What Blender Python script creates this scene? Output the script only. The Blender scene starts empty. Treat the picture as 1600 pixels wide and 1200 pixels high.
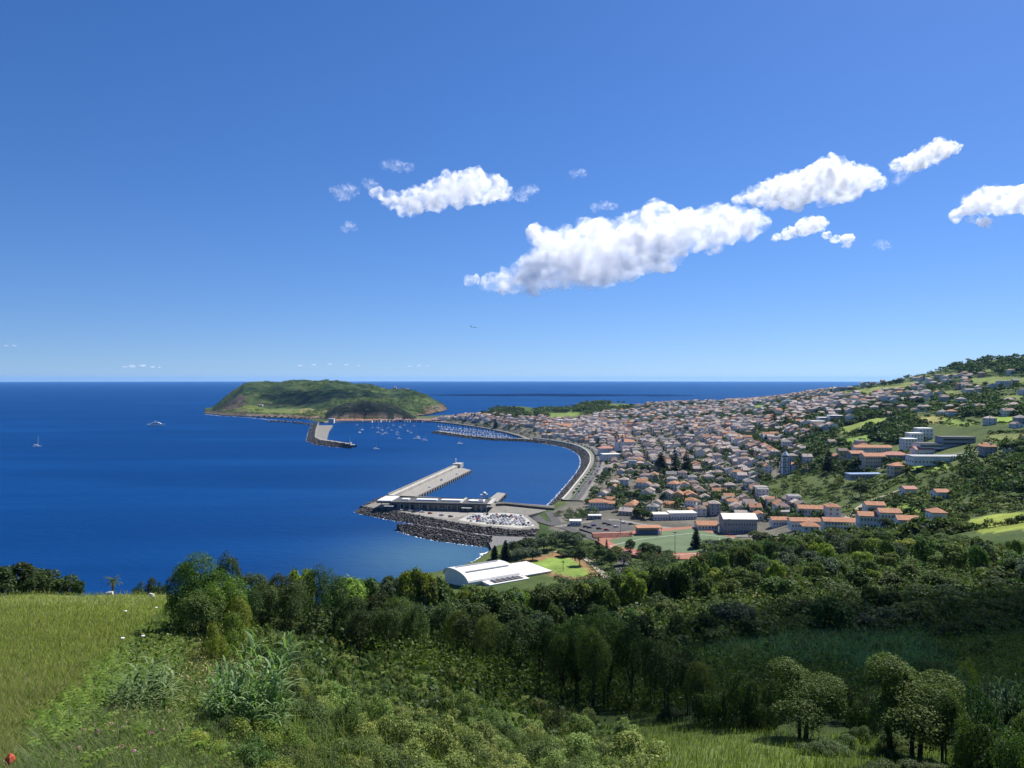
import bpy, bmesh, math, random
import numpy as np
from mathutils import Vector, Matrix, noise as mnoise

# ------------------------------------------------------------------ camera, sky, sun, exposure
S = bpy.context.scene
COL = S.collection
F, EYE, HOR = 1160.0, 125.0, 592.4          # focal length in photo pixels, eye height above the sea, eye level row
cam_d = bpy.data.cameras.new("camera"); cam = bpy.data.objects.new("camera", cam_d); COL.objects.link(cam)
cam.location = (0, 0, EYE)
cam.rotation_euler = (math.radians(90 - math.degrees(math.atan((600 - HOR) / F))), 0, 0)
cam_d.sensor_width = 36.0; cam_d.lens = 36.0 * F / 1600.0
cam_d.clip_start = 0.5; cam_d.clip_end = 120000
S.camera = cam

SUN_EL, SUN_AZ = math.radians(52), math.radians(42)       # azimuth measured from the view direction towards the right
SUN_DIR = Vector((math.sin(SUN_AZ) * math.cos(SUN_EL), math.cos(SUN_AZ) * math.cos(SUN_EL), math.sin(SUN_EL)))
W = bpy.data.worlds.new("World"); S.world = W; W.use_nodes = True
wn = W.node_tree; wn.nodes.clear()
w_out = wn.nodes.new("ShaderNodeOutputWorld"); w_bg = wn.nodes.new("ShaderNodeBackground")
w_sky = wn.nodes.new("ShaderNodeTexSky"); w_sky.sky_type = 'NISHITA'; w_sky.sun_disc = False
w_sky.sun_elevation = SUN_EL; w_sky.sun_rotation = SUN_AZ
w_sky.altitude = 125; w_sky.air_density = 1.0; w_sky.dust_density = 0.25; w_sky.ozone_density = 5.0
# clear sea air: the sky is looked up a little above the true horizon, so that its rim stays pale blue
w_tc = wn.nodes.new("ShaderNodeTexCoord"); w_map = wn.nodes.new("ShaderNodeMapping"); w_map.vector_type = 'POINT'
w_map.inputs['Location'].default_value = (0, 0, 0.053)
wn.links.new(w_tc.outputs['Generated'], w_map.inputs['Vector']); wn.links.new(w_map.outputs[0], w_sky.inputs[0])
w_hsv = wn.nodes.new("ShaderNodeHueSaturation"); w_hsv.inputs['Saturation'].default_value = 1.2
w_tint = wn.nodes.new("ShaderNodeMix"); w_tint.data_type = 'RGBA'; w_tint.blend_type = 'MULTIPLY'; w_tint.inputs[0].default_value = 1
w_tint.inputs[7].default_value = (0.95, 1.0, 1.25, 1)
wn.links.new(w_sky.outputs[0], w_hsv.inputs['Color']); wn.links.new(w_hsv.outputs[0], w_tint.inputs[6]); wn.links.new(w_tint.outputs[2], w_bg.inputs[0])
w_bg.inputs[1].default_value = 0.057
wn.links.new(w_bg.outputs[0], w_out.inputs[0])
sun_d = bpy.data.lights.new("sun", 'SUN'); sun_d.energy = 4.6; sun_d.angle = math.radians(0.53); sun_d.color = (1.0, 0.955, 0.88)
sun = bpy.data.objects.new("sun", sun_d); COL.objects.link(sun)
sun.rotation_euler = (-SUN_DIR).to_track_quat('-Z', 'Y').to_euler(); sun.location = (300, 200, 400)
S.view_settings.view_transform = 'Standard'; S.view_settings.look = 'None'
S.view_settings.exposure = 0.75; S.view_settings.gamma = 1.0
S.render.engine = 'CYCLES'
S.cycles.max_bounces = 24; S.cycles.diffuse_bounces = 3; S.cycles.glossy_bounces = 2; S.cycles.transmission_bounces = 4
S.cycles.transparent_max_bounces = 8; S.cycles.volume_bounces = 24
S.cycles.use_adaptive_sampling = True; S.cycles.adaptive_threshold = 0.015
S.cycles.use_denoising = True

rng = np.random.default_rng(7)
R = random.Random(11)

# ------------------------------------------------------------------ small maths
def _h(ix, iy, iz, s):
    n = (ix.astype(np.int64) * 374761393 + iy.astype(np.int64) * 668265263 + iz.astype(np.int64) * 2147483647 + s * 974634721) & 0xffffffff
    n = ((n ^ (n >> 13)) * 1274126177) & 0xffffffff
    n = ((n ^ (n >> 15)) * 2246822519) & 0xffffffff
    return ((n ^ (n >> 16)) & 0xffff) / 65535.0
def vnoise3(x, y, z, s=0):
    x, y, z = np.broadcast_arrays(np.asarray(x, float), np.asarray(y, float), np.asarray(z, float))
    ix, iy, iz = np.floor(x), np.floor(y), np.floor(z)
    fx, fy, fz = x - ix, y - iy, z - iz
    fx, fy, fz = (t * t * (3 - 2 * t) for t in (fx, fy, fz))
    r = 0
    for dx in (0, 1):
        for dy in (0, 1):
            for dz in (0, 1):
                w = (fx if dx else 1 - fx) * (fy if dy else 1 - fy) * (fz if dz else 1 - fz)
                r = r + w * _h(ix + dx, iy + dy, iz + dz, s)
    return r * 2 - 1
def vnoise(x, y, s=0):
    x, y = np.broadcast_arrays(np.asarray(x, float), np.asarray(y, float))
    ix, iy = np.floor(x), np.floor(y)
    fx, fy = x - ix, y - iy
    fx, fy = (t * t * (3 - 2 * t) for t in (fx, fy))
    z = np.zeros_like(ix); r = 0
    for dx in (0, 1):
        for dy in (0, 1):
            r = r + (fx if dx else 1 - fx) * (fy if dy else 1 - fy) * _h(ix + dx, iy + dy, z, s)
    return r * 2 - 1
def fbm(x, y, oct=4, s=0):
    r, a = 0, 1.0
    for k in range(oct):
        r = r + a * vnoise(x * 2 ** k, y * 2 ** k, s + k); a *= .5
    return r
def fbm3(x, y, z, oct=4, s=0):
    r, a = 0, 1.0
    for k in range(oct):
        r = r + a * vnoise3(x * 2 ** k, y * 2 ** k, z * 2 ** k, s + k); a *= .5
    return r
def in_poly(poly, x, y):
    x = np.asarray(x, float); y = np.asarray(y, float); c = np.zeros(np.broadcast(x, y).shape, bool)
    n = len(poly)
    for i in range(n):
        x0, y0 = poly[i]; x1, y1 = poly[(i + 1) % n]
        if y0 == y1: continue
        t = ((y0 > y) != (y1 > y)) & (x < (x1 - x0) * (y - y0) / (y1 - y0) + x0)
        c ^= t
    return c
def seg_dist(poly, x, y, closed=True):
    x = np.asarray(x, float); y = np.asarray(y, float)
    d = np.full(np.broadcast(x, y).shape, 1e9)
    n = len(poly)
    for i in range(n if closed else n - 1):
        x0, y0 = poly[i]; x1, y1 = poly[(i + 1) % n]
        dx, dy = x1 - x0, y1 - y0
        t = np.clip(((x - x0) * dx + (y - y0) * dy) / (dx * dx + dy * dy + 1e-9), 0, 1)
        d = np.minimum(d, np.hypot(x - x0 - t * dx, y - y0 - t * dy))
    return d
def sm(t): t = np.clip(t, 0, 1); return t * t * (3 - 2 * t)
def at(px, py, z):                            # the place at height z seen at photo pixel (px, py) below eye level
    Y = (EYE - z) * F / (py - HOR)
    return np.array(((px - 800) / F * Y, Y, z))
def atY(px, py, Y): return np.array(((px - 800) / F * Y, Y, EYE - (py - HOR) / F * Y))
def to_px(x, y, z): return 800 + F * x / y, HOR + F * (EYE - z) / y

# ------------------------------------------------------------------ objects and tags
def new_mesh(name, V, Fc, mats=(), midx=None, smooth=False, cols=None):
    """V (n,3); Fc: (m,k) array or list of tuples"""
    me = bpy.data.meshes.new(name)
    if isinstance(Fc, np.ndarray):
        V = np.asarray(V, np.float32); m, k = Fc.shape
        me.vertices.add(len(V)); me.vertices.foreach_set("co", V.ravel())
        me.loops.add(m * k); me.loops.foreach_set("vertex_index", Fc.astype(np.int32).ravel())
        me.polygons.add(m); me.polygons.foreach_set("loop_start", np.arange(0, m * k, k, dtype=np.int32))
        me.polygons.foreach_set("loop_total", np.full(m, k, np.int32))
    else:
        me.from_pydata([tuple(map(float, v)) for v in V], [], [tuple(f) for f in Fc])
    for m_ in mats: me.materials.append(m_)
    if midx is not None: me.polygons.foreach_set("material_index", np.asarray(midx, np.int32))
    if smooth: me.polygons.foreach_set("use_smooth", np.ones(len(me.polygons), bool))
    if cols:
        for nm, c in cols.items():
            a = me.attributes.new(nm, 'FLOAT_COLOR', 'POINT')
            c = np.asarray(c, np.float32)
            if c.shape[1] == 3: c = np.hstack([c, np.ones((len(c), 1), np.float32)])
            a.data.foreach_set("color", c.ravel())
    me.update(calc_edges=True); me.validate()
    return me
def link(name, me, parent=None, loc=None, rz=None, scale=None):
    o = bpy.data.objects.new(name, me); COL.objects.link(o)
    if parent is not None: o.parent = parent
    if loc is not None: o.location = tuple(map(float, loc))
    if rz is not None: o.rotation_euler = (0, 0, rz)
    if scale is not None: o.scale = scale if hasattr(scale, '__len__') else (scale,) * 3
    return o
def tag(o, label=None, cat=None, group=None, kind=None):
    if label: o['label'] = label
    if cat: o['category'] = cat
    if group: o['group'] = group
    if kind: o['kind'] = kind
    return o
def thing(name, label, cat, loc=(0, 0, 0), rz=0, group=None, scale=None):
    return tag(link(name, None, None, loc, rz, scale), label, cat, group)
def stuff(o): o['kind'] = 'stuff'; return o
def dup(root, loc, rz=0, scale=None, label=None, color=None):
    r = root.copy(); COL.objects.link(r); r.location = tuple(map(float, loc)); r.rotation_euler = (0, 0, rz)
    if scale is not None: r.scale = scale if hasattr(scale, '__len__') else (scale,) * 3
    if label: r['label'] = label
    for ch in root.children:
        c = ch.copy(); COL.objects.link(c); c.parent = r
        for g in ch.children:
            d = g.copy(); COL.objects.link(d); d.parent = c
    return r
class MB:
    """collects simple solids in one mesh"""
    def __init__(s): s.v = []; s.f = []; s.m = []
    def add(s, vs, fs, m=0):
        n = len(s.v); s.v += [tuple(map(float, v)) for v in vs]; s.f += [tuple(n + i for i in f) for f in fs]; s.m += [m] * len(fs); return s
    def box(s, x0, x1, y0, y1, z0, z1, m=0):
        return s.add([(x0, y0, z0), (x1, y0, z0), (x1, y1, z0), (x0, y1, z0), (x0, y0, z1), (x1, y0, z1), (x1, y1, z1), (x0, y1, z1)],
                     [(0, 3, 2, 1), (4, 5, 6, 7), (0, 1, 5, 4), (1, 2, 6, 5), (2, 3, 7, 6), (3, 0, 4, 7)], m)
    def prism(s, poly, z0, z1, m=0):
        n = len(poly)
        if sum(poly[i][0] * poly[(i + 1) % n][1] - poly[(i + 1) % n][0] * poly[i][1] for i in range(n)) < 0: poly = poly[::-1]
        return s.add([(x, y, z0) for x, y in poly] + [(x, y, z1) for x, y in poly],
                     [tuple(range(n))[::-1], tuple(range(n, 2 * n))] + [(i, (i + 1) % n, n + (i + 1) % n, n + i) for i in range(n)], m)
    def bar(s, a, b, w, h=None, m=0):
        a, b = Vector(a), Vector(b); h = h or w; d = (b - a).normalized()
        u = d.cross(Vector((0, 0, 1))); u = Vector((1, 0, 0)) if u.length < 1e-4 else u.normalized(); v = u.cross(d)
        P = [a + u * i * w / 2 + v * j * h / 2 for i, j in ((-1, -1), (1, -1), (1, 1), (-1, 1))]; Q = [p + (b - a) for p in P]
        return s.add(P + Q, [(0, 1, 2, 3), (7, 6, 5, 4), (0, 4, 5, 1), (1, 5, 6, 2), (2, 6, 7, 3), (3, 7, 4, 0)], m)
    def tube(s, pts, rad, n=6, m=0):
        pts = [Vector(p) for p in pts]; base = len(s.v); fs = []
        rad = rad if hasattr(rad, '__len__') else [rad] * len(pts); vs = []
        for i, p in enumerate(pts):
            d = (pts[min(i + 1, len(pts) - 1)] - pts[max(i - 1, 0)]).normalized()
            u = d.cross(Vector((0.31, .95, 0.05))).normalized(); v = d.cross(u)
            for k in range(n):
                a = 2 * math.pi * k / n; vs.append(p + (u * math.cos(a) + v * math.sin(a)) * rad[i])
        for i in range(len(pts) - 1):
            for k in range(n): fs.append((i * n + k, i * n + (k + 1) % n, (i + 1) * n + (k + 1) % n, (i + 1) * n + k))
        fs.append(tuple(range(n))[::-1]); fs.append(tuple(range((len(pts) - 1) * n, len(pts) * n)))
        return s.add(vs, fs, m)
    def lathe(s, prof, n=12, m=0, c=(0, 0)):
        vs = []; fs = []
        for r, z in prof:
            for k in range(n): a = 2 * math.pi * k / n; vs.append((c[0] + r * math.cos(a), c[1] + r * math.sin(a), z))
        for i in range(len(prof) - 1):
            for k in range(n): fs.append((i * n + k, i * n + (k + 1) % n, (i + 1) * n + (k + 1) % n, (i + 1) * n + k))
        fs.append(tuple(range(n))[::-1]); fs.append(tuple(range((len(prof) - 1) * n, len(prof) * n)))
        return s.add(vs, fs, m)
    def mesh(s, name, mats, smooth=False): return new_mesh(name, s.v, s.f, mats, s.m, smooth)
    def build(s, name, mats, parent=None, loc=None, rz=None, smooth=False):
        return link(name, s.mesh(name, mats if isinstance(mats, (list, tuple)) else [mats], smooth), parent, loc, rz)

ORD = "first second third fourth fifth sixth seventh eighth ninth tenth eleventh twelfth thirteenth fourteenth fifteenth sixteenth seventeenth eighteenth nineteenth".split()
TENS = {2: 'twent', 3: 'thirt', 4: 'fort', 5: 'fift', 6: 'sixt', 7: 'sevent', 8: 'eight', 9: 'ninet'}
def ordinal(i):                                # 0 -> first
    n = i + 1
    if n < 20: return ORD[i]
    if n >= 100: return "hundred-and-" + ordinal(n - 101) if n > 100 else "hundredth"
    t, u = divmod(n, 10)
    return TENS[t] + 'ieth' if u == 0 else TENS[t] + 'y-' + ORD[u - 1]
LANDMARKS = []                                 # (px, py, phrase), filled below
USED_LABELS = set()
def rank_labels(items, marks, fmt):
    """items: (object, px, py, look). One label each: look + rank by picture distance from the nearest mark, on its side of it."""
    b = {}
    for o, px, py, look in items:
        mx, my, ph = min(marks, key=lambda m: math.hypot((m[0] - px), (m[1] - py) * 1.6))
        dx, dy = px - mx, (py - my) * 1.6
        side = ('right of' if dx > 0 else 'left of') if abs(dx) > abs(dy) else ('below' if dy > 0 else 'above')
        b.setdefault((look, side, ph), []).append((math.hypot(dx, dy), o))
    for (look, side, ph), v in b.items():
        v.sort(key=lambda t: t[0])
        for i, (_, o) in enumerate(v):
            o['label'] = fmt(look, side, ph, ordinal(i), len(v))

# ------------------------------------------------------------------ materials
MATS = {}
def nt(name):
    m = bpy.data.materials.new(name); m.use_nodes = True; t = m.node_tree
    b = t.nodes.get('Principled BSDF'); MATS[name] = m
    return m, t, b
def N(t, kind, **kw):
    n = t.nodes.new(kind)
    for k, v in kw.items():
        if k in n.inputs: n.inputs[k].default_value = v
        else: setattr(n, k, v)
    return n
def ramp(t, fac, stops, interp='LINEAR'):
    r = t.nodes.new('ShaderNodeValToRGB'); r.color_ramp.interpolation = interp
    e = r.color_ramp.elements
    while len(e) < len(stops): e.new(0.5)
    for k, (p, c) in enumerate(stops): e[k].position = p; e[k].color = (*c, 1) if len(c) == 3 else c
    t.links.new(fac, r.inputs[0]); return r.outputs[0]
def mix(t, a, b, fac, mode='MIX'):
    n = t.nodes.new('ShaderNodeMix'); n.data_type = 'RGBA'; n.blend_type = mode
    for sock, v in ((n.inputs[6], a), (n.inputs[7], b), (n.inputs[0], fac)):
        if hasattr(v, 'is_linked'): t.links.new(v, sock)
        else: sock.default_value = (*v, 1) if hasattr(v, '__len__') and len(v) == 3 else v
    return n.outputs[2]
def noise_tex(t, scale, detail=4, rough=.6, coord='Object', dim=None):
    c = t.nodes.new('ShaderNodeTexCoord'); n = N(t, 'ShaderNodeTexNoise', Scale=scale, Detail=detail, Roughness=rough)
    t.links.new(c.outputs[coord], n.inputs['Vector']); return n.outputs['Fac']
def world_noise(t, scale, detail=4, rough=.6):
    g = t.nodes.new('ShaderNodeNewGeometry'); n = N(t, 'ShaderNodeTexNoise', Scale=scale, Detail=detail, Roughness=rough)
    t.links.new(g.outputs['Position'], n.inputs['Vector']); return n.outputs['Fac']
def plain(name, c, rough=.7, var=.25, scale=.6, metal=0., spec=.3, bump=0., world=True):
    """a colour with mottling (grain and wear)"""
    m, t, b = nt(name)
    f = world_noise(t, scale, 5) if world else noise_tex(t, scale, 5)
    c = np.array(c)
    col = ramp(t, f, [(.3, tuple(c * (1 - var))), (.7, tuple(np.minimum(c * (1 + var * .5), .95)))])
    t.links.new(col, b.inputs['Base Color']); b.inputs['Roughness'].default_value = rough
    b.inputs['Metallic'].default_value = metal; b.inputs['Specular IOR Level'].default_value = spec
    if bump:
        bp = N(t, 'ShaderNodeBump', Strength=bump, Distance=.2); t.links.new(f, bp.inputs['Height']); t.links.new(bp.outputs[0], b.inputs['Normal'])
    return m
def objcol(name, rough=.8, var=.2, scale=.5, spec=.2):
    """colour comes from the object's own colour, with weathering"""
    m, t, b = nt(name)
    oi = t.nodes.new('ShaderNodeObjectInfo'); f = world_noise(t, scale, 6, .7)
    g = ramp(t, f, [(.3, (1 - var,) * 3), (.65, (1, 1, 1))])
    t.links.new(mix(t, oi.outputs['Color'], g, 1.0, 'MULTIPLY'), b.inputs['Base Color'])
    b.inputs['Roughness'].default_value = rough; b.inputs['Specular IOR Level'].default_value = spec
    return m
def vcol(name, rough=.8, var=.25, scale=.4, spec=.2, attr='col'):
    m, t, b = nt(name)
    a = N(t, 'ShaderNodeAttribute', attribute_name=attr); f = world_noise(t, scale, 6, .7)
    g = ramp(t, f, [(.3, (1 - var,) * 3), (.65, (1, 1, 1))])
    t.links.new(mix(t, a.outputs['Color'], g, 1.0, 'MULTIPLY'), b.inputs['Base Color'])
    b.inputs['Roughness'].default_value = rough; b.inputs['Specular IOR Level'].default_value = spec
    return m
def leaf(name, dark, mid, light, trans=.35, attr=None, hue=.04, tcol=None, gloss=.025):
    """foliage: colour varies leaf by leaf and plant by plant; some light comes through"""
    m, t, b = nt(name); t.nodes.remove(b)
    out = t.nodes.get('Material Output')
    g = t.nodes.new('ShaderNodeNewGeometry'); oi = t.nodes.new('ShaderNodeObjectInfo')
    isl = g.outputs['Random Per Island']
    wn_ = N(t, 'ShaderNodeTexNoise', Scale=.35, Detail=3.0); t.links.new(g.outputs['Position'], wn_.inputs['Vector'])
    ma = N(t, 'ShaderNodeMath', operation='MULTIPLY_ADD'); t.links.new(wn_.outputs['Fac'], ma.inputs[0]); ma.inputs[1].default_value = .5; t.links.new(isl, ma.inputs[2])
    mb = N(t, 'ShaderNodeMath', operation='MULTIPLY'); t.links.new(ma.outputs[0], mb.inputs[0]); mb.inputs[1].default_value = .68
    col = ramp(t, mb.outputs[0], [(.05, dark), (.5, mid), (.95, light)])
    hs = t.nodes.new('ShaderNodeHueSaturation')
    if attr:
        at_ = N(t, 'ShaderNodeAttribute', attribute_name=attr); sp = t.nodes.new('ShaderNodeSeparateColor'); t.links.new(at_.outputs['Color'], sp.inputs[0]); r1, r2 = sp.outputs[0], sp.outputs[1]
    else:
        r1 = oi.outputs['Random']; q = N(t, 'ShaderNodeMath', operation='MULTIPLY'); t.links.new(r1, q.inputs[0]); q.inputs[1].default_value = 7.31
        fr = N(t, 'ShaderNodeMath', operation='FRACT'); t.links.new(q.outputs[0], fr.inputs[0]); r2 = fr.outputs[0]
    mr = t.nodes.new('ShaderNodeMapRange'); t.links.new(r1, mr.inputs[0]); mr.inputs[3].default_value = .5 - hue; mr.inputs[4].default_value = .5 + hue * .6
    mv = t.nodes.new('ShaderNodeMapRange'); t.links.new(r2, mv.inputs[0]); mv.inputs[3].default_value = .7; mv.inputs[4].default_value = 1.3
    t.links.new(mr.outputs[0], hs.inputs['Hue']); t.links.new(mv.outputs[0], hs.inputs['Value']); t.links.new(col, hs.inputs['Color'])
    d = t.nodes.new('ShaderNodeBsdfDiffuse'); tr = t.nodes.new('ShaderNodeBsdfTranslucent'); gl = N(t, 'ShaderNodeBsdfGlossy', Roughness=.55)
    t.links.new(hs.outputs[0], d.inputs[0])
    tc = mix(t, hs.outputs[0], (1.0, 1.25, .45) if tcol is None else tcol, 1.0, 'MULTIPLY'); t.links.new(tc, tr.inputs[0])
    s1 = N(t, 'ShaderNodeMixShader', Fac=trans); t.links.new(d.outputs[0], s1.inputs[1]); t.links.new(tr.outputs[0], s1.inputs[2])
    s2 = N(t, 'ShaderNodeMixShader', Fac=gloss); t.links.new(s1.outputs[0], s2.inputs[1]); t.links.new(gl.outputs[0], s2.inputs[2])
    gl.inputs[0].default_value = (.5, .55, .5, 1)
    t.links.new(s2.outputs[0], out.inputs[0])
    return m
# ------------------------------------------------------------------ the lie of the land (metres; x right, y away, z up)
CP = []
def CZ(px, *pairs):
    for Y, z in pairs: CP.append((px, Y, z))
for px in (-400, -150, 60, 200):
    CZ(px, *[(Y, 119 - .23 * Y) for Y in (4, 7, 12, 25, 50, 85)], (98, 95.2), (105, 93.3), (112, 90.8), (150, 72), (200, 46), (260, 18), (320, -5), (420, -25))
CZ(320, (4, 118), (12, 116), (25, 112.5), (57, 105.7), (85, 99), (112, 91), (150, 74), (200, 50), (260, 22), (330, -5), (420, -20))
CZ(410, (4, 118), (14, 115), (28, 110.8), (60, 103), (85, 96.5), (110, 90), (150, 76), (220, 42), (300, 10), (345, -4))
CZ(500, (4, 118), (14, 115), (25, 110.5), (40, 106.2), (60, 100), (85, 92.5), (120, 82), (170, 68), (240, 40), (330, 8), (420, -6))
CZ(600, (4, 118), (25, 110), (40, 105.3), (60, 98), (100, 87), (140, 76), (190, 62), (260, 38), (350, 12), (430, -2))
CZ(750, (4, 118), (14, 114), (25, 109.5), (40, 104), (60, 97), (80, 91.5), (110, 84), (150, 73), (200, 58), (300, 30), (400, 10), (450, 5.5))
CZ(1000, (4, 118), (14, 114), (25, 109), (35, 106), (50, 100), (70, 93.5), (100, 85), (150, 74), (220, 56), (300, 36), (360, 23), (430, 12), (500, 7))
CZ(1250, (4, 118), (14, 113.5), (35, 105.5), (53, 99.4), (75, 93.5), (110, 86), (160, 77), (220, 67), (270, 58), (350, 43), (430, 30), (520, 22), (630, 20), (747, 28), (900, 45), (1150, 60), (1500, 73), (1800, 83), (2000, 79), (2250, 64), (2700, 20), (3100, -10))
CZ(1450, (4, 118), (14, 113), (35, 104.5), (50, 99.5), (75, 93), (110, 86.5), (160, 79), (230, 70), (300, 62), (380, 51), (430, 46), (500, 48), (600, 55), (720, 63), (850, 75), (1050, 88), (1400, 108), (1800, 135), (2100, 136), (2500, 105), (3100, 20))
CZ(1600, (4, 118), (14, 113), (35, 104), (75, 94), (110, 88), (160, 82), (230, 75), (330, 66), (450, 63), (560, 68), (700, 80), (850, 92), (1100, 114), (1500, 152), (1850, 180), (2200, 176), (2700, 120))
CZ(2000, (4, 118), (35, 104), (75, 95), (110, 90), (230, 80), (330, 74), (560, 80), (850, 104), (1100, 126), (1500, 160), (1900, 186), (2300, 180))
CZ(1100, (430, 14), (520, 8), (590, 6.5), (700, 10), (850, 16), (1000, 22), (1300, 33), (1700, 44), (2100, 54), (2300, 52), (2600, 20), (3000, -5))
CZ(930, (500, 6), (600, 5), (750, 6), (900, 9), (1100, 14), (1400, 21), (1800, 30), (2050, 42), (2160, 56), (2280, 50), (2450, 25), (2700, -8))
CZ(800, (560, 4), (900, 4), (1500, 4), (1700, 13), (2000, 24), (2120, 46), (2220, 42), (2400, 15), (2550, -5))
CZ(700, (560, 3), (900, 3), (1750, 4), (2000, 7), (2200, 5), (2450, -3), (2800, -8))
CZ(865, (2130, 36), (2250, 34), (2500, 5)); CZ(600, (2150, 3), (2400, 5), (900, -5), (1500, -3)); CZ(400, (900, -15), (2000, -10), (2600, -10)); CZ(100, (1200, -20), (2600, -20))
CZ(1350, (350, 44), (430, 38), (520, 34), (600, 36), (700, 44)); CZ(1350, (1200, 88), (1500, 100), (1750, 110), (1950, 108), (2300, 80)); CZ(1515, (1500, 128), (1900, 168), (2150, 160))
CZ(1180, (430, 22), (500, 15), (560, 11), (640, 13))
CZ(1000, (600, 6), (750, 9), (900, 13), (1150, 20), (1500, 31), (1900, 42), (2150, 50), (2350, 38), (2600, 5))
CP = np.array(CP, float)
def _uv(px, Y): return np.stack([(np.asarray(px) - 800) / 330.0, 1.9 * np.log(np.maximum(Y, 3) / 100.0)], -1)
_P = _uv(CP[:, 0], CP[:, 1])
def _phi(r2): return .5 * r2 * np.log(r2 + 1e-9)
_n = len(CP); _A = np.zeros((_n + 3, _n + 3))
_d2 = ((_P[:, None] - _P[None]) ** 2).sum(-1)
_A[:_n, :_n] = _phi(_d2) + np.eye(_n) * 2e-3
_A[:_n, _n] = 1; _A[:_n, _n + 1:] = _P; _A[_n:, :_n] = _A[:_n, _n:].T
# the surface is fitted to height over distance, so that it is right in the near slope and the far hills alike
_W = np.linalg.solve(_A, np.concatenate([(EYE - CP[:, 2]) / CP[:, 1], np.zeros(3)]))
def rbf(px, Y):
    q = _uv(px, Y); sh = q.shape[:-1]; q = q.reshape(-1, 2); out = np.empty(len(q))
    for i in range(0, len(q), 20000):
        b = q[i:i + 20000]; d2 = ((b[:, None] - _P[None]) ** 2).sum(-1)
        out[i:i + 20000] = _phi(d2) @ _W[:_n] + _W[_n] + b @ _W[_n + 1:]
    return EYE - out.reshape(sh) * np.maximum(Y, 3)

def spx(px, Y): return ((px - 800) / F * Y, Y)
def sea(px, py): p = at(px, py, 0); return (p[0], p[1])
BAY = [sea(*q) for q in ((862, 790), (872, 780), (882, 768), (894, 754), (905, 740), (911, 729), (912, 719), (908, 711), (899, 704.5), (886, 699.5), (868, 695.6), (850, 693))]
COAST = ([(-900, 330), (-300, 325), spx(250, 335), spx(400, 350), spx(550, 430), spx(640, 465)] +
         [sea(*q) for q in ((700, 893), (735, 882), (757, 868), (768, 858), (800, 854), (838, 847), (829, 832), (824, 815), (850, 801))] + BAY +
         [sea(*q) for q in ((826, 689.5), (815, 684), (790, 677), (755, 670), (715, 664), (680, 660), (640, 658), (560, 658), (500, 661), (480, 655))] +
         [spx(500, 2700), spx(630, 2700)] +
         [sea(*q) for q in ((648, 651.5), (668, 651), (690, 649.5), (718, 650), (742, 647.5))] +
         [spx(775, 2480), spx(900, 2560), spx(1000, 2640), spx(1200, 2900), spx(1500, 3300), (2600, 3400), (2600, -900), (-900, -900)])

# ground colours by place (albedo): polygons in the photograph, thrown on to the ground
FIELDS = [  # (polygon, colour)
    ([(1300, 672), (1362, 654), (1412, 649), (1425, 651), (1359, 669), (1328, 680)], (.17, .22, .055)),
    ([(1306, 691), (1331, 683), (1381, 674), (1378, 683), (1325, 694)], (.16, .25, .05)),
    ([(1431, 651), (1475, 651), (1490, 655), (1470, 662), (1434, 663)], (.21, .20, .075)),
    ([(1475, 651), (1528, 662), (1506, 667), (1470, 662)], (.17, .25, .05)),
    ([(1531, 654), (1556, 650), (1640, 650), (1640, 662), (1553, 662)], (.20, .30, .05)),
    ([(1156, 637), (1194, 632), (1219, 635), (1187, 640)], (.15, .22, .05)),
    ([(1182, 648), (1240, 647), (1246, 651), (1190, 653)], (.13, .18, .05)),
    ([(1287, 616), (1325, 611), (1428, 596), (1432, 604), (1325, 621)], (.16, .20, .06)),
    ([(1444, 616), (1469, 610), (1516, 610), (1500, 618)], (.17, .21, .07)),
    ([(1515, 591), (1556, 588), (1640, 590), (1640, 602), (1519, 604)], (.15, .20, .055)),
    ([(1447, 588), (1487, 583), (1497, 588), (1459, 593)], (.16, .21, .055)),
    ([(1535, 578), (1562, 573), (1566, 578), (1540, 584)], (.13, .18, .05)),
    ([(1560, 618), (1640, 616), (1640, 624), (1570, 625)], (.16, .20, .06)),
    ([(1540, 678), (1600, 676), (1600, 690), (1545, 692)], (.15, .18, .06)),
    ([(1420, 726), (1482, 726), (1486, 734), (1430, 736)], (.18, .26, .05)),
    ([(1380, 788), (1410, 787), (1440, 792), (1450, 802), (1400, 803)], (.20, .28, .05)),
    ([(1330, 805), (1365, 795), (1372, 806), (1340, 816)], (.17, .20, .06)),
    ([(1515, 813), (1560, 803), (1680, 796), (1680, 826), (1600, 828), (1535, 834), (1520, 826)], (.21, .26, .05)),
    ([(824, 881), (868, 870), (894, 874), (925, 898), (901, 903), (854, 893)], (.15, .22, .05)),
    ([(850, 646), (905, 643), (905, 650), (860, 652)], (.14, .20, .05)),
    ([(900, 634), (1010, 630), (1010, 634), (960, 638)], (.16, .20, .06)),
]
PITCH = [(950, 853), (1003, 842), (1081, 833), (1150, 841), (1160, 846), (1087, 866), (1034, 869), (969, 862)]
TRACK = [(930, 853), (950, 845), (1000, 836), (1080, 829.5), (1165, 838), (1190, 846), (1150, 858), (1090, 874), (1030, 877), (955, 868)]
EARTH = [(795, 884), (820, 874), (868, 864), (905, 868), (935, 900), (905, 908), (850, 898)]
TOWN = [(858, 800), (880, 790), (912, 755), (935, 735), (930, 715), (885, 692), (830, 685), (760, 672), (700, 664), (655, 660), (640, 655), (700, 650), (760, 648), (840, 655), (900, 655), (1000, 655), (1100, 668), (1170, 685), (1215, 705), (1230, 745), (1180, 765), (1225, 785), (1330, 800), (1430, 815), (1440, 830), (1300, 834), (1190, 848), (1100, 828), (1000, 836), (930, 845), (860, 830)]
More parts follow.
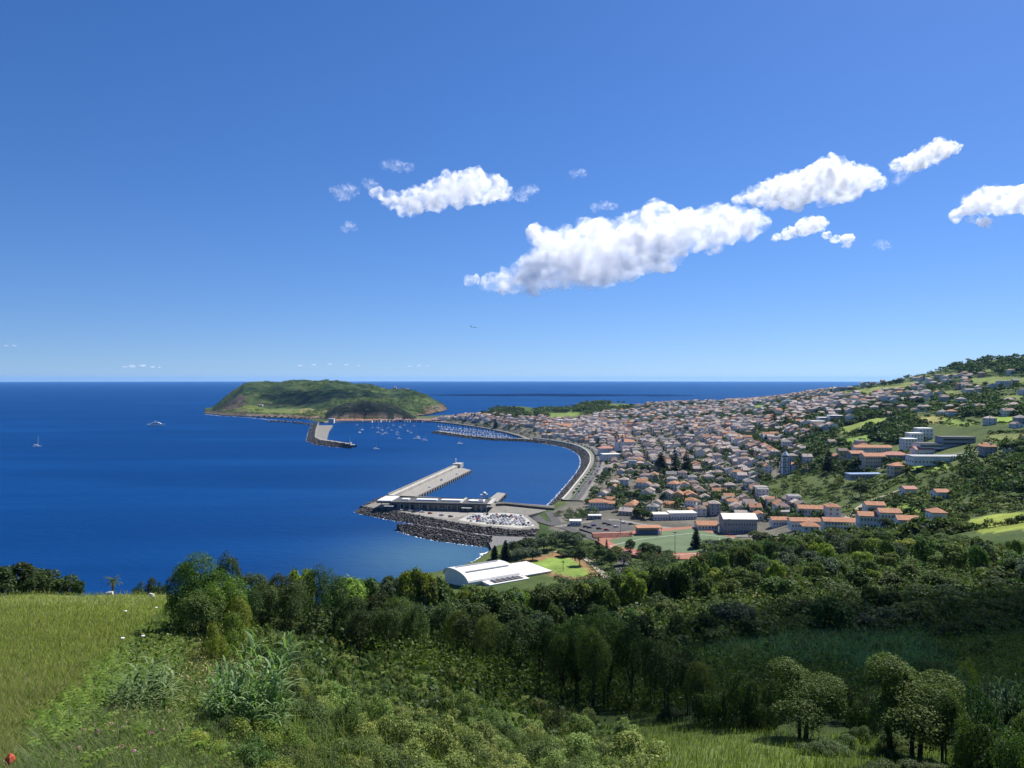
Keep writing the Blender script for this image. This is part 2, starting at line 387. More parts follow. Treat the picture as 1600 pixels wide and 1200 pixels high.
# ------------------------------------------------------------------ ground mesh: one sheet, rows closer together near the camera
PXS = np.concatenate([np.arange(-1400, -100, 50), np.arange(-100, 1700, 6.5), np.arange(1700, 3000, 50)])
YS = np.concatenate([np.arange(-60, 4, 8.0), 4.0 * 1.0165 ** np.arange(0, 413)])
_NB = 8
_PX, _YY = np.meshgrid(PXS, YS)
GX = np.where(_YY >= 4, (_PX - 800) / F * _YY, (_PX - 800) / F * 4.0); GY = _YY
def raw_height(px, X, Y):
    z = rbf(px, np.maximum(Y, 4.0))
    ins = in_poly(COAST, X, Y); d = seg_dist(COAST, X, Y)
    far = np.clip(Y / 150, .0, 1)
    z = z + fbm(X / 60, Y / 60, 3, 5) * 1.6 * far * np.clip((z - 12) / 30, 0, 1) + fbm(X / 9, Y / 9, 3, 9) * .22 * np.clip((z - 12) / 30, 0, 1)
    db = seg_dist(BAY + [sea(826, 689.5)], X, Y, False); w_ = 1 - sm((db - 36) / 45); z = z * (1 - w_) + np.minimum(z, 5.6) * w_
    land = np.minimum(np.maximum(z, 3.2), .6 + .55 * d)
    return np.where(ins, land, -1.2 - np.minimum(d * .12, 8))
GZ = raw_height(_PX, GX, GY)
GZ[_YY < 4] = np.minimum(GZ[_NB:_NB + 1].repeat(_NB, 0) + 0 * GX[:_NB], 118.5).ravel()
_LY0, _LS = math.log(4.0), math.log(1.0165)
def ground(X, Y):
    X = np.asarray(X, float); Y = np.maximum(np.asarray(Y, float), 4.001)
    px = 800 + F * X / Y
    r = np.clip((np.log(Y) - _LY0) / _LS, 0, 411.999); c = np.interp(px, PXS, np.arange(len(PXS)))
    c = np.clip(c, 0, len(PXS) - 1.001); r0, c0 = r.astype(int), c.astype(int); fr, fc = r - r0, c - c0; r0 = r0 + _NB
    return (GZ[r0, c0] * (1 - fr) + GZ[r0 + 1, c0] * fr) * (1 - fc) + (GZ[r0, c0 + 1] * (1 - fr) + GZ[r0 + 1, c0 + 1] * fr) * fc
G0 = lambda x, y: float(ground(x, y))
_YR = YS[_NB:]
def ray(px, py, ymin=6.0):                       # where the line of sight through a photo pixel meets the ground
    c = np.interp(px, PXS, np.arange(len(PXS))); c0 = int(c); fc = c - c0
    col = GZ[_NB:, c0] * (1 - fc) + GZ[_NB:, c0 + 1] * fc
    los = EYE - (py - HOR) / F * _YR
    k = np.nonzero((col >= los) & (_YR > ymin))[0]
    if len(k) == 0: return None
    k = k[0]
    if k > 0:
        a, b = los[k - 1] - col[k - 1], los[k] - col[k]; t = a / (a - b + 1e-9); t = min(max(t, 0), 1); Y = _YR[k - 1] + t * (_YR[k] - _YR[k - 1])
    else: Y = _YR[0]
    X = (px - 800) / F * Y
    return np.array((X, Y, G0(X, Y)))
def seen_rows():                                 # photo row of every ground vertex and whether the eye sees it over nearer ground
    py = HOR + F * (EYE - GZ) / np.maximum(GY, 4)
    top = np.minimum.accumulate(np.where(GY < 4, 1e6, py), 0)
    return py, py <= top + 1.0
_PY, _VIS = seen_rows()

gc = np.zeros((*GZ.shape, 3)); gc[:] = (.055, .085, .025)
n1 = fbm(GX / 120, GY / 120, 4, 21); n2 = fbm(GX / 14, GY / 14, 3, 23)
gc += (n1[..., None] * np.array((.03, .028, .012)) + n2[..., None] * np.array((.014, .014, .006)))
town = in_poly(TOWN, _PX, _PY) & (GY > 480)
gc[town] = np.array((.125, .12, .105)) + n2[town][:, None] * .04
wild = in_poly([(1180, 755), (1230, 742), (1330, 738), (1450, 742), (1470, 790), (1330, 806), (1225, 786)], _PX, _PY) & (GY > 480)
gc[wild] = np.array((.07, .10, .03)) + n2[wild][:, None] * .02
for poly, c in FIELDS:
    m = in_poly(poly, _PX, _PY) & (GY > 250)
    gc[m] = np.array(c) * (1 + .28 * n2[m][:, None] + .22 * n1[m][:, None])
m = in_poly(EARTH, _PX, _PY) & (GY > 380); ml = in_poly(FIELDS[18][0], _PX, _PY)
gc[m & ~ml] = (.25, .15, .085)
# near pasture on the left, lower meadow on the right
MEADOW = [(-900, 905), (120, 905), (285, 912), (262, 945), (200, 1000), (110, 1120), (30, 1190), (-900, 1300)]
m = in_poly(MEADOW, _PX, _PY) & (GY < 150) & (GY > 5)
gc[m] = np.array((.145, .175, .042)) + n1[m][:, None] * .02 + n2[m][:, None] * .02
for poly in ([(985, 1125), (1080, 1130), (1230, 1160), (1290, 1190), (1290, 1330), (1000, 1300), (940, 1160)], [(1455, 1000), (1700, 985), (1700, 1060), (1540, 1070), (1480, 1040)], [(960, 972), (1060, 972), (1070, 1000), (1000, 1005)]):
    m = in_poly(poly, _PX, _PY) & (GY < 200) & (GY > 10)
    gc[m] = np.array((.10, .14, .035)) + n2[m][:, None] * .015
m = (GZ < 2.2) & (GY > 200); gc[m] = (.06, .055, .05)
gc = np.clip(gc, .01, .8)
nr, ncg = GZ.shape
idx = np.arange(nr * ncg).reshape(nr, ncg)
quads = np.stack([idx[:-1, :-1], idx[:-1, 1:], idx[1:, 1:], idx[1:, :-1]], -1).reshape(-1, 4)
below = (GZ.ravel()[quads] < -1.5).all(1)
quads = quads[~below]
m, t, b = nt('ground')
a = N(t, 'ShaderNodeAttribute', attribute_name='col'); f1 = world_noise(t, .5, 8, .75); f2 = world_noise(t, .06, 6, .7)
c1 = mix(t, a.outputs['Color'], ramp(t, f1, [(.3, (.55, .55, .5)), (.5, (1, 1, 1)), (.72, (1.35, 1.3, 1.0))]), .9, 'MULTIPLY')
c2 = mix(t, c1, ramp(t, f2, [(.35, (.75, .78, .75)), (.65, (1.15, 1.1, 1.0))]), .8, 'MULTIPLY')
t.links.new(c2, b.inputs['Base Color']); b.inputs['Roughness'].default_value = .95; b.inputs['Specular IOR Level'].default_value = .1
bp = N(t, 'ShaderNodeBump', Strength=.8, Distance=.5); t.links.new(f1, bp.inputs['Height']); t.links.new(bp.outputs[0], b.inputs['Normal'])
V = np.stack([GX, GY, GZ], -1).reshape(-1, 3)
tag(link('ground', new_mesh('ground', V, quads, [MATS['ground']], smooth=True, cols={'col': gc.reshape(-1, 3)})), 'green hillside falling to the harbour town', kind='structure')

# ------------------------------------------------------------------ sea
sr = np.concatenate([[0.0], 120 * 1.05 ** np.arange(0, 120)]); sr = sr[sr < 41000]; sr = np.append(sr, 41000)
sa = np.radians(np.linspace(-60, 60, 241))
SR, SA = np.meshgrid(sr, sa, indexing='ij')
SX, SY = SR * np.sin(SA), SR * np.cos(SA)
d = seg_dist(COAST, SX, SY)
shal = np.exp(-d / 45.0) * 0
px_, py_ = to_px(SX, np.maximum(SY, 1), 0)
# pale sandy shallows off the beach below, and a paler inner bay
bx, by = sea(690, 868)
shal = np.exp(-(((SX - bx) / 62) ** 2 + ((SY - by) / 75) ** 2))
bx, by = sea(850, 745)
bay = .35 * np.exp(-(((SX - bx) / 200) ** 2 + ((SY - by) / 400) ** 2))
sc = np.stack([shal, bay, np.exp(-d / 6.0)], -1).reshape(-1, 3)
ix = np.arange(len(sr) * len(sa)).reshape(len(sr), len(sa))
sq = np.stack([ix[:-1, :-1], ix[1:, :-1], ix[1:, 1:], ix[:-1, 1:]], -1).reshape(-1, 4)[:, ::-1]
m, t, b = nt('sea_water'); t.nodes.remove(b); out = t.nodes.get('Material Output')
a = N(t, 'ShaderNodeAttribute', attribute_name='col'); sp = t.nodes.new('ShaderNodeSeparateColor'); t.links.new(a.outputs['Color'], sp.inputs[0])
g = t.nodes.new('ShaderNodeNewGeometry')
mp = N(t, 'ShaderNodeMapping'); mp.inputs['Scale'].default_value = (.35, 1.0, 1.0); mp.inputs['Rotation'].default_value = (0, 0, .12); t.links.new(g.outputs['Position'], mp.inputs['Vector'])
nA = N(t, 'ShaderNodeTexNoise', Scale=.0035, Detail=7.0, Roughness=.6); t.links.new(mp.outputs[0], nA.inputs['Vector'])
nB = N(t, 'ShaderNodeTexNoise', Scale=.16, Detail=6.0, Roughness=.65); t.links.new(mp.outputs[0], nB.inputs['Vector'])
mp2 = N(t, 'ShaderNodeMapping'); mp2.inputs['Scale'].default_value = (.0011, .0075, 1.0); mp2.inputs['Rotation'].default_value = (0, 0, .16); t.links.new(g.outputs['Position'], mp2.inputs['Vector'])
nC = N(t, 'ShaderNodeTexNoise', Scale=1.0, Detail=6.0, Roughness=.62, Distortion=.6); t.links.new(mp2.outputs[0], nC.inputs['Vector'])
am = N(t, 'ShaderNodeMath', operation='ADD'); t.links.new(nA.outputs['Fac'], am.inputs[0]); t.links.new(nC.outputs['Fac'], am.inputs[1])
hm = N(t, 'ShaderNodeMath', operation='MULTIPLY'); t.links.new(am.outputs[0], hm.inputs[0]); hm.inputs[1].default_value = .5
base = ramp(t, hm.outputs[0], [(.30, (.0010, .023, .102)), (.5, (.0018, .034, .136)), (.70, (.0045, .052, .185))])
c1 = mix(t, base, (.050, .115, .175), sp.outputs[0]); c1 = mix(t, c1, (.035, .095, .22), sp.outputs[1])
dif = t.nodes.new('ShaderNodeBsdfDiffuse'); t.links.new(c1, dif.inputs[0])
glo = N(t, 'ShaderNodeBsdfGlossy', Roughness=.28); glo.inputs[0].default_value = (.42, .75, 1, 1)
bp = N(t, 'ShaderNodeBump', Strength=1.0, Distance=1.6); t.links.new(nB.outputs['Fac'], bp.inputs['Height'])
t.links.new(bp.outputs[0], dif.inputs['Normal']); t.links.new(bp.outputs[0], glo.inputs['Normal'])
ms = N(t, 'ShaderNodeMixShader', Fac=.07); t.links.new(dif.outputs[0], ms.inputs[1]); t.links.new(glo.outputs[0], ms.inputs[2])
t.links.new(ms.outputs[0], out.inputs[0])
tag(link('sea', new_mesh('sea', np.stack([SX, SY, 0 * SX], -1).reshape(-1, 3), sq, [MATS['sea_water']], cols={'col': sc})), 'deep blue sea reaching to the horizon', kind='structure')

# ------------------------------------------------------------------ the headland beyond the harbour
def headland():
    px = np.arange(296, 716, 2.0); Y = np.arange(2120, 4300, 14.0)
    PX, YY = np.meshgrid(px, Y); X = (PX - 800) / F * YY
    # shoreline facing us and ridge line, by bearing
    shore = np.interp(PX, [300, 318, 345, 380, 420, 470, 500, 520, 560, 600, 640, 655, 675, 697, 705], [2860, 2690, 2560, 2470, 2400, 2330, 2260, 2200, 2190, 2190, 2230, 2480, 2600, 2900, 3200])
    ridgeY = np.interp(PX, [300, 345, 400, 480, 560, 620, 660, 697], [3000, 3150, 3300, 3350, 3250, 3100, 3000, 3060])
    crow = np.interp(PX, [300, 312, 320, 333, 345, 357, 370, 382, 395, 420, 445, 470, 500, 530, 560, 590, 610, 630, 650, 665, 680, 690, 697, 705], [652, 650, 645, 637, 627, 617, 608, 601, 597.5, 594, 592, 591.5, 593.5, 597, 602, 606.5, 608.5, 607.5, 609, 614, 622, 629, 636, 650])
    ridge = np.maximum(EYE - (crow - HOR) / F * ridgeY, 0)
    t_ = (YY - shore) / np.maximum(ridgeY - shore, 50)
    prof = np.interp(t_, [-.5, 0, .02, .22, .34, .6, .85, 1.0, 1.15, 1.6, 2.2], [-.1, -.01, .06, .11, .16, .55, .88, 1.0, .93, .5, -.2])
    z = ridge * prof
    steep = np.interp(PX, [300, 380, 420, 640, 680], [1, .8, 0, 0, .8])
    z2 = ridge * np.interp(t_, [-.5, 0, .15, .4, .7, 1.0, 1.2, 1.7], [-.1, -.01, .2, .5, .85, 1.0, .8, -.2]); z = z * (1 - steep) + z2 * steep
    z = np.where((t_ > 0) & (t_ < 1.3) & (PX > 318) & (PX < 700), np.maximum(z, 2.0), z)
    z = z * np.clip((PX - 312) / 10, 0, 1) - 4 * (PX < 316)
    z = np.where(PX > 700, z - (PX - 700) * 3, z)
    z += (fbm(X / 160, YY / 160, 5, 31) * 10 - np.abs(fbm(X / 70, YY / 190, 3, 35)) * 8) * np.clip(z / 50, 0, 1) + 3 * np.clip(z / 50, 0, 1)
    # the lower hill with the dark cliff above the harbour
    cxp, cY = 578, 2420
    dx = (PX - cxp) / 66.0; dy = (YY - cY) / 190.0
    top2 = np.interp(PX, [505, 512, 525, 545, 570, 600, 620, 640, 652], [2, 22, 44, 55, 62, 56, 44, 20, 2])
    pro2 = np.interp(dy, [-1.06, -1.0, -.9, -.78, -.45, .1, .6, 1.1], [0, .05, .62, .86, .93, 1.0, .75, .3])
    z_q = top2 * pro2 * (1 + .12 * fbm(X / 40, YY / 40, 4, 41))
    z_q = np.where((top2 > 2.5) & (pro2 > .01), z_q, -9)
    q = z_q > z; z = np.maximum(z, z_q)
    z = np.where((t_ < 0) & ~q, np.minimum(z, -2), z)
    col = np.zeros((*z.shape, 3)); col[:] = (.05, .075, .026)
    nn = fbm(X / 140, YY / 140, 5, 51); n3 = fbm(X / 30, YY / 30, 4, 53)
    col += nn[..., None] * np.array((.03, .032, .008)) + n3[..., None] * np.array((.022, .024, .008))
    flat = (t_ > .1) & (t_ < .33) & (PX < 545) & ~q
    col[flat] = np.array((.13, .16, .05)) + n3[flat][:, None] * .03
    tan = (t_ > .16) & (t_ < .31) & (PX > 468) & (PX < 530) & ~q; col[tan] = np.array((.20, .19, .08))
    gy, gx = np.gradient(z); slope = np.hypot(gy / 14.0, gx / 5.0)
    rock = ((z < 9) & (t_ < .09) & ~q); col[rock] = np.array((.17, .13, .10)) + n3[rock][:, None] * .06
    steep2 = (slope > 1.5) | ((PX < 385) & (t_ < .5) & (n3 > -.2)); col[steep2 & ~q] = np.array((.085, .068, .05)) + n3[steep2 & ~q][:, None] * .03
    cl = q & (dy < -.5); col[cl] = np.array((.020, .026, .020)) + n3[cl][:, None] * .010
    cr = (PX > 660) & (z < 25) & ~q; col[cr] = np.array((.14, .105, .075)) + n3[cr][:, None] * .05
    # the track that climbs along the slope
    track = np.abs(t_ - np.interp(PX, [400, 470, 540, 600, 640], [.40, .43, .55, .68, .85])) < .013
    col[track & ~q & (PX > 400) & (PX < 640)] = (.03, .035, .02)
    z = np.where(z < .5, -3, z)
    n_, k_ = z.shape; I = np.arange(n_ * k_).reshape(n_, k_)
    Q = np.stack([I[:-1, :-1], I[:-1, 1:], I[1:, 1:], I[1:, :-1]], -1).reshape(-1, 4)
    Q = Q[~(z.ravel()[Q] < -.6).any(1)]
    m, t, b = nt('headland_scrub')
    a = N(t, 'ShaderNodeAttribute', attribute_name='col'); f1 = world_noise(t, .07, 8, .75)
    c = mix(t, a.outputs['Color'], ramp(t, f1, [(.35, (.5, .55, .5)), (.5, (1, 1, 1)), (.68, (1.5, 1.45, 1.1))]), .9, 'MULTIPLY')
    t.links.new(c, b.inputs['Base Color']); b.inputs['Roughness'].default_value = 1; b.inputs['Specular IOR Level'].default_value = .05
    bp = N(t, 'ShaderNodeBump', Strength=1.0, Distance=6.0); t.links.new(f1, bp.inputs['Height']); t.links.new(bp.outputs[0], b.inputs['Normal'])
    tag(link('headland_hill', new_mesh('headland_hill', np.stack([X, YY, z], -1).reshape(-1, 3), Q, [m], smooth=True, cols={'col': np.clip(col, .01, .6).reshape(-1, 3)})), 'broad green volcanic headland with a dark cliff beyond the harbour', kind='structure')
    return X, YY, z, PX
HX, HY, HZ, HPX = headland()
def head_z(px, Y):
    j = int(np.clip((px - 296) / 2, 0, HZ.shape[1] - 1)); i = int(np.clip((Y - 2120) / 14, 0, HZ.shape[0] - 1)); return float(HZ[i, j])
def head_ray(px, py):
    j = int(np.clip((px - 296) / 2, 0, HZ.shape[1] - 1)); Yc = HY[:, j]
    k = np.nonzero((HZ[:, j] >= EYE - (py - HOR) / F * Yc) & (HZ[:, j] > .5))[0]
    if not len(k): return None
    return np.array((HX[k[0], j], Yc[k[0]], HZ[k[0], j]))
# ------------------------------------------------------------------ harbour works
plain('concrete', (.27, .255, .225), .85, .25, .25); plain('pale_concrete', (.41, .395, .35), .85, .2, .2)
plain('asphalt', (.075, .073, .07), .9, .3, .2); plain('paving', (.19, .18, .155), .9, .25, .15)
plain('grey_gravel', (.17, .165, .16), .95, .35, .4); plain('basalt', (.075, .07, .066), .95, .5, .35, bump=.5); plain('dark_stone', (.10, .092, .085), .95, .4, .5)
plain('white_paint', (.78, .78, .76), .55, .1, .6); plain('grey_metal', (.22, .23, .24), .5, .2, .6, spec=.5)
plain('dark_roof', (.07, .07, .072), .8, .3, .3); plain('glass_dark', (.03, .04, .05), .15, .3, .5, spec=.6)
plain('skylight_white', (.72, .74, .76), .4, .1, .4); plain('terracotta', (.40, .19, .105), .85, .35, .6)
plain('red_earth', (.30, .13, .085), .95, .25, .3); plain('turf', (.10, .145, .07), .95, .2, .08)
plain('blue_paint', (.16, .26, .42), .5, .2, .6); plain('cream_metal', (.60, .56, .47), .55, .15, .3)
plain('white_roof', (.64, .64, .62), .5, .12, .15, spec=.4); plain('black_trim', (.03, .03, .032), .8, .3, .6)
plain('dark_hull', (.03, .035, .05), .4, .3, .5, spec=.5); plain('white_hull', (.80, .80, .79), .3, .06, .5, spec=.5)
plain('alu_mast', (.6, .62, .64), .35, .1, .5, metal=.6); plain('beige_plaster', (.50, .45, .36), .85, .15, .3)
plain('white_plaster', (.72, .71, .68), .85, .12, .3); plain('grey_plaster', (.33, .34, .35), .85, .15, .3)
plain('pink_stand', (.45, .22, .17), .9, .2, .3); plain('bark', (.085, .065, .048), .95, .4, 2.0, bump=.5); plain('path_gravel', (.34, .29, .22), .95, .2, .3)

def poly3(pxs, z): return [tuple(at(x, y, z)[:2]) for x, y in pxs]
def slab(name, pxs, z, z0, mat, side=None, parent=None, label=None, kind=None):
    mb = MB(); mb.prism(poly3(pxs, z), z0, z); o = mb.build(name, MATS[mat], parent)
    if kind: tag(o, label, kind=kind)
    return o
# terminal platform
PLAT = [(566, 792), (590, 794.5), (618, 799), (665, 807.6), (715, 817), (756, 823), (797, 827.6), (818, 828), (847, 826), (838, 815), (824, 806), (850, 799), (867, 793), (867, 790.5), (790, 785), (777, 784), (682, 777), (617, 774.5), (606, 777)]
slab('quay_apron', PLAT, 4.0, -4, 'paving', label='paved ferry quay built out on rock armour', kind='structure')
slab('terminal_forecourt', [(596, 795), (612, 797), (665, 806.2), (700, 811), (745, 803), (760, 800.5), (700, 799.5)], 4.06, 3.5, 'concrete', label='pale forecourt in front of the ferry terminal', kind='structure')
slab('car_park_surface', [(730, 806), (745, 802), (790, 801.5), (815, 804), (826, 812), (836, 822), (812, 825.5), (757, 820), (716, 813)], 4.08, 3.5, 'pale_concrete', label='pale surface of the quay car park', kind='structure')
# the long pier
def pier_thing(name, label, R0, R1, L0, L1, z, zp, cap=True):
    t = thing(name, label, 'pier', (*((np.array(R0) + L0) / 2), 0))
    o = np.array(t.location[:2])
    P = [np.array(p) - o for p in (R0, R1, L1, L0)]
    mb = MB(); mb.prism([tuple(p) for p in P], -4, z); mb.build('deck', MATS['concrete'], t)
    dv = P[1] - P[0]; ln = np.linalg.norm(dv); dv = dv / ln; nv = np.array((-dv[1], dv[0]))
    if zp:
        d2 = P[2] - P[3]; l2 = np.linalg.norm(d2); d2 = d2 / l2; n2 = np.array((d2[1], -d2[0]))
        a, b_ = P[3] + n2 * .4, P[2] + n2 * .4
        w = MB(); w.prism([tuple(a), tuple(b_), tuple(b_ + n2 * 6.5), tuple(a + n2 * 6.5)], z + .002, zp); w.build('upper_walkway', MATS['pale_concrete'], t)
        w = MB(); w.prism([tuple(a + n2 * .1), tuple(b_ + n2 * .1), tuple(b_ + n2 * 1.5), tuple(a + n2 * 1.5)], zp + .002, zp + 1.3); w.build('parapet', MATS['concrete'], t)
    k = int(ln / 9)
    for i in range(k + 1):
        p = P[0] + dv * (i * ln / k); q = p - nv * 1.0
        mbp = MB(); mbp.prism([tuple(p - dv * 1.2 - nv * .02), tuple(p + dv * 1.2 - nv * .02), tuple(q + dv * 1.2), tuple(q - dv * 1.2)], -3, z - .7)
        mbp.build('fender_pile', MATS['dark_stone'], t)
    return t, P, dv, nv
zt = 4.0
R0 = np.array(at(646, 777.5, zt)[:2]); R1 = np.array(at(735.6, 734.5, zt)[:2]); L1 = np.array(at(713, 729, zt)[:2]); L0 = np.array(at(604, 778.5, zt)[:2])
pt, PP, pdv, pnv = pier_thing('cruise_pier', 'long grey concrete pier running out diagonally into the bay', R0, R1, L0, L1, zt, 7.2)
mb = MB(); e = PP[2]; mb.prism([tuple(e - pdv * 16 - pnv * 10), tuple(e + pdv * 1 - pnv * 10), tuple(e + pdv * 1 + pnv * 1.5), tuple(e - pdv * 16 + pnv * 1.5)], 4, 9.5); mb.build('end_block', MATS['pale_concrete'], pt)
mb = MB(); mb.lathe([(.9, 9.5), (.7, 14), (1.1, 14.2), (1.1, 14.8), (.5, 15.6), (.05, 16.2)], 10, c=tuple(e - pdv * 4)); mb.build('light_beacon', MATS['white_paint'], pt)
R0 = np.array(at(775, 786, zt)[:2]); R1 = np.array(at(790, 771, zt)[:2]); L1 = np.array(at(777.5, 769.5, zt)[:2]); L0 = np.array(at(758, 784, zt)[:2])
pier_thing('ferry_pier', 'short stubby concrete pier behind the ferry terminal', R0, R1, L0, L1, zt, 0)
slab('harbour_wall', [(776, 787.5), (790, 787), (866, 794.5), (868, 792), (790, 784.5), (776, 784)], 6.0, 3.9, 'dark_stone', label='low dark wall along the inner edge of the quay', kind='structure')

# terminal building
def frame_from(a, b):
    a, b = np.array(a[:2]), np.array(b[:2]); d = b - a; L = np.linalg.norm(d); return a, d / L, L, math.atan2(d[1], d[0])
ta, td, tL, trz = frame_from(at(588, 796.2, 4), at(766, 800.5, 4))
T = thing('ferry_terminal', 'long low ferry terminal with dark flat roof and white skylights', 'terminal building', (*ta, 4.0), trz)
TD = 31.0
m = MB(); m.box(12, tL - 8, 4, TD - 2, 0, 5.2); m.build('wall', MATS['grey_plaster'], T)
m = MB(); m.box(0, tL, 0, TD, 6.0, 6.9); m.box(0, tL, 0, .5, 6.9, 7.3); m.box(0, tL, TD - .5, TD, 6.9, 7.3); m.box(0, .5, .5, TD - .5, 6.9, 7.3); m.box(tL - .5, tL, .5, TD - .5, 6.9, 7.3); stuff(m.build('roof', MATS['dark_roof'], T))
m = MB(); m.box(-1, 13, 4, TD + 1, 6.92, 7.7); m.build('roof_terrace', MATS['white_roof'], T)
m = MB(); m.box(13, tL - 6, 5, TD - 4, 5.2, 6.0); m.build('clerestory', MATS['glass_dark'], T)
for x, w in ((20, 7), (34, 20), (58, 20), (84, 9)):
    m = MB(); m.box(x, x + w, 13, 20, 6.9, 8.0); m.build('skylight', MATS['skylight_white'], T)
m = MB(); m.box(78, 80, 1, TD - 1, 6.91, 7.9); m.build('roof_rib', MATS['pale_concrete'], T)
m = MB(); m.box(tL - 3, tL + 1, 0, TD, 6.3, 7.6); m.build('end_fascia', MATS['pale_concrete'], T)
fr = MB()
for k in range(4): pass
m = MB(); m.box(tL - 20, tL - 8, 10, 11, 6.9, 8.3); m.box(tL - 20, tL - 8, 19, 20, 6.9, 8.3); m.box(tL - 20, tL - 19, 11, 19, 6.9, 8.3); m.box(tL - 9, tL - 8, 11, 19, 6.9, 8.3); stuff(m.build('roof_plant_screen', MATS['white_paint'], T))
for k, x in enumerate(np.arange(15, tL - 11, 5.6)):
    m = MB(); m.box(x, x + 3.6, 3.88, 4.05, .6, 4.4); m.build('window', MATS['glass_dark'], T)
for x in (8, tL - 26):
    m = MB(); m.box(x, x + 9, -4, 4, 3.6, 4.0); m.build('canopy', MATS['white_roof'], T)
for x in np.arange(4, tL, 9):
    m = MB(); m.box(x, x + .6, 1.2, 1.8, 0, 6); m.build('column', MATS['pale_concrete'], T)
m = MB(); m.box(12, 12.8, 0, 4, 0, 6); m.box(tL - 9, tL - 8.2, 0, 4, 0, 6); stuff(m.build('fin_wall', MATS['grey_plaster'], T))

# rock armour: every block real geometry, heaped in bands
ICO_V = None
def rock_proto(seed):
    bm = bmesh.new(); bmesh.ops.create_icosphere(bm, subdivisions=1, radius=1.0)
    v = np.array([x.co[:] for x in bm.verts]); f = np.array([[q.index for q in p.verts] for p in bm.faces]); bm.free()
    r = np.random.default_rng(seed); v *= (r.uniform(.7, 1.15, (len(v), 1))); v *= np.array((1, r.uniform(.7, 1), r.uniform(.6, .85)))
    return v, f
ROCKS = [rock_proto(s) for s in range(6)]
def rot_z(v, a): c, s = np.cos(a), np.sin(a); return np.stack([v[:, 0] * c - v[:, 1] * s, v[:, 0] * s + v[:, 1] * c, v[:, 2]], -1)
def rock_heap(name, pts, sizes, label, seed=0):
    r = np.random.default_rng(seed); Vs, Fs, Cs, n = [], [], [], 0
    for p, s in zip(pts, sizes):
        v, f = ROCKS[r.integers(0, 6)]; v = rot_z(v, r.uniform(0, 6.3)) * s + p
        c = np.clip(r.choice([.05, .075, .11, .16, .24], p=[.25, .3, .25, .13, .07]) * np.array((1, .95, .9)), 0, 1)
        Vs.append(v); Fs.append(f + n); Cs.append(np.tile(c, (len(v), 1))); n += len(v)
    if 'armour_rock' not in MATS: vcol('armour_rock', .95, .35, 1.2)
    o = link(name, new_mesh(name, np.vstack(Vs), np.vstack(Fs), [MATS['armour_rock']], cols={'col': np.vstack(Cs)}))
    return tag(o, label, kind='stuff')
def band_pts(line_top, line_bot, ztop, zbot, step, r):
    """random points on the slope between two plan polylines"""
    A, B = np.array(line_top), np.array(line_bot); out = []
    sa_ = np.concatenate([[0], np.cumsum(np.hypot(*np.diff(A, axis=0).T))]); sb_ = np.concatenate([[0], np.cumsum(np.hypot(*np.diff(B, axis=0).T))])
    L = max(sa_[-1], sb_[-1]); wid = np.mean([np.hypot(*(np.array([np.interp(u * sa_[-1], sa_, A[:, k]) for k in (0, 1)]) - np.array([np.interp(u * sb_[-1], sb_, B[:, k]) for k in (0, 1)]))) for u in (.1, .5, .9)])
    for i in range(int(L / step)):
        for j in range(max(2, int(math.hypot(wid, ztop - zbot) / step) + 1)):
            u = (i + r.random()) * step / L; w = (j + r.random()) / (int(math.hypot(wid, ztop - zbot) / step) + 1)
            a_ = np.array([np.interp(u * sa_[-1], sa_, A[:, k]) for k in (0, 1)]); b_ = np.array([np.interp(u * sb_[-1], sb_, B[:, k]) for k in (0, 1)])
            p = a_ * (1 - w) + b_ * w; out.append((p[0], p[1], ztop * (1 - w) + zbot * w + r.normal() * .3))
    return np.array(out)
rr = np.random.default_rng(3)
FR_T = [at(x, y, 3.6)[:2] for x, y in ((612, 774), (590, 784), (564, 792), (590, 795), (618, 799.5), (665, 808), (715, 817.5), (756, 823.5), (797, 828), (818, 828.5), (847, 826.5))]
FR_B = [at(x, y, 0)[:2] for x, y in ((600, 775), (575, 786), (553, 801), (572, 806), (618, 815), (665, 822), (720, 831), (758, 836), (797, 840), (818, 841), (850, 841))]
p = band_pts(FR_T, FR_B, 3.7, -.4, 1.7, rr); rock_heap('rock_armour', p, rr.uniform(.85, 1.5, len(p)), 'dark boulders heaped along the outer face of the ferry quay', 1)
PL_T = [np.array(at(x, y, 4)[:2]) for x, y in ((604, 778.5), (713, 728.5))]; nn_ = pnv
PL_B = [PL_T[0] + pnv * 8, PL_T[1] + pnv * 8]
p = band_pts(PL_T, PL_B, 4.5, -.3, 1.9, rr); rock_heap('pier_rock_armour', p, rr.uniform(.9, 1.5, len(p)), 'grey boulders lining the seaward side of the long pier', 2)
B2 = [(621, 827.5), (632, 823), (649, 821.5), (694, 828.5), (727, 834.5), (768, 842)]; B2f = [(621, 829), (632, 834), (649, 839), (684, 846), (727, 852), (768, 857)]
bt = [at(x, y, 0)[:2] for x, y in B2]; bf = [at(x, y, 0)[:2] for x, y in B2f]; bc = [(np.array(a_) + b_) / 2 for a_, b_ in zip(bt, bf)]
p = np.vstack([band_pts(bc, bf, 4.6, -.4, 1.6, rr), band_pts(bc, bt, 4.6, -.3, 1.8, rr)]); p = p[p[:, 2] > -1]
rock_heap('breakwater_rock', p, rr.uniform(.9, 1.5, len(p)), 'curved heap of dark boulders forming the small inner breakwater', 3)
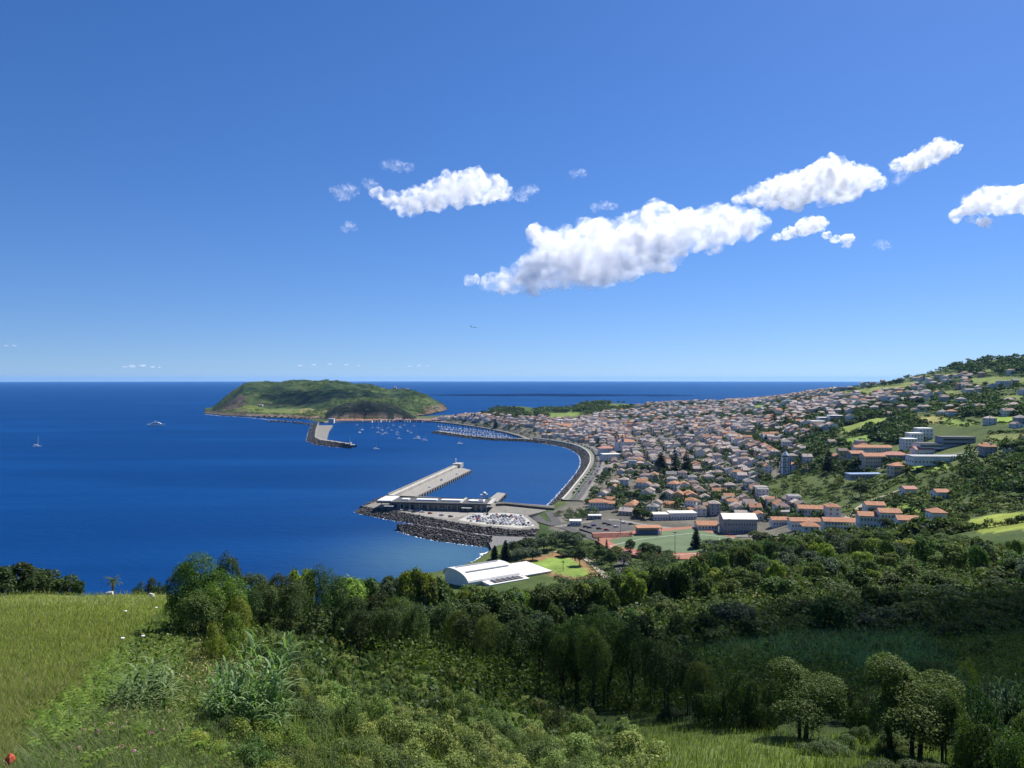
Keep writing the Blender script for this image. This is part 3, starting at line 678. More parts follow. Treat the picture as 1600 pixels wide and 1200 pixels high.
# rubble core so that no light shows between the boulders
def core(name, top, bot, z, label):
    A = np.array([(*p_, z) for p_ in top]); B = np.array([(*p_, -1.5) for p_ in bot]); n_ = len(A)
    V_ = np.vstack([A, B]); F_ = [(i, i + 1, n_ + i + 1, n_ + i) for i in range(n_ - 1)]
    tag(link(name, new_mesh(name, V_, F_, [MATS['basalt']])), label, kind='structure')
core('rubble_slope', [np.array(q) for q in FR_T], FR_B, 3.4, 'dark rubble slope under the quay armour')
core('rubble_slope', bc, bf, 4.0, 'dark rubble slope of the inner breakwater, bay side'); core('rubble_slope', bc, bt, 4.0, 'dark rubble slope of the inner breakwater, quay side'); core('rubble_slope', PL_T, PL_B, 4.2, 'dark rubble slope beside the long pier')
slab('gravel_shore', [(690, 824), (727, 832), (777, 838), (845, 840), (850, 848), (800, 856), (768, 858), (764, 848), (735, 842), (700, 832)], 2.4, -2, 'grey_gravel', label='dark gravel shore between quay and breakwater', kind='structure')

# curved sea wall, promenade and avenue
def resample(pts, step):
    P = np.array(pts, float); s = np.concatenate([[0], np.cumsum(np.hypot(*np.diff(P[:, :2], axis=0).T))]); n_ = max(2, int(s[-1] / step) + 1)
    u = np.linspace(0, s[-1], n_); Q = np.stack([np.interp(u, s, P[:, k]) for k in range(P.shape[1])], -1)
    for _ in range(3): Q[1:-1] = (Q[:-2] + 2 * Q[1:-1] + Q[2:]) / 4
    return Q
def normals(Q):
    d_ = np.gradient(Q[:, :2], axis=0); d_ /= np.linalg.norm(d_, axis=1)[:, None] + 1e-9; return np.stack([d_[:, 1], -d_[:, 0]], -1)
BAYQ = resample(BAY + [sea(826, 689.5)], 8); BN = normals(BAYQ)      # normals point inland (right of the way out)
def offs(Q, Nn, d_): return Q[:, :2] + Nn * d_
def ribbon(name, Q, Nn, d0, d1, z, mat, label=None, kind='structure', lift=.3, thick=None, cols=4):
    """a strip that follows the ground (z None) or lies level at z"""
    rows = [offs(Q, Nn, d0 + (d1 - d0) * k / cols) for k in range(cols + 1)]
    V_ = []
    for rw in rows: V_.append(np.column_stack([rw, (ground(rw[:, 0], rw[:, 1]) + lift) if z is None else np.full(len(rw), z)]))
    V_ = np.stack(V_, 1); n_, k_ = V_.shape[:2]; I = np.arange(n_ * k_).reshape(n_, k_)
    Fq = np.stack([I[:-1, :-1], I[:-1, 1:], I[1:, 1:], I[1:, :-1]], -1).reshape(-1, 4); V_ = V_.reshape(-1, 3)
    if thick:                                    # give the strip a body
        Vb = V_ - np.array((0, 0, thick)); nV = len(V_); ed = [(I[i, 0], I[i + 1, 0]) for i in range(n_ - 1)] + [(I[i + 1, -1], I[i, -1]) for i in range(n_ - 1)]
        Fs_ = np.array([(a_, b_, b_ + nV, a_ + nV) for a_, b_ in ed]); Fq = np.vstack([Fq, Fs_]); V_ = np.vstack([V_, Vb])
    o = link(name, new_mesh(name, V_, Fq, [MATS[mat]]))
    return tag(o, label, kind=kind)
p = band_pts(list(offs(BAYQ, BN, 9)), list(offs(BAYQ, BN, -3)), 4.6, -.4, 2.0, rr); rock_heap('seawall_rock', p, rr.uniform(1.0, 1.7, len(p)), 'dark boulders banked against the curved sea wall', 4)
core('rubble_slope', list(offs(BAYQ, BN, 10)), list(offs(BAYQ, BN, -3)), 4.3, 'dark rubble bank below the curved sea wall')
ribbon('sea_wall', BAYQ, BN, 9.5, 11.0, 7.0, 'pale_concrete', 'pale curved sea wall round the bay', thick=6)
ribbon('promenade', BAYQ, BN, 11.0, 16.5, 6.1, 'paving', 'paved promenade behind the sea wall', thick=3)
ribbon('avenue', BAYQ, BN, 18.5, 27, 6.0, 'asphalt', 'asphalt avenue curving along the waterfront', thick=3)
ribbon('pavement', BAYQ, BN, 27, 31, 6.12, 'paving', 'pavement along the seafront houses', thick=3)
ribbon('verge', BAYQ, BN, 16.5, 18.5, 6.1, 'turf', 'strip of grass between promenade and avenue', thick=3)
for k in range(0, len(BAYQ) - 1, 2): pass
mk = MB()
for i in range(2, len(BAYQ) - 2, 2):
    a_ = BAYQ[i, :2] + BN[i] * 22.75; b_ = a_ + (BAYQ[i + 1, :2] - BAYQ[i, :2]) * .45; n2 = BN[i] * .08
    mk.add([(*(a_ - n2), 6.006), (*(a_ + n2), 6.006), (*(b_ + n2), 6.006), (*(b_ - n2), 6.006)], [(0, 1, 2, 3)])
tag(mk.build('road_marking', MATS['white_paint']), 'white dashed centre line of the waterfront avenue', kind='structure')
# marina mole beyond, carrying on from the avenue
MOLE = resample([sea(*q) for q in ((850, 693), (826, 690), (800, 689), (770, 688), (740, 685.5), (715, 682.5), (690, 678.5), (676, 676.5))], 8); MN = normals(MOLE)
p = band_pts(list(offs(MOLE, MN, 6)), list(offs(MOLE, MN, -5)), 4.5, -.4, 2.6, rr); p2 = band_pts(list(offs(MOLE, MN, 14)), list(offs(MOLE, MN, 20)), 4, -.4, 2.8, rr)
rock_heap('mole_rock', np.vstack([p, p2]), rr.uniform(1.2, 2.0, len(p) + len(p2)), 'dark boulders along the marina mole', 5)
ribbon('marina_mole', MOLE, MN, 4, 15, 4.6, 'concrete', 'concrete top of the marina mole', thick=7)
# marina quay: a flat paved edge
QUAY = resample([sea(*q) for q in ((826, 689.5), (815, 684), (790, 677), (755, 670), (715, 664), (680, 660), (640, 658), (560, 658), (505, 661))], 15); QN = normals(QUAY)
ribbon('marina_quay', QUAY, QN, -4, 14, 3.4, 'paving', 'paved quay round the marina and inner harbour', thick=6)
# north mole and its wharf
WH = [(496, 664.5), (493.5, 686), (510, 688.5), (514, 673), (520, 664.5)]
slab('wharf', WH, 3.6, -4, 'paving', label='grey wharf beside the far mole', kind='structure')
A1 = [at(x, y, 4)[:2] for x, y in ((497, 662), (493, 672), (491.5, 686), (500, 690), (520, 693), (547, 697))]
A2 = [at(x, y, 0)[:2] for x, y in ((487, 664), (482, 676), (479, 689), (492, 695), (520, 698.5), (550, 700.5))]
A3 = [at(x, y, 4)[:2] for x, y in ((498, 662), (495, 672), (493.5, 685), (502, 688.5), (522, 691.5), (548, 695.5))]
p = band_pts(A1, A2, 7, -.4, 2.6, rr); rock_heap('far_mole_rock', p, rr.uniform(1.3, 2.2, len(p)), 'dark boulders on the outer face of the far mole', 6)
core('rubble_slope', A1, A2, 7, 'dark rubble slope of the far mole')
mt = thing('harbour_mole', 'dark harbour mole with a bent arm below the headland', 'mole', (0, 0, 0))
mbm = MB()
for i in range(len(A1) - 1):
    mbm.prism([tuple(A1[i]), tuple(A1[i + 1]), tuple(A3[i + 1]), tuple(A3[i])], -3, 7.2)
stuff(mbm.build('parapet', MATS['concrete'], mt))
mbm = MB()
for i in range(2, len(A3) - 1):
    d_ = np.array(A3[i + 1]) - A3[i]; n_ = np.array((-d_[1], d_[0])) / np.linalg.norm(d_) * 9
    mbm.prism([tuple(A3[i]), tuple(A3[i + 1]), tuple(A3[i + 1] + n_), tuple(A3[i] + n_)], -3, 3.5)
stuff(mbm.build('quay_arm', MATS['dark_stone'], mt))
# far rock spit to the left of the mole
SP = [at(x, y, 0) for x, y in ((418, 659), (440, 659), (460, 660), (480, 663), (492, 665))]
p = np.array([q + np.array((rr.normal() * 5, rr.normal() * 14, rr.uniform(0, 2))) for i in range(4) for q in [SP[i] * (1 - w) + SP[i + 1] * w for w in np.linspace(0, 1, 40)]])
rock_heap('shore_rock', p, rr.uniform(1.5, 4, len(p)), 'low black rocks at the foot of the headland', 7)
# shoreline rocks along the headland
p = []
for x in np.arange(320, 500, .7):
    h = None
    for Yk in np.arange(2150, 2900, 10):
        if head_z(x, Yk) > 1: h = Yk; break
    if h: p.append(((x - 800) / F * h + rr.normal() * 3, h + rr.normal() * 12, rr.uniform(-.5, 1.5)))
rock_heap('headland_rock', np.array(p), rr.uniform(1.5, 5, len(p)), 'dark rocks fringing the headland shore', 8)
# white surf line where the sea meets the rocks
m, t, b = nt('surf'); b.inputs['Base Color'].default_value = (.8, .82, .84, 1); b.inputs['Roughness'].default_value = .8
def surf(line, w, z, seed):
    Q = resample(line, 1.6 if w < 3 else 4); Nn = normals(Q); r = np.random.default_rng(seed); V_, F_ = [], []
    for i in range(len(Q) - 1):
        if r.random() < .45: continue
        a_ = Q[i, :2] + Nn[i] * r.normal() * w * .5; b_ = Q[i + 1, :2] + Nn[i] * r.normal() * w * .5; nn = Nn[i] * w * r.uniform(.15, .55); k = len(V_)
        V_ += [(*(a_ - nn), z), (*(a_ + nn), z), (*(b_ + nn * r.random()), z), (*(b_ - nn * r.random()), z)]; F_.append((k, k + 1, k + 2, k + 3))
    return V_, F_
SV, SF = [], []
for ln, w, sd in (([sea(*q) for q in ((700, 894), (720, 888), (735, 883), (757, 869), (764, 862))], 5.0, 1), (FR_B, 1.2, 2), (bf, 1.4, 3), (list(offs(BAYQ, BN, -4.5)), 1.6, 4), (A2, 2.5, 5), ([sea(*q) for q in ((318, 647), (345, 650), (380, 652), (420, 655.5), (450, 658))], 6, 6)):
    v_, f_ = surf(ln, w, .05 + .004 * sd, sd); k = len(SV); SV += v_; SF += [tuple(k + i for i in q) for q in f_]
tag(link('surf', new_mesh('surf', SV, SF, [MATS['surf']])), 'thin white surf along beach and rocks', kind='stuff')

# ------------------------------------------------------------------ boats
def sailboat_parts(t, L, hull_mat='white_hull', mast=True):
    """L metres long, bow to +x"""
    n_ = 9; prof = [(-.5, .55), (-.38, .8), (-.2, .95), (0, 1), (.15, .93), (.3, .7), (.4, .45), (.47, .18), (.5, .02)]
    B = L * .155; V_, F_ = [], []
    for u, w in prof:
        sheer = .105 * L * (.85 + .5 * max(0, u) ** 1.5)
        V_ += [(u * L, -w * B, sheer), (u * L * .97, -w * B * .8, -.1), (u * L * .97, w * B * .8, -.1), (u * L, w * B, sheer)]
    for i in range(len(prof) - 1):
        for k in range(4): F_.append((i * 4 + k, i * 4 + (k + 1) % 4, i * 4 + 4 + (k + 1) % 4, i * 4 + 4 + k))
    F_.append((3, 2, 1, 0)); F_.append(tuple(len(V_) - 4 + k for k in range(4)))
    link('hull', new_mesh('hull', V_, F_, [MATS[hull_mat]]), t)
    m_ = MB(); z0 = .085 * L
    m_.add([(-.18 * L, -.09 * L, z0), (.2 * L, -.05 * L, z0), (.2 * L, .05 * L, z0), (-.18 * L, .09 * L, z0), (-.16 * L, -.07 * L, z0 + .06 * L), (.12 * L, -.04 * L, z0 + .05 * L), (.12 * L, .04 * L, z0 + .05 * L), (-.16 * L, .07 * L, z0 + .06 * L)],
           [(4, 5, 6, 7), (0, 1, 5, 4), (1, 2, 6, 5), (2, 3, 7, 6), (3, 0, 4, 7), (0, 3, 2, 1)]); m_.build('cabin', MATS['white_hull'], t)
    if mast:
        m_ = MB(); m_.tube([(.06 * L, 0, .1 * L), (.06 * L, 0, 1.3 * L)], [.034 * L, .022 * L], 5); m_.build('mast', MATS['alu_mast'], t)
        m_ = MB(); m_.tube([(.05 * L, 0, .25 * L), (-.2 * L, 0, .255 * L), (-.4 * L, 0, .25 * L)], [.024 * L, .034 * L, .015 * L], 6); m_.build('furled_sail', MATS['white_paint'], t)
        m_ = MB()
        for a_, b_ in (((.49 * L, 0, .12 * L), (.06 * L, 0, 1.27 * L)), ((-.5 * L, 0, .09 * L), (.06 * L, 0, 1.29 * L))): m_.tube([a_, b_], .0028 * L, 3)
        stuff(m_.build('stay', MATS['grey_metal'], t))
def boat_at(px, py, Lpx, rz, label, hull='white_hull', mast=True, group='boats moored in the harbour', cat='sailboat', name='sailboat'):
    q = at(px, py, 0); L = Lpx * q[1] / F
    t = thing(name, label, cat, (q[0], q[1], 0), rz, group); sailboat_parts(t, L, hull, mast); return t
boat_at(58, 698, 13, math.radians(8), 'white sailboat alone on the open sea at far left', group=None)
MOOR = [(588, 702, 8.5, .4, 'white sailboat moored by itself nearest the camera in the outer harbour'), (651, 686, 11, 2.9, 'large white two-stay sailboat with the tallest mast among the moorings'),
        (664, 688.5, 8.5, .3, 'white sailboat just below the tallest masted boat'), (719, 694, 9, .5, 'white sailboat close under the marina mole'), (624, 686, 7, .2, 'small white yacht lowest of the mid-harbour cluster'),
        (562, 676.5, 6.5, 1.2, 'leftmost white sailboat beside the far wharf'), (566, 672, 6.0, .9, 'white sailboat just above the leftmost moored one'), (591, 677, 7, .1, 'white sailboat with dark cover left of the mooring cluster'),
        (597, 673, 7.5, 2.2, 'white sailboat with tall mast in the middle of the cluster'), (598, 679, 5.5, .5, 'small sailboat at the bottom of the cluster'), (603, 677.5, 7.0, .2, 'white sailboat at the right end of the cluster'),
        (591, 669.5, 7, .1, 'white sailboat near the red roofed warehouse quay'), (615, 665.5, 5.5, .3, 'small sailboat moored below the far houses'), (620, 676, 5.5, 2.7, 'sailboat directly above the lowest small yacht'),
        (620, 679, 5, .7, 'pale sailboat between two others in mid harbour'), (626, 669, 5.5, .3, 'sailboat moored off the isthmus quay'), (625, 667, 4.5, .8, 'tiny sailboat just off the isthmus quay'),
        (632, 665, 5, .2, 'white sailboat with its bow to the beach houses'), (637, 674, 5.5, .9, 'sailboat moored between cluster and marina'), (642, 677, 6, 2.6, 'low grey sailboat below the marina entrance'),
        (647, 666, 5.5, .1, 'white sailboat at the marina entrance'), (612, 673, 5, .4, 'small sailboat right of the tall-masted cluster boat'), (607, 669, 4.5, .2, 'small sailboat above the mooring cluster'), (582, 669, 4.5, .1, 'small sailboat off the long red roofs'),
        (654, 683, 5, .7, 'small white boat beside the tallest masted sailboat'), (558, 664.5, 4.5, .1, 'small white sailboat close to the inner jetty')]
for px, py, l, rz, lab in MOOR: boat_at(px, py, l * 1.15, rz, lab)
# marina berths behind the mole
items = []
r_ = random.Random(5)
for row, (x0, y0, x1, y1, n_) in enumerate([(688, 675, 800, 685, 26), (690, 671, 790, 681.5, 24), (685, 667, 770, 675.5, 20)]):
    for i in range(n_):
        u = (i + r_.uniform(-.25, .25)) / (n_ - 1); px, py = x0 + (x1 - x0) * u, y0 + (y1 - y0) * u
        t = boat_at(px, py, r_.uniform(5.2, 7.2), math.radians(r_.choice([75, 255]) + r_.uniform(-6, 6)), None, r_.choice(['white_hull'] * 5 + ['dark_hull']), True, 'sailboats berthed in the marina')
        t['label'] = 'berthed sailboat, %s from left in the %s marina row behind the mole' % (ordinal(i), ('nearest', 'middle', 'far')[row])
for row, (x0, y0, x1, y1) in enumerate([(684, 673, 798, 683.4), (686, 669, 786, 678.6)]):
    a_, b_ = at(x0, y0, .6), at(x1, y1, .6); m_ = MB(); m_.bar(a_, b_, 3.0, .8); o = m_.build('pontoon', MATS['pale_concrete']); tag(o, 'floating pontoon between the %s marina rows' % ('near' if row == 0 else 'far'), 'pontoon')
# motor yacht
q = at(244, 665.5, 0); L = 28 * q[1] / F
Yt = thing('motor_yacht', 'large white motor yacht lying at anchor on the open sea', 'yacht', (q[0], q[1], 0), math.radians(4))
prof = [(-.5, .8, .1), (-.3, .95, .1), (0, 1, .105), (.25, .8, .115), (.4, .45, .13), (.5, .03, .145)]
V_, F_ = [], []
for u, w, h in prof: V_ += [(u * L, -w * L * .085, h * L), (u * L * .94, -w * L * .07, -.2), (u * L * .94, w * L * .07, -.2), (u * L, w * L * .085, h * L)]
for i in range(5):
    for k in range(4): F_.append((i * 4 + k, i * 4 + (k + 1) % 4, i * 4 + 4 + (k + 1) % 4, i * 4 + 4 + k))
F_ += [(3, 2, 1, 0), (20, 21, 22, 23)]
link('hull', new_mesh('hull', V_, F_, [MATS['white_hull']]), Yt)
def deckhouse(x0, x1, w, z0, z1, rake):
    m_ = MB(); m_.add([(x0, -w, z0), (x1, -w * .8, z0), (x1, w * .8, z0), (x0, w, z0), (x0 + rake * .3, -w * .9, z1), (x1 - rake, -w * .7, z1), (x1 - rake, w * .7, z1), (x0 + rake * .3, w * .9, z1)], [(0, 3, 2, 1), (4, 5, 6, 7), (0, 1, 5, 4), (1, 2, 6, 5), (2, 3, 7, 6), (3, 0, 4, 7)]); return m_
deckhouse(-.3 * L, .28 * L, .07 * L, .1 * L, .165 * L, .06 * L).build('main_deckhouse', MATS['white_hull'], Yt)
deckhouse(-.2 * L, .16 * L, .06 * L, .165 * L, .215 * L, .06 * L).build('upper_deckhouse', MATS['white_hull'], Yt)
m_ = MB(); m_.box(-.22 * L, .2 * L, -.0725 * L, .0725 * L, .125 * L, .145 * L); m_.build('window', MATS['glass_dark'], Yt)
m_ = MB(); m_.tube([(-.05 * L, 0, .21 * L), (-.08 * L, 0, .31 * L)], [.012 * L, .006 * L], 6); m_.box(-.1 * L, -.02 * L, -.03 * L, .03 * L, .25 * L, .26 * L); stuff(m_.build('radar_mast', MATS['white_hull'], Yt))
# work ship at the end of the mole
q = at(546, 699, 0); L = 21 * q[1] / F
Wt = thing('work_ship', 'dark hulled ship with pale upperworks moored at the mole end', 'ship', (q[0], q[1] + 4, 0), math.radians(3))
V_ = [tuple((v[0] / 1.0, v[1], v[2])) for v in V_]; s_ = L / (28 * at(244, 665.5, 0)[1] / F)
link('hull', new_mesh('hull', [(v[0] * s_, v[1] * s_ * 1.3, v[2] * s_ * 1.3) for v in V_], F_, [MATS['dark_hull']]), Wt)
m_ = MB(); m_.box(-.42 * L, .36 * L, -.1 * L, .1 * L, .14 * L, .2 * L); m_.build('bulwark', MATS['white_hull'], Wt)
m_ = MB(); m_.box(-.06 * L, .12 * L, -.07 * L, .07 * L, .2 * L, .36 * L); m_.build('wheelhouse', MATS['white_hull'], Wt)
m_ = MB(); m_.tube([(0, 0, .35 * L), (0, 0, .75 * L)], [.03 * L, .012 * L], 6); m_.build('mast', MATS['alu_mast'], Wt)
# ferry behind the terminal: only its white upperworks show
q = at(756, 783.5, 0); Ft = thing('ferry', 'white ferry with rounded bridge berthed behind the dark terminal roof', 'ferry', (q[0], q[1] + 14, 0), math.radians(30))
L = 17.0; Ft.scale = (.62, .62, .62)
V2 = [(v[0] * L / 28 / (at(244, 665.5, 0)[1] / F), v[1] * L / 28 / (at(244, 665.5, 0)[1] / F) * 1.5, v[2] * L / 28 / (at(244, 665.5, 0)[1] / F) * 1.6) for v in V_]
link('hull', new_mesh('hull', V2, F_, [MATS['white_hull']]), Ft)
deckhouse(-8, 8, 3.2, 4.2, 8.2, 2.0).build('cabin', MATS['white_hull'], Ft)
m_ = MB(); m_.lathe([(3.2, 8.2), (3.2, 9.6), (2.7, 11), (1.6, 11.9), (.1, 12.3)], 14); m_.build('bridge', MATS['white_hull'], Ft)
m_ = MB(); m_.lathe([(3.24, 8.7), (3.24, 9.4)], 14); m_.build('window', MATS['glass_dark'], Ft)
m_ = MB(); m_.tube([(0, 0, 12.2), (0, 0, 16)], .14, 5); m_.build('mast', MATS['alu_mast'], Ft)
# ------------------------------------------------------------------ houses
objcol('render_wall', .85, .22, .5); objcol('tiled_roof', .85, .4, .7); vcol('town_wall', .85, .25, .3)
WALLS = {'white': (.74, .73, .70), 'cream': (.60, .54, .42), 'yellow': (.58, .46, .22), 'pink': (.55, .38, .32), 'grey': (.38, .38, .38)}
ROOFS = {'orange': (.40, .20, .11), 'brown': (.26, .195, .165), 'dark brown': (.15, .115, .10), 'faded pink': (.40, .335, .30), 'grey': (.27, .26, .25)}
def house_meshes(seed):
    r = random.Random(seed); kind = ['gable', 'hip', 'gable', 'hip', 'gable', 'flat', 'gable', 'hip', 'gable'][seed % 9]
    w = r.uniform(8.5, 14); d_ = r.uniform(7.5, 10.5); fl = r.choice([1, 2, 2, 2, 3] if seed % 4 else [1, 2]); h = 2.9 * fl + .3; a, b_ = w / 2, d_ / 2
    rh = b_ * r.uniform(.42, .58); e = .45
    wall, roof = MB(), MB()
    if kind == 'gable':
        wall.add([(-a, -b_, -3), (a, -b_, -3), (a, b_, -3), (-a, b_, -3), (-a, -b_, h), (a, -b_, h), (a, b_, h), (-a, b_, h), (-a, 0, h + rh), (a, 0, h + rh)],
                 [(0, 3, 2, 1), (0, 1, 5, 4), (2, 3, 7, 6), (1, 2, 6, 9, 5), (3, 0, 4, 8, 7), (4, 5, 9, 8), (6, 7, 8, 9)])
        s = rh / b_
        for sg in (-1, 1):
            z0, z1 = h - e * s + .06, h + rh + .06; x = a + .3
            P = [(-x, sg * (b_ + e), z0), (x, sg * (b_ + e), z0), (x, 0, z1), (-x, 0, z1)]; P += [(p[0], p[1], p[2] + .22) for p in P]
            f = [(0, 3, 2, 1), (4, 5, 6, 7), (0, 1, 5, 4), (1, 2, 6, 5), (2, 3, 7, 6), (3, 0, 4, 7)]
            roof.add(P, f if sg < 0 else [q[::-1] for q in f])
    elif kind == 'hip':
        wall.box(-a, a, -b_, b_, -3, h); x, y = a + e, b_ + e; q = max(a - b_ * .95, .4)
        roof.add([(-x, -y, h - .05), (x, -y, h - .05), (x, y, h - .05), (-x, y, h - .05), (-x, -y, h + .2), (x, -y, h + .2), (x, y, h + .2), (-x, y, h + .2), (-q, 0, h + rh + .2), (q, 0, h + rh + .2)],
                 [(0, 3, 2, 1), (0, 1, 5, 4), (1, 2, 6, 5), (2, 3, 7, 6), (3, 0, 4, 7), (4, 5, 9, 8), (5, 6, 9), (6, 7, 8, 9), (7, 4, 8)])
    else:
        wall.box(-a, a, -b_, b_, -3, h + .7); roof.box(-a + .3, a - .3, -b_ + .3, b_ - .3, h + .702, h + .8)
    win, door, ch = MB(), MB(), MB()
    n = max(2, int(w / 2.6)); m_ = max(2, int(d_ / 3))
    for f in range(fl):
        z = 1.0 + 2.9 * f
        for side in (-1, 1):
            for k in range(n):
                x = -a + (k + .5) * w / n
                if f == 0 and k == n // 2 and side < 0:
                    door.box(x - .5, x + .5, -b_ - .05, -b_ + .05, 0, 2.1); continue
                y0 = side * b_; win.box(x - .62, x + .62, min(y0, y0 + side * .03), max(y0, y0 + side * .03), z - .1, z + 1.5, 1); win.box(x - .47, x + .47, min(y0, y0 + side * .06), max(y0, y0 + side * .06), z, z + 1.38, 0)
            for k in range(m_):
                y = -b_ + (k + .5) * d_ / m_; x0 = side * a
                win.box(min(x0, x0 + side * .06), max(x0, x0 + side * .06), y - .45, y + .45, z, z + 1.35, 0)
    cx = r.uniform(-a * .6, a * .6); cy = r.choice([-1, 1]) * b_ * .3; ch.box(cx - .35, cx + .35, cy - .3, cy + .3, h, h + rh + .5); ch.box(cx - .43, cx + .43, cy - .38, cy + .38, h + rh + .5, h + rh + .68)
    return dict(kind=kind, w=w, d=d_, fl=fl, wall=wall.mesh('house_wall', [MATS['render_wall']]), roof=roof.mesh('house_roof', [MATS['tiled_roof'] if kind != 'flat' else MATS['tiled_roof']]),
                window=win.mesh('house_window', [MATS['glass_dark'], MATS['white_plaster']]), door=door.mesh('house_door', [MATS['bark']]), chimney=ch.mesh('house_chimney', [MATS['white_plaster']]))
HP = [house_meshes(s) for s in range(27)]
BOOK = []                                        # occupied ground: (x, y, radius)
def book(x, y, r): BOOK.append((x, y, r))
def free(x, y, r=4.0): return all((x - a) ** 2 + (y - b) ** 2 > (r + c) ** 2 for a, b, c in BOOK)

# ---- buildings one can single out
def windows(t, x0, x1, y, z0, cols, rows, w, h, step_z, mat='glass_dark', out=-1, joined=False, frame=True):
    """windows on a wall facing -y (out=-1) or +y; each its own part with a frame"""
    jm = MB()
    for i in range(cols):
        for j in range(rows):
            x = x0 + (i + .5) * (x1 - x0) / cols; z = z0 + j * step_z; ya, yb = sorted((y + out * .06, y - out * .1))
            if joined: jm.box(x - w / 2, x + w / 2, ya, yb, z, z + h)
            else:
                m_ = MB(); m_.box(x - w / 2, x + w / 2, ya, yb, z, z + h); m_.build('window', MATS[mat], t)
    if joined: stuff(jm.build('window', MATS[mat], t))
def gable_roof(t, a, b_, z, rh, mat, e=.5, name='roof', c=(0, 0), axis='x'):
    P0 = [(-a - e, -b_ - e, z), (a + e, -b_ - e, z), (a + e, 0, z + rh), (-a - e, 0, z + rh), (-a - e, b_ + e, z), (a + e, b_ + e, z)]
    P = P0 + [(x, y, zz + .3) for x, y, zz in P0]
    Fq = [(6, 7, 8, 9), (9, 8, 11, 10), (3, 2, 1, 0), (4, 5, 2, 3), (0, 1, 7, 6), (5, 4, 10, 11), (1, 2, 8, 7), (2, 5, 11, 8), (4, 3, 9, 10), (3, 0, 6, 9)]
    if axis == 'y': P = [(-y, x, zz) for x, y, zz in P]
    m_ = MB(); m_.add([(x + c[0], y + c[1], zz) for x, y, zz in P], Fq); return m_.build(name, MATS[mat], t)
def hip_roof(t, a, b_, z, rh, mat, e=.5, c=(0, 0)):
    x, y, q = a + e, b_ + e, max(a - b_, .5); m_ = MB()
    m_.add([(-x + c[0], -y + c[1], z), (x + c[0], -y + c[1], z), (x + c[0], y + c[1], z), (-x + c[0], y + c[1], z), (-x + c[0], -y + c[1], z + .3), (x + c[0], -y + c[1], z + .3), (x + c[0], y + c[1], z + .3), (-x + c[0], y + c[1], z + .3), (-q + c[0], c[1], z + rh), (q + c[0], c[1], z + rh)],
           [(0, 3, 2, 1), (0, 1, 5, 4), (1, 2, 6, 5), (2, 3, 7, 6), (3, 0, 4, 7), (4, 5, 9, 8), (5, 6, 9), (6, 7, 8, 9), (7, 4, 8)]); return m_.build('roof', MATS[mat], t)
def block(name, label, cat, px, py, wpx, h, d_, rz=0, wall='white_plaster', roof='flat', rmat='dark_roof', rows=2, cols=8, group=None, joined=True, band=False, sink=1.6):
    q = ray(px, py); w = wpx * q[1] / F; a, b_ = w / 2, d_ / 2
    t = thing(name, label, cat, (q[0], q[1] + b_, q[2]), math.radians(rz), group); book(q[0], q[1] + b_, max(a * .9, b_) + 3)
    if w > d_ * 1.6:
        for s in (-.7, .7): book(q[0] + s * a * math.cos(math.radians(rz)), q[1] + b_ + s * a * math.sin(math.radians(rz)), b_ + 3)
    m_ = MB(); m_.box(-a, a, -b_, b_, -sink, h); m_.build('wall', MATS[wall], t)
    if roof == 'flat': m_ = MB(); m_.box(-a - .3, a + .3, -b_ - .3, b_ + .3, h, h + .5); m_.build('roof', MATS[rmat], t)
    elif roof == 'hip': hip_roof(t, a, b_, h, b_ * .55, rmat)
    else:
        m_ = MB(); rh = b_ * .42; m_.add([(-a, -b_, h), (-a, b_, h), (-a, 0, h + rh), (a, -b_, h), (a, b_, h), (a, 0, h + rh)], [(0, 2, 1), (3, 4, 5), (0, 3, 5, 2), (1, 2, 5, 4)]); m_.build('gable', MATS[wall], t); gable_roof(t, a, b_, h, rh, rmat)
    st = h / rows
    if band:
        for j in range(rows): m_ = MB(); m_.box(-a + .8, a - .8, -b_ - .06, -b_ + .05, j * st + .9, j * st + 2.3); m_.build('window', MATS['glass_dark'], t)
    else:
        windows(t, -a + .5, a - .5, -b_, .8, cols, rows, min(.95, w / cols * .4), min(1.4, st * .48), st, joined=joined)
        windows(t, -b_, b_, 0, 0, 0, 0, 1, 1, 1, joined=True) if False else None
        sw = MB()
        for s in (-1, 1):
            for k in range(max(2, int(d_ / 3.5))):
                for j in range(rows):
                    y = -b_ + (k + .5) * d_ / max(2, int(d_ / 3.5)); xa, xb = sorted((s * a + s * .06, s * a - s * .1)); sw.box(xa, xb, y - .5, y + .5, j * st + .8, j * st + .8 + min(1.6, st * .55))
        stuff(sw.build('side_window', MATS['glass_dark'], t))
    return t
# church with the tall black and white tower
q = ray(1230, 741); Ct = thing('church', 'white church with tall square tower trimmed in black stone', 'church', (q[0], q[1] + 4, q[2]), math.radians(6)); book(q[0], q[1] + 10, 16)
k = q[1] / F; tw = 11 * k / 2; th = 27 * k
m = MB(); m.box(-tw, tw, -tw, tw, -3, th); m.build('tower', MATS['white_plaster'], Ct)
m = MB()
for sx in (-1, 1):
    for sy in (-1, 1): m.box(sx * tw - .32, sx * tw + .32, sy * tw - .32, sy * tw + .32, -3, th + .3)
for z in (.36, .66, .99): m.box(-tw - .3, tw + .3, -tw - .3, tw + .3, th * z, th * z + .5)
stuff(m.build('corner_trim', MATS['black_trim'], Ct))
m = MB(); m.lathe([(tw * 1.1, th + .8), (tw * .95, th + 2), (tw * .5, th + 4), (tw * .25, th + 5), (.15, th + 7)], 8); m.build('cupola', MATS['white_plaster'], Ct)
for z in (.1, .44, .73):
    for sx in (-.45, .45):
        m = MB(); m.box(sx * tw - .4, sx * tw + .4, -tw - .08, -tw + .1, th * z, th * z + th * .17); m.build('bell_opening' if z > .7 else 'window', MATS['black_trim'], Ct)
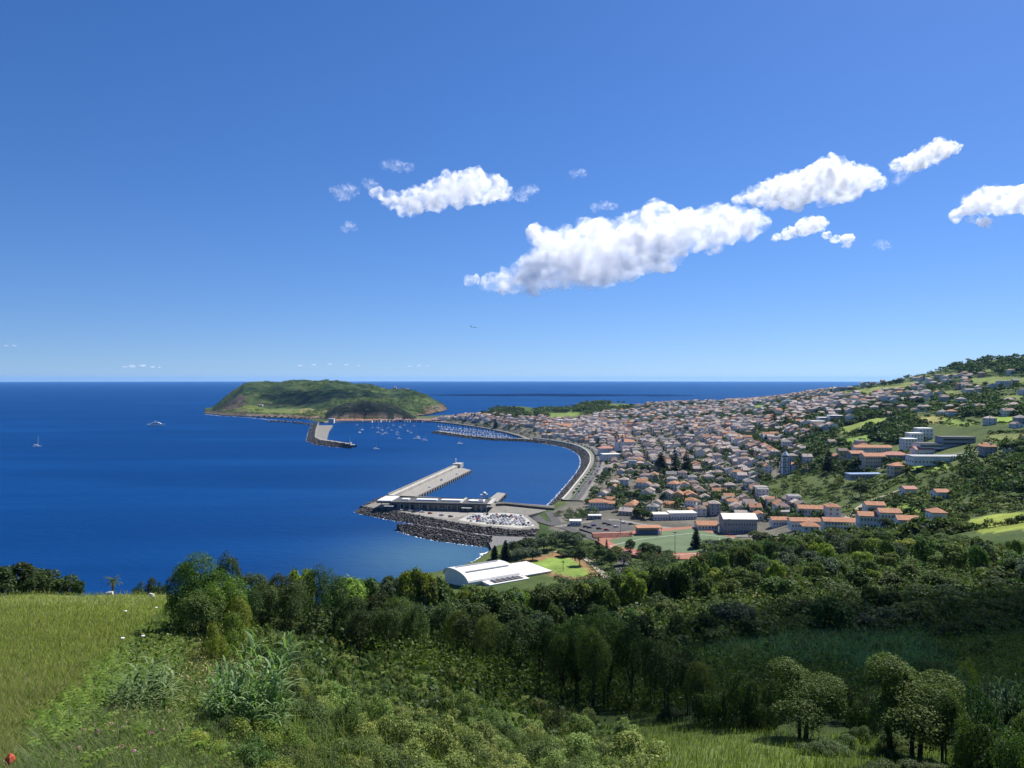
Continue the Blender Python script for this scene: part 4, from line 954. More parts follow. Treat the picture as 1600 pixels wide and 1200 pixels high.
m = MB(); m.box(tw + .6, tw + 9, -3, 22, -3, 9); m.build('nave', MATS['white_plaster'], Ct)
gable_roof(Ct, 12.5, 4.4, 9, 2.4, 'terracotta', c=(tw + 4.8, 9.5), axis='y')
for y in (1, 6, 11, 16): m = MB(); m.box(tw + 8.95, tw + 9.06, y, y + 1.3, 3, 6.5); m.build('window', MATS['glass_dark'], Ct)
# the big two-towered church in the old town
q = ray(979, 702); k = q[1] / F; C2 = thing('church', 'large white old church with twin towers above the waterfront', 'church', (q[0], q[1] + 12, q[2]), math.radians(-4)); book(q[0], q[1] + 12, 24)
a = 15 * k; m = MB(); m.box(-a, a, -12, 12, -3, 11); m.build('wall', MATS['white_plaster'], C2); hip_roof(C2, a, 12, 11, 4.5, 'terracotta')
windows(C2, -a, a, -12, 2, 9, 2, 1.3, 2.2, 4.5)
for s in (-1, -.35):
    m = MB(); m.box(s * a - 2.6, s * a + 2.6, -13, -7.8, -3, 17); m.build('tower', MATS['white_plaster'], C2)
    m = MB(); m.lathe([(3.2, 17), (2.4, 18.6), (1.0, 20.4), (.1, 22.5)], 8, c=(s * a, -10.4)); m.build('tower_cap', MATS['terracotta'], C2)
    m = MB(); m.box(s * a - .8, s * a + .8, -13.1, -12.9, 12, 15.4); m.build('bell_opening', MATS['black_trim'], C2)
# orange roofed house on the corner of the avenue
block('corner_house', 'white house with bright orange tiled roof at the seafront corner', 'house', 936, 797, 28, 6.5, 11, -3, 'white_plaster', 'hip', 'terracotta', 2, 6)
block('corner_house', 'low white annexe with pale orange roof beside the seafront corner house', 'house', 954, 796, 15, 5, 9, -3, 'white_plaster', 'gable', 'terracotta', 2, 3)
# sports hall with the cream roof and its neighbours
block('sports_hall', 'tall sports hall with cream metal roof and grey walls behind the pitch', 'sports hall', 1158, 834, 52, 10.5, 15, -2, 'grey_plaster', 'gable', 'cream_metal', 2, 12)
block('club_house', 'white club building with terracotta roof left of the cream roofed hall', 'building', 1107, 834, 32, 6, 12, -2, 'white_plaster', 'gable', 'terracotta', 2, 6)
block('depot', 'long low white depot with white flat roof behind the pitch', 'building', 1068, 812, 42, 5, 12, 3, 'white_plaster', 'flat', 'white_roof', 1, 9)
block('depot', 'low pale depot with grey roof at the end of the white depot', 'building', 1033, 813, 24, 4.5, 11, 3, 'white_plaster', 'flat', 'cream_metal', 1, 5)
block('town_house_row', 'long white two storey house with terracotta roof above the town edge', 'house', 1272, 811, 40, 7, 10, -12, 'white_plaster', 'gable', 'terracotta', 2, 9, joined=False)
block('hotel', 'beige three storey block with terracotta roof and rows of windows', 'apartment block', 1368, 731, 32, 10, 13, 0, 'beige_plaster', 'gable', 'terracotta', 3, 8, joined=False)
block('hotel', 'grey block with terracotta roof just left of the beige block', 'apartment block', 1341, 722, 22, 8, 12, 5, 'grey_plaster', 'gable', 'terracotta', 3, 6)
block('long_house', 'white terrace with pink roof up the hill from the beige block', 'terraced house', 1366, 710, 56, 6.5, 10, -4, 'white_plaster', 'gable', 'terracotta', 2, 14)
block('long_house', 'grey walled long building with pale roof right of the beige block', 'building', 1402, 722, 38, 6, 11, -5, 'grey_plaster', 'hip', 'pink_stand', 2, 8)
for px, py, w, h, lab in ((1425, 701, 20, 9, 'nearest white cube of the stepped school blocks'), (1434, 695, 20, 11, 'middle white cube of the stepped school blocks'), (1448, 687, 22, 11, 'topmost white cube of the stepped school blocks')):
    block('school_block', lab, 'school building', px, py, w, h, 12, -4, 'white_plaster', 'flat', 'white_roof', 3, 4, group='stepped white school blocks')
block('school_wing', 'long dark glazed school wing with flat roof', 'school building', 1462, 706, 46, 7, 14, -4, 'white_plaster', 'flat', 'dark_roof', 2, 10, band=True)
block('school_wing', 'grey flat roofed school wing behind the dark glazed one', 'school building', 1500, 696, 50, 7, 14, -4, 'grey_plaster', 'flat', 'dark_roof', 2, 10, band=True)
block('school_wing', 'low white building with pink roof under the school', 'school building', 1447, 712, 28, 5, 12, -4, 'white_plaster', 'gable', 'pink_stand', 1, 6)
block('sports_pavilion', 'long low white and grey building below the school', 'building', 1470, 725, 80, 5.5, 14, -3, 'white_plaster', 'flat', 'grey_metal', 1, 14)
for px, py, w, lab in ((1281, 669, 20, 'lower left block of the white hillside terrace flats'), (1293, 663, 24, 'middle block of the white hillside terrace flats'), (1309, 660, 22, 'right block of the white hillside terrace flats')):
    block('terrace_flats', lab, 'apartment block', px, py, w, 9, 14, -8, 'white_plaster', 'flat', 'white_roof', 3, 6, group='white terraced flats on the hillside', band=True)
block('villa', 'yellow house beside the lane below the hotel block', 'house', 1404, 742, 18, 7, 9, 10, 'beige_plaster', 'hip', 'terracotta', 2, 4)
block('greenhouse', 'long pale blue roofed shed below the beige block', 'shed', 1358, 748, 60, 3.5, 10, 4, 'grey_plaster', 'flat', 'blue_paint', 1, 10)
block('market_hall', 'red roofed long hall in the far old town', 'hall', 884, 671, 22, 7, 22, 2, 'white_plaster', 'gable', 'terracotta', 2, 7)
block('school_block', 'long white flat roofed block in the far old town', 'school building', 886, 661, 30, 7, 16, 0, 'white_plaster', 'flat', 'white_roof', 2, 10)
block('white_block', 'white two storey block facing the curve of the bay', 'building', 955, 721, 28, 10, 16, 10, 'white_plaster', 'flat', 'white_roof', 3, 7)
block('white_block', 'tall white house with blue grey shutters at the bend of the bay', 'building', 948, 712, 24, 11, 14, 10, 'white_plaster', 'hip', 'pink_stand', 3, 6)
block('kiosk', 'small white flat roofed pavilion beside the roundabout', 'pavilion', 900, 822, 18, 3.6, 8, -6, 'white_plaster', 'flat', 'white_roof', 1, 4)
block('shelter', 'low white canopy roof in the roadside car park', 'shelter', 930, 812, 20, 3.0, 6, 0, 'grey_plaster', 'flat', 'white_roof', 1, 3)
for px, py, w, h, rz, lab in ((1318, 829, 56, 6, -10, 'long orange roofed row house at the wood edge, left one'), (1262, 826, 52, 5.5, -6, 'low row of orange roofed houses behind the wood'), (1368, 826, 44, 8.5, -12, 'white gabled house with red roof at the wood edge'), (1395, 822, 34, 9, -10, 'tall white house with red roof at the right end of the row'), (1222, 822, 30, 5, -3, 'white house with faded orange roof right of the sports hall'), (1425, 826, 34, 5, -14, 'low orange roofed house half hidden by the wood')):
    block('row_house', lab, 'house', px, py, w * .92, h * .8, 9, rz, 'white_plaster', 'gable', 'terracotta', 2 if h > 5.6 else 1, int(w / 5))
block('hill_house', 'orange roofed cottage in the scrub right of the lane', 'house', 1371, 800, 28, 4, 9, -8, 'white_plaster', 'gable', 'terracotta', 1, 5)
block('hill_house', 'orange roofed cottage beside the pale green field', 'house', 1471, 815, 22, 4, 8, -6, 'white_plaster', 'hip', 'terracotta', 1, 3)
block('hill_house', 'white cottage with red roof among the trees on the slope', 'house', 1475, 780, 20, 4, 8, 0, 'white_plaster', 'gable', 'terracotta', 1, 3)
block('hill_house', 'small white cottage with pale roof above the lane bend', 'house', 1424, 774, 18, 4, 8, 0, 'white_plaster', 'gable', 'pink_stand', 1, 3)
# far side of the harbour
def far_block(name, label, cat, px, py, Y, wpx, h, d_, wall, roof, rmat, rows, cols, rz=0):
    w = wpx * Y / F; z = EYE - (py - HOR) / F * Y; t = thing(name, label, cat, ((px - 800) / F * Y, Y, z), math.radians(rz)); a, b_ = w / 2, d_ / 2
    m_ = MB(); m_.box(-a, a, -b_, b_, -4, h); m_.build('wall', MATS[wall], t)
    if roof == 'flat': m_ = MB(); m_.box(-a - .3, a + .3, -b_ - .3, b_ + .3, h, h + .6); m_.build('roof', MATS[rmat], t)
    else: hip_roof(t, a, b_, h, b_ * .6, rmat)
    windows(t, -a, a, -b_, 1, cols, rows, 1.4, 1.8, h / rows, joined=True); return t
far_block('warehouse', 'white cube shaped warehouse below the dark cliff', 'warehouse', 518, 660, 2110, 8.5, 10, 12, 'white_plaster', 'flat', 'white_roof', 3, 5)
for i, (px, w) in enumerate(((530, 15), (545, 16), (560, 15), (575, 14))):
    far_block('warehouse', 'long red roofed quay shed, %s from left under the cliff' % ordinal(i), 'warehouse', px, 660.2, 2140, w - .6, 6, 14, 'white_plaster', 'hip', 'terracotta', 1, 8)
r_ = random.Random(77)
for i in range(24):
    px = 584 + i * 4.6; wl = r_.choice(['white_plaster', 'white_plaster', 'beige_plaster', 'grey_plaster'])
    far_block('quayside_house', 'quayside house below the headland, %s from left of the quay row' % ordinal(i), 'house', px, 660.5 - r_.uniform(0, .5), 2150 + r_.uniform(0, 25), 4.2, r_.uniform(6, 9), 11, wl, 'hip', r_.choice(['terracotta', 'pink_stand', 'dark_roof']), 2, 3)
for (px, py, w, h, lab) in ((617, 608.5, 5, 7, 'white chapel on the right hand summit of the headland'), (407, 634.5, 7, 5, 'small white farmhouse on the flat left part of the headland'), (636, 609, 4, 5, 'little building on the headland summit, right of the chapel')):
    h_ = head_ray(px, py)
    if h_ is not None: far_block('hilltop_building', lab, 'building', px, HOR + F * (EYE - h_[2]) / h_[1], h_[1], w, h, 8, 'white_plaster', 'hip', 'pink_stand', 1, 3)
h_ = head_ray(444, 592.5)
if h_ is not None:
    for dx, ht in ((0, 34), (60, 26)):
        t = thing('radio_mast', 'thin radio mast on the headland summit, the %s one' % ('taller left' if dx == 0 else 'shorter right'), 'mast', (h_[0] + dx, h_[1] + 20, h_[2]))
        m = MB(); m.tube([(0, 0, -2), (0, 0, ht)], [.9, .3], 4); m.build('lattice_pole', MATS['grey_metal'], t); m = MB(); m.box(-1.2, 1.2, -.3, .3, ht * .7, ht * .72); m.box(-.9, .9, -.3, .3, ht * .85, ht * .87); stuff(m.build('antenna', MATS['grey_metal'], t))

# white vaulted hall in front
ga, gb, gc_, gd_ = (np.array(at(*q_, 9)[:2]) for q_ in ((704, 892.5), (734, 914), (810, 901), (772, 883)))
ax = (gc_ - gb); L = np.linalg.norm(ax); ax /= L; wv = np.array((ax[1], -ax[0])); Wd = 31.0
mid = gb - wv * Wd / 2; H = thing('vaulted_hall', 'large hall with white barrel vaulted roof at the foot of the slope', 'sports hall', (*mid, 5.5), math.atan2(ax[1], ax[0])); book(*(mid + ax * 20), 34)
m = MB(); m.box(0, L, -Wd / 2 + .4, Wd / 2 - .4, -6, 3.6); m.build('wall', MATS['white_plaster'], H)
NA = 20; V_, F_ = [], []
for i in range(NA + 1):
    a = math.pi * (i / NA); y = -Wd / 2 * math.cos(a) * 1.02; z = 3.4 + 5.4 * math.sin(a) ** .85
    V_ += [(-1, y, z), (L + 1, y, z), (-1, y * .985, z - .5), (L + 1, y * .985, z - .5)]
for i in range(NA):
    b0, b1 = i * 4, i * 4 + 4; F_ += [(b0, b0 + 1, b1 + 1, b1), (b0 + 2, b1 + 2, b1 + 3, b0 + 3), (b0, b1, b1 + 2, b0 + 2), (b0 + 1, b0 + 3, b1 + 3, b1 + 1)]
F_ += [(0, 2, 3, 1), (NA * 4, NA * 4 + 1, NA * 4 + 3, NA * 4 + 2)]
link('roof', new_mesh('roof', V_, F_, [MATS['white_roof']]), H)
for i in range(1, NA):                                            # standing seams of the roof sheets
    a = math.pi * (i / NA); y = -Wd / 2 * math.cos(a) * 1.02; z = 3.4 + 5.4 * math.sin(a) ** .85
    if i in (7, 12): m = MB(); m.box(2, L - 2, y - .8, y + .8, z - .3, z + .35); m.build('roof_light', MATS['grey_metal'], H)
for xe in (-.2, L + .2):
    V_ = [(xe, -Wd / 2 * math.cos(math.pi * i / NA), 3.4 + 5.2 * math.sin(math.pi * i / NA) ** .85) for i in range(NA + 1)]
    V_ += [(xe + .15, v[1], v[2]) for v in V_]; n_ = NA + 1
    link('end_wall', new_mesh('end_wall', V_, [tuple(range(n_)), tuple(range(n_, 2 * n_))[::-1]] + [(i, i + 1, n_ + i + 1, n_ + i) for i in range(NA)], [MATS['white_plaster']]), H)
m = MB(); m.box(8, L + 2, -Wd / 2 - 9, -Wd / 2 - .1, -6, 4.2); m.build('side_block', MATS['white_plaster'], H)
m = MB(); m.box(L + 1.4, L + 22, -Wd / 2 - 2, Wd / 2 - 6, -6, 3.6); m.build('annexe', MATS['white_plaster'], H)
m = MB(); m.box(L + 1.2, L + 22.6, -Wd / 2 - 2.6, Wd / 2 - 5.4, 3.602, 4.2); m.build('annexe_roof', MATS['white_roof'], H)
m = MB(); m.box(12, L - 1, -Wd / 2 - 7.5, -Wd / 2 - 1.5, 4.202, 4.5); m.build('roof_panel', MATS['dark_roof'], H)
for k in range(5): m = MB(); m.box(13 + k * (L - 15) / 5, 13.4 + k * (L - 15) / 5, -Wd / 2 - 7.5, -Wd / 2 - 1.5, 4.502, 4.9); m.build('panel_rib', MATS['grey_metal'], H)

# football ground
def drape(pxs, mat, name, label, lift, z=None):
    P = [ray(*q_) for q_ in pxs]; zz = np.mean([q_[2] for q_ in P]) if z is None else z
    m_ = MB(); m_.prism([(q_[0], q_[1]) for q_ in P], zz - 4, zz + lift); return tag(m_.build(name, MATS[mat]), label, kind='structure'), zz
trk, zf = drape(TRACK, 'red_earth', 'running_track', 'red running track round the football pitch', .9)
pit, _ = drape(PITCH, 'turf', 'pitch', 'green turf of the football pitch', .95, zf)
PC = [at(x, y, zf + .95) for x, y in PITCH]
m = MB()
for i in range(len(PC)):
    a_, b_ = PC[i], PC[(i + 1) % len(PC)]; a_ = a_ * .97 + np.mean(PC, 0) * .03; b_ = b_ * .97 + np.mean(PC, 0) * .03; m.bar((a_[0], a_[1], zf + .957), (b_[0], b_[1], zf + .957), .3, .006)
tag(m.build('pitch_marking', MATS['white_paint']), 'white lines of the football pitch', kind='structure')
def goal(px, py, lab, rz):
    p_ = at(px, py, zf + .95); t = thing('football_goal', lab, 'goal', p_, rz); m_ = MB(); m_.bar((-3.6, 0, 0), (-3.6, 0, 2.4), .16); m_.build('post', MATS['white_paint'], t); m_ = MB(); m_.bar((3.6, 0, 0), (3.6, 0, 2.4), .16); m_.build('post', MATS['white_paint'], t); m_ = MB(); m_.bar((-3.7, 0, 2.48), (3.7, 0, 2.48), .16); m_.build('crossbar', MATS['white_paint'], t)
goal(982, 856, 'white goal frame at the left end of the pitch', 1.2); goal(1125, 849, 'white goal frame at the right end of the pitch', 1.3)
for px, py, h, lab in ((1055, 866, 14, 'tall floodlight pole at the near edge of the pitch'), (970, 838, 12, 'thin floodlight pole left of the grandstand'), (1140, 838, 12, 'floodlight pole at the far right corner of the pitch')):
    p_ = at(px, py, zf + .9); t = thing('floodlight', lab, 'floodlight', p_); m_ = MB(); m_.tube([(0, 0, 0), (0, 0, h)], [.22, .12], 6); m_.build('pole', MATS['grey_metal'], t); m_ = MB(); m_.box(-1, 1, -.2, .2, h, h + .6); m_.build('lamp_head', MATS['grey_metal'], t)
def stand(px, py, wpx, lab, roofed, rz):
    q_ = at(px, py, zf + .9); w = wpx * q_[1] / F; t = thing('grandstand', lab, 'grandstand', q_, math.radians(rz)); a = w / 2
    for k in range(5):
        m_ = MB(); m_.box(-a, a, k * .9, k * .9 + .9 if k < 4 else 6, 0 - .5, .5 + k * .5); m_.build('step', MATS['blue_paint' if roofed and k in (1, 2, 3) else 'pink_stand'], t)
    if roofed:
        m_ = MB(); m_.box(-a, a, 5.6, 6, 2.5, 5.2); m_.build('back_wall', MATS['white_plaster'], t)
        m_ = MB(); m_.add([(-a - .4, -.6, 5.0), (a + .4, -.6, 5.0), (a + .4, 6.6, 5.8), (-a - .4, 6.6, 5.8), (-a - .4, -.6, 5.3), (a + .4, -.6, 5.3), (a + .4, 6.6, 6.1), (-a - .4, 6.6, 6.1)], [(0, 3, 2, 1), (4, 5, 6, 7), (0, 1, 5, 4), (1, 2, 6, 5), (2, 3, 7, 6), (3, 0, 4, 7)]); m_.build('roof', MATS['terracotta'], t)
        for x in np.linspace(-a, a, 5): m_ = MB(); m_.box(x - .12, x + .12, -.3, -.06, .4, 5.0); m_.build('post', MATS['grey_metal'], t)
stand(958, 840, 62, 'low open terrace of pinkish steps beside the pitch', False, 8); stand(1015, 836, 38, 'roofed grandstand with red roof and blue seats', True, 4)
book(*at(1050, 850, 7)[:2], 40); book(*at(985, 850, 7)[:2], 28); book(*at(1120, 846, 7)[:2], 26)
# roads on the land
def road(pxs, w, name, mat, label, lift=.35):
    Q = resample([ray(*q_)[:2] for q_ in pxs], 4); return ribbon(name, Q, normals(Q), -w / 2, w / 2, None, mat, label, lift=lift)
road([(858, 800), (866, 812), (872, 822), (900, 831), (940, 846), (962, 862), (975, 880), (966, 905)], 8, 'road', 'asphalt', 'road from the seafront past the park')
road([(824, 806), (846, 816), (868, 822)], 8, 'road', 'asphalt', 'dark ramp from the quay to the roundabout', .6)
road([(868, 824), (905, 818), (960, 812), (1010, 822), (1090, 830), (1180, 838), (1240, 834)], 7, 'road', 'paving', 'pale street behind the football ground')
road([(1322, 812), (1340, 797), (1355, 786), (1372, 778), (1384, 776)], 6, 'lane', 'path_gravel', 'sandy lane curving up through the scrub', .5)
road([(1384, 776), (1400, 768), (1430, 764)], 5, 'lane', 'path_gravel', 'sandy lane above the bend', .5)
road([(1350, 735), (1400, 728), (1440, 718), (1490, 712), (1530, 706)], 6, 'road', 'paving', 'pale street below the school', .5)
road([(1235, 735), (1290, 718), (1330, 700)], 6, 'road', 'paving', 'street climbing from the church')
road([(905, 868), (925, 880), (950, 905)], 4, 'path', 'path_gravel', 'gravel path in the park'); road([(868, 862), (900, 872), (940, 876)], 3, 'path', 'path_gravel', 'gravel path along the lawn')
slab('parking_ground', [(905, 826), (930, 812), (985, 812), (1010, 822), (960, 832), (935, 836)], G0(*ray(950, 822)[:2]) + .5, -2, 'asphalt', label='asphalt ground by the roundabout', kind='structure')

# ---- the town, house by house
ZONES = [([(905, 790), (936, 735), (930, 715), (885, 692), (830, 684), (760, 670), (700, 664), (668, 658), (700, 653), (760, 648), (840, 655), (900, 657), (1000, 658), (1100, 668), (1170, 688), (1215, 708), (1232, 745), (1185, 765), (1225, 788), (1300, 800), (1320, 812), (1240, 820), (1190, 812), (1110, 805), (1050, 808), (1000, 814), (965, 800)], .97),
         ([(900, 655), (985, 640), (1000, 632), (1130, 629), (1250, 617), (1300, 612), (1450, 618), (1430, 645), (1300, 672), (1210, 702), (1100, 672), (1000, 662)], .5),
         ([(1300, 612), (1430, 592), (1480, 587), (1600, 580), (1640, 660), (1450, 650)], .13),
         ([(1180, 690), (1300, 690), (1360, 700), (1420, 735), (1330, 742), (1240, 742)], .5),
         ([(1540, 660), (1640, 660), (1640, 720), (1540, 715)], .10),
         ([(1200, 800), (1300, 800), (1440, 818), (1440, 834), (1300, 836), (1215, 836)], .7)]
seeds = [(R.uniform(-350, 900), R.uniform(500, 2500)) for _ in range(26)]
def district_angle(x, y):
    d_ = np.hypot(BAYQ[:, 0] - x, BAYQ[:, 1] - y); i = int(d_.argmin()); i0, i1 = max(i - 3, 0), min(i + 3, len(BAYQ) - 1); return math.atan2(BAYQ[i1, 1] - BAYQ[i0, 1], BAYQ[i1, 0] - BAYQ[i0, 0])
BAYPOLY = [tuple(p_) for p_ in BAYQ[:, :2]]
SITES = []
for si, (sx, sy) in enumerate(seeds):
    ang = district_angle(sx, sy) + R.uniform(-.22, .22); ca, sa_ = math.cos(ang), math.sin(ang); v = -420.0; row = 0
    while v < 420:
        u = -420.0
        while u < 420:
            step = R.choice([9.2, 10.4, 11.5, 12.5, 13.5]); u += step
            x = sx + u * ca - v * sa_ + R.uniform(-.8, .8); y = sy + u * sa_ + v * ca + R.uniform(-.8, .8)
            SITES.append((x, y, ang, si, row, step))
        row += 1; v += 11.5 if row % 2 else 19.5
SITES = np.array(SITES); sd = np.array(seeds)
near = ((SITES[:, None, :2] - sd[None]) ** 2).sum(-1).argmin(1); SITES = SITES[near == SITES[:, 3].astype(int)]
SITES = SITES[SITES[:, 1] > 420]
sz = ground(SITES[:, 0], SITES[:, 1]); spx_, spy_ = to_px(SITES[:, 0], SITES[:, 1], sz)
top_ = np.minimum.accumulate(np.where(GY < 4, 1e6, _PY), 0)
def hidden(x, y, z):
    px = 800 + F * x / y; rws = np.clip(((np.log(y) - _LY0) / _LS).astype(int) + _NB - 4, 0, nr - 1); cs = np.clip(np.interp(px, PXS, np.arange(len(PXS))).round().astype(int), 0, len(PXS) - 1)
    return HOR + F * (EYE - z) / y > top_[rws, cs] + .5
hid = hidden(SITES[:, 0], SITES[:, 1], sz + 4)
prob = np.zeros(len(SITES))
for poly, pr in ZONES: prob = np.maximum(prob, np.where(in_poly(poly, spx_, spy_), pr, 0))
for poly, _ in FIELDS: prob[in_poly(poly, spx_, spy_)] = 0
GREEN = [(1185, 757), (1232, 745), (1262, 738), (1330, 740), (1400, 748), (1440, 790), (1330, 800), (1290, 796), (1225, 783)]
prob[in_poly(GREEN, spx_, spy_)] *= .05
dens = fbm(SITES[:, 0] / 130, SITES[:, 1] / 130, 3, 61); prob = np.where(prob > .9, prob - (dens < -.22) * .6, prob * np.where(dens > 0, 1.5, .45))
dcoast = seg_dist(COAST, SITES[:, 0], SITES[:, 1]); okk = in_poly(COAST, SITES[:, 0], SITES[:, 1]) & (dcoast > 20) & (seg_dist(BAYPOLY, SITES[:, 0], SITES[:, 1], False) > 38)
ROADQ = [np.array([(v.co.x, v.co.y) for v in o.data.vertices]) for o in COL.objects if o.get('kind') == 'structure' and o.name.split('.')[0] in ('road', 'lane')]
ROADQ = np.vstack(ROADQ)
keep = okk & ~hid & (rng.random(len(SITES)) < prob) & (spx_ > 600) & (spx_ < 1640)
SITES, sz, spx_, spy_, dens = SITES[keep], sz[keep], spx_[keep], spy_[keep], dens[keep]
BK = np.array(BOOK)
clash = (np.hypot(SITES[:, 0][:, None] - BK[None, :, 0], SITES[:, 1][:, None] - BK[None, :, 1]) < BK[None, :, 2] + 3.5).any(1)
rd = np.array([np.hypot(ROADQ[:, 0] - x, ROADQ[:, 1] - y).min() < 7.5 for x, y in SITES[:, :2]])
ok2 = ~clash & ~rd
SITES, sz, spx_, spy_, dens = SITES[ok2], sz[ok2], spx_[ok2], spy_[ok2], dens[ok2]
# drop overlaps
order = np.argsort(SITES[:, 1]); cell = {}; sel = []
for i in order:
    x, y = SITES[i, :2]; c = (int(x // 9), int(y // 9))
    if any((SITES[j, 0] - x) ** 2 + (SITES[j, 1] - y) ** 2 < 8.6 ** 2 for a_ in (-1, 0, 1) for b_ in (-1, 0, 1) for j in cell.get((c[0] + a_, c[1] + b_), ())): continue
    cell.setdefault(c, []).append(i); sel.append(i)
inframe = [i for i in sel if -20 < spx_[i] < 1620 and not in_poly([(1195, 838), (1460, 832), (1460, 860), (1195, 860)], spx_[i], spy_[i])]
NEAR, FAR = inframe[:262], inframe[262:]
LM_TOWN = [(1230, 728, 'the black trimmed church tower'), (1150, 815, 'the cream roofed sports hall'), (936, 787, 'the orange roofed corner house'), (1272, 803, 'the long white house above town'), (1055, 722, 'the three tall pines'), (1060, 806, 'the long white depot'),
           (1368, 722, 'the beige three storey block'), (1295, 720, 'the lone dark pine'), (1450, 695, 'the stepped school blocks'), (1340, 745, 'the blue roofed shed'), (1210, 657, 'the pair of hillside pines'), (955, 712, 'the white blocks at the bend'), (1320, 825, 'the wood edge row')]
wall_ch = ['white'] * 11 + ['cream'] * 3 + ['yellow', 'pink', 'grey']; roof_ch = ['brown'] * 6 + ['faded pink'] * 7 + ['orange'] * 3 + ['dark brown'] * 2 + ['grey'] * 2
items = []
for i in NEAR:
    h = HP[R.randrange(27)]
    if h['kind'] == 'flat' and R.random() < .6: h = HP[R.randrange(5)]
    x, y, ang = SITES[i, :3]; rz = ang + (math.pi / 2 if R.random() < .35 else 0) + (math.pi if R.random() < .5 else 0) + R.uniform(-.05, .05)
    wl, rf = R.choice(wall_ch), R.choice(roof_ch + ['orange'] * (6 if y < 760 else 1))
    if h['kind'] == 'flat': rf = 'grey'
    s = min(1.0, SITES[i, 5] / h['w'] * 1.06); t = thing('house', None, 'house', (x, y, sz[i]), rz, 'houses of the harbour town', (s, 1, R.uniform(.9, 1.1)))
    wc = np.array(WALLS[wl]) * R.uniform(.88, 1.06); rc = np.array(ROOFS[rf]) * R.uniform(.8, 1.2)
    for pn in ('wall', 'roof', 'window', 'door', 'chimney'):
        if pn == 'chimney' and (h['kind'] == 'flat' or R.random() < .4): continue
        o = link(pn, h[pn], t)
        if pn == 'wall': o.color = (*wc, 1)
        if pn == 'roof': o.color = (*rc, 1)
        if pn == 'window': o['kind'] = 'stuff'
    st = {1: 'low', 2: 'two-storey', 3: 'tall'}[h['fl']]
    items.append((t, spx_[i], spy_[i], '%s %s house, %s roof' % (st, wl, rf)))
rank_labels(items, LM_TOWN, lambda look, side, ph, n_, k_: '%s, %s %s' % (look, side, ph) if k_ == 1 else '%s, %s %s %s' % (look, n_, side, ph))
# the far part of the town, too small to tell apart
def far_town(name, idxs, label):
    Vs, Fs, Cs, n = [], [], [], 0
    for i in idxs:
        x, y, ang = SITES[i, :3]; w, d_ = min(SITES[i, 5], R.uniform(8, 13)) / 2 * .98, R.uniform(7, 10.5) / 2; h = R.choice([3.2, 3.4, 5.8, 6, 6.2, 8.6, 9]); rh = d_ * R.uniform(.4, .6); z0 = -3
        if R.random() < .05: w, d_, h, rh = w * 1.5, d_ * 1.4, R.uniform(7, 12), .4
        wc = np.array(WALLS[R.choice(wall_ch)]) * R.uniform(.85, 1.05); rc = np.array(ROOFS[R.choice(roof_ch)]) * R.uniform(.8, 1.2)
        hip = R.random() < .35; q = w - d_ * .8 if hip else w; e = .4
        v = [(-w, -d_, z0), (w, -d_, z0), (w, d_, z0), (-w, d_, z0), (-w, -d_, h), (w, -d_, h), (w, d_, h), (-w, d_, h), (-w * (q / w), 0, h + rh), (q, 0, h + rh)]
        f = [(0, 1, 5, 4), (1, 2, 6, 5), (2, 3, 7, 6), (3, 0, 4, 7)] + ([] if hip else [(5, 6, 9, 9), (7, 4, 8, 8)])
        c = [wc] * 10
        k = len(v); x_ = w + e; y_ = d_ + e; zz = h - .12; q_ = q + (0 if hip else e)
        v += [(-x_, -y_, zz), (x_, -y_, zz), (x_, y_, zz), (-x_, y_, zz), (-q_, 0, h + rh + .12), (q_, 0, h + rh + .12)]; c += [rc] * 6
        f += [(k, k + 1, k + 5, k + 4), (k + 2, k + 3, k + 4, k + 5), (k + 1, k + 2, k + 5, k + 5), (k + 3, k, k + 4, k + 4)] if hip else [(k, k + 1, k + 5, k + 4), (k + 2, k + 3, k + 4, k + 5)]
        nw = max(2, int(w * 2 / 3)); wcol = np.array((.05, .055, .06))
        if y < 1500:
            for s_ in (-1, 1):
                for fl_ in range(int(h / 2.9)):
                    for j in range(nw):
                        xx = -w + (j + .5) * 2 * w / nw; z_ = 1 + 2.9 * fl_; k = len(v); yy = s_ * (d_ + .05)
                        v += [(xx - .5, yy, z_), (xx + .5, yy, z_), (xx + .5, yy, z_ + 1.4), (xx - .5, yy, z_ + 1.4)]; c += [wcol] * 4; f.append((k, k + 1, k + 2, k + 3) if s_ < 0 else (k + 3, k + 2, k + 1, k))
        rz = ang + (math.pi / 2 if R.random() < .35 else 0) + R.uniform(-.05, .05)
        v = rot_z(np.array(v), rz) + np.array((x, y, sz[i])); Vs.append(v); Cs.append(np.array(c)); Fs += [tuple(dict.fromkeys(n + a_ for a_ in q2)) for q2 in f]; n += len(v)
    return tag(link(name, new_mesh(name, np.vstack(Vs), Fs, [MATS['town_wall']], cols={'col': np.vstack(Cs)})), label, kind='stuff')
far_town('town_houses', FAR, 'hundreds of small white houses with terracotta roofs filling the far town')
print('HOUSES', len(NEAR), len(FAR), 'nearest', SITES[NEAR[0], 1], SITES[NEAR[-1], 1])

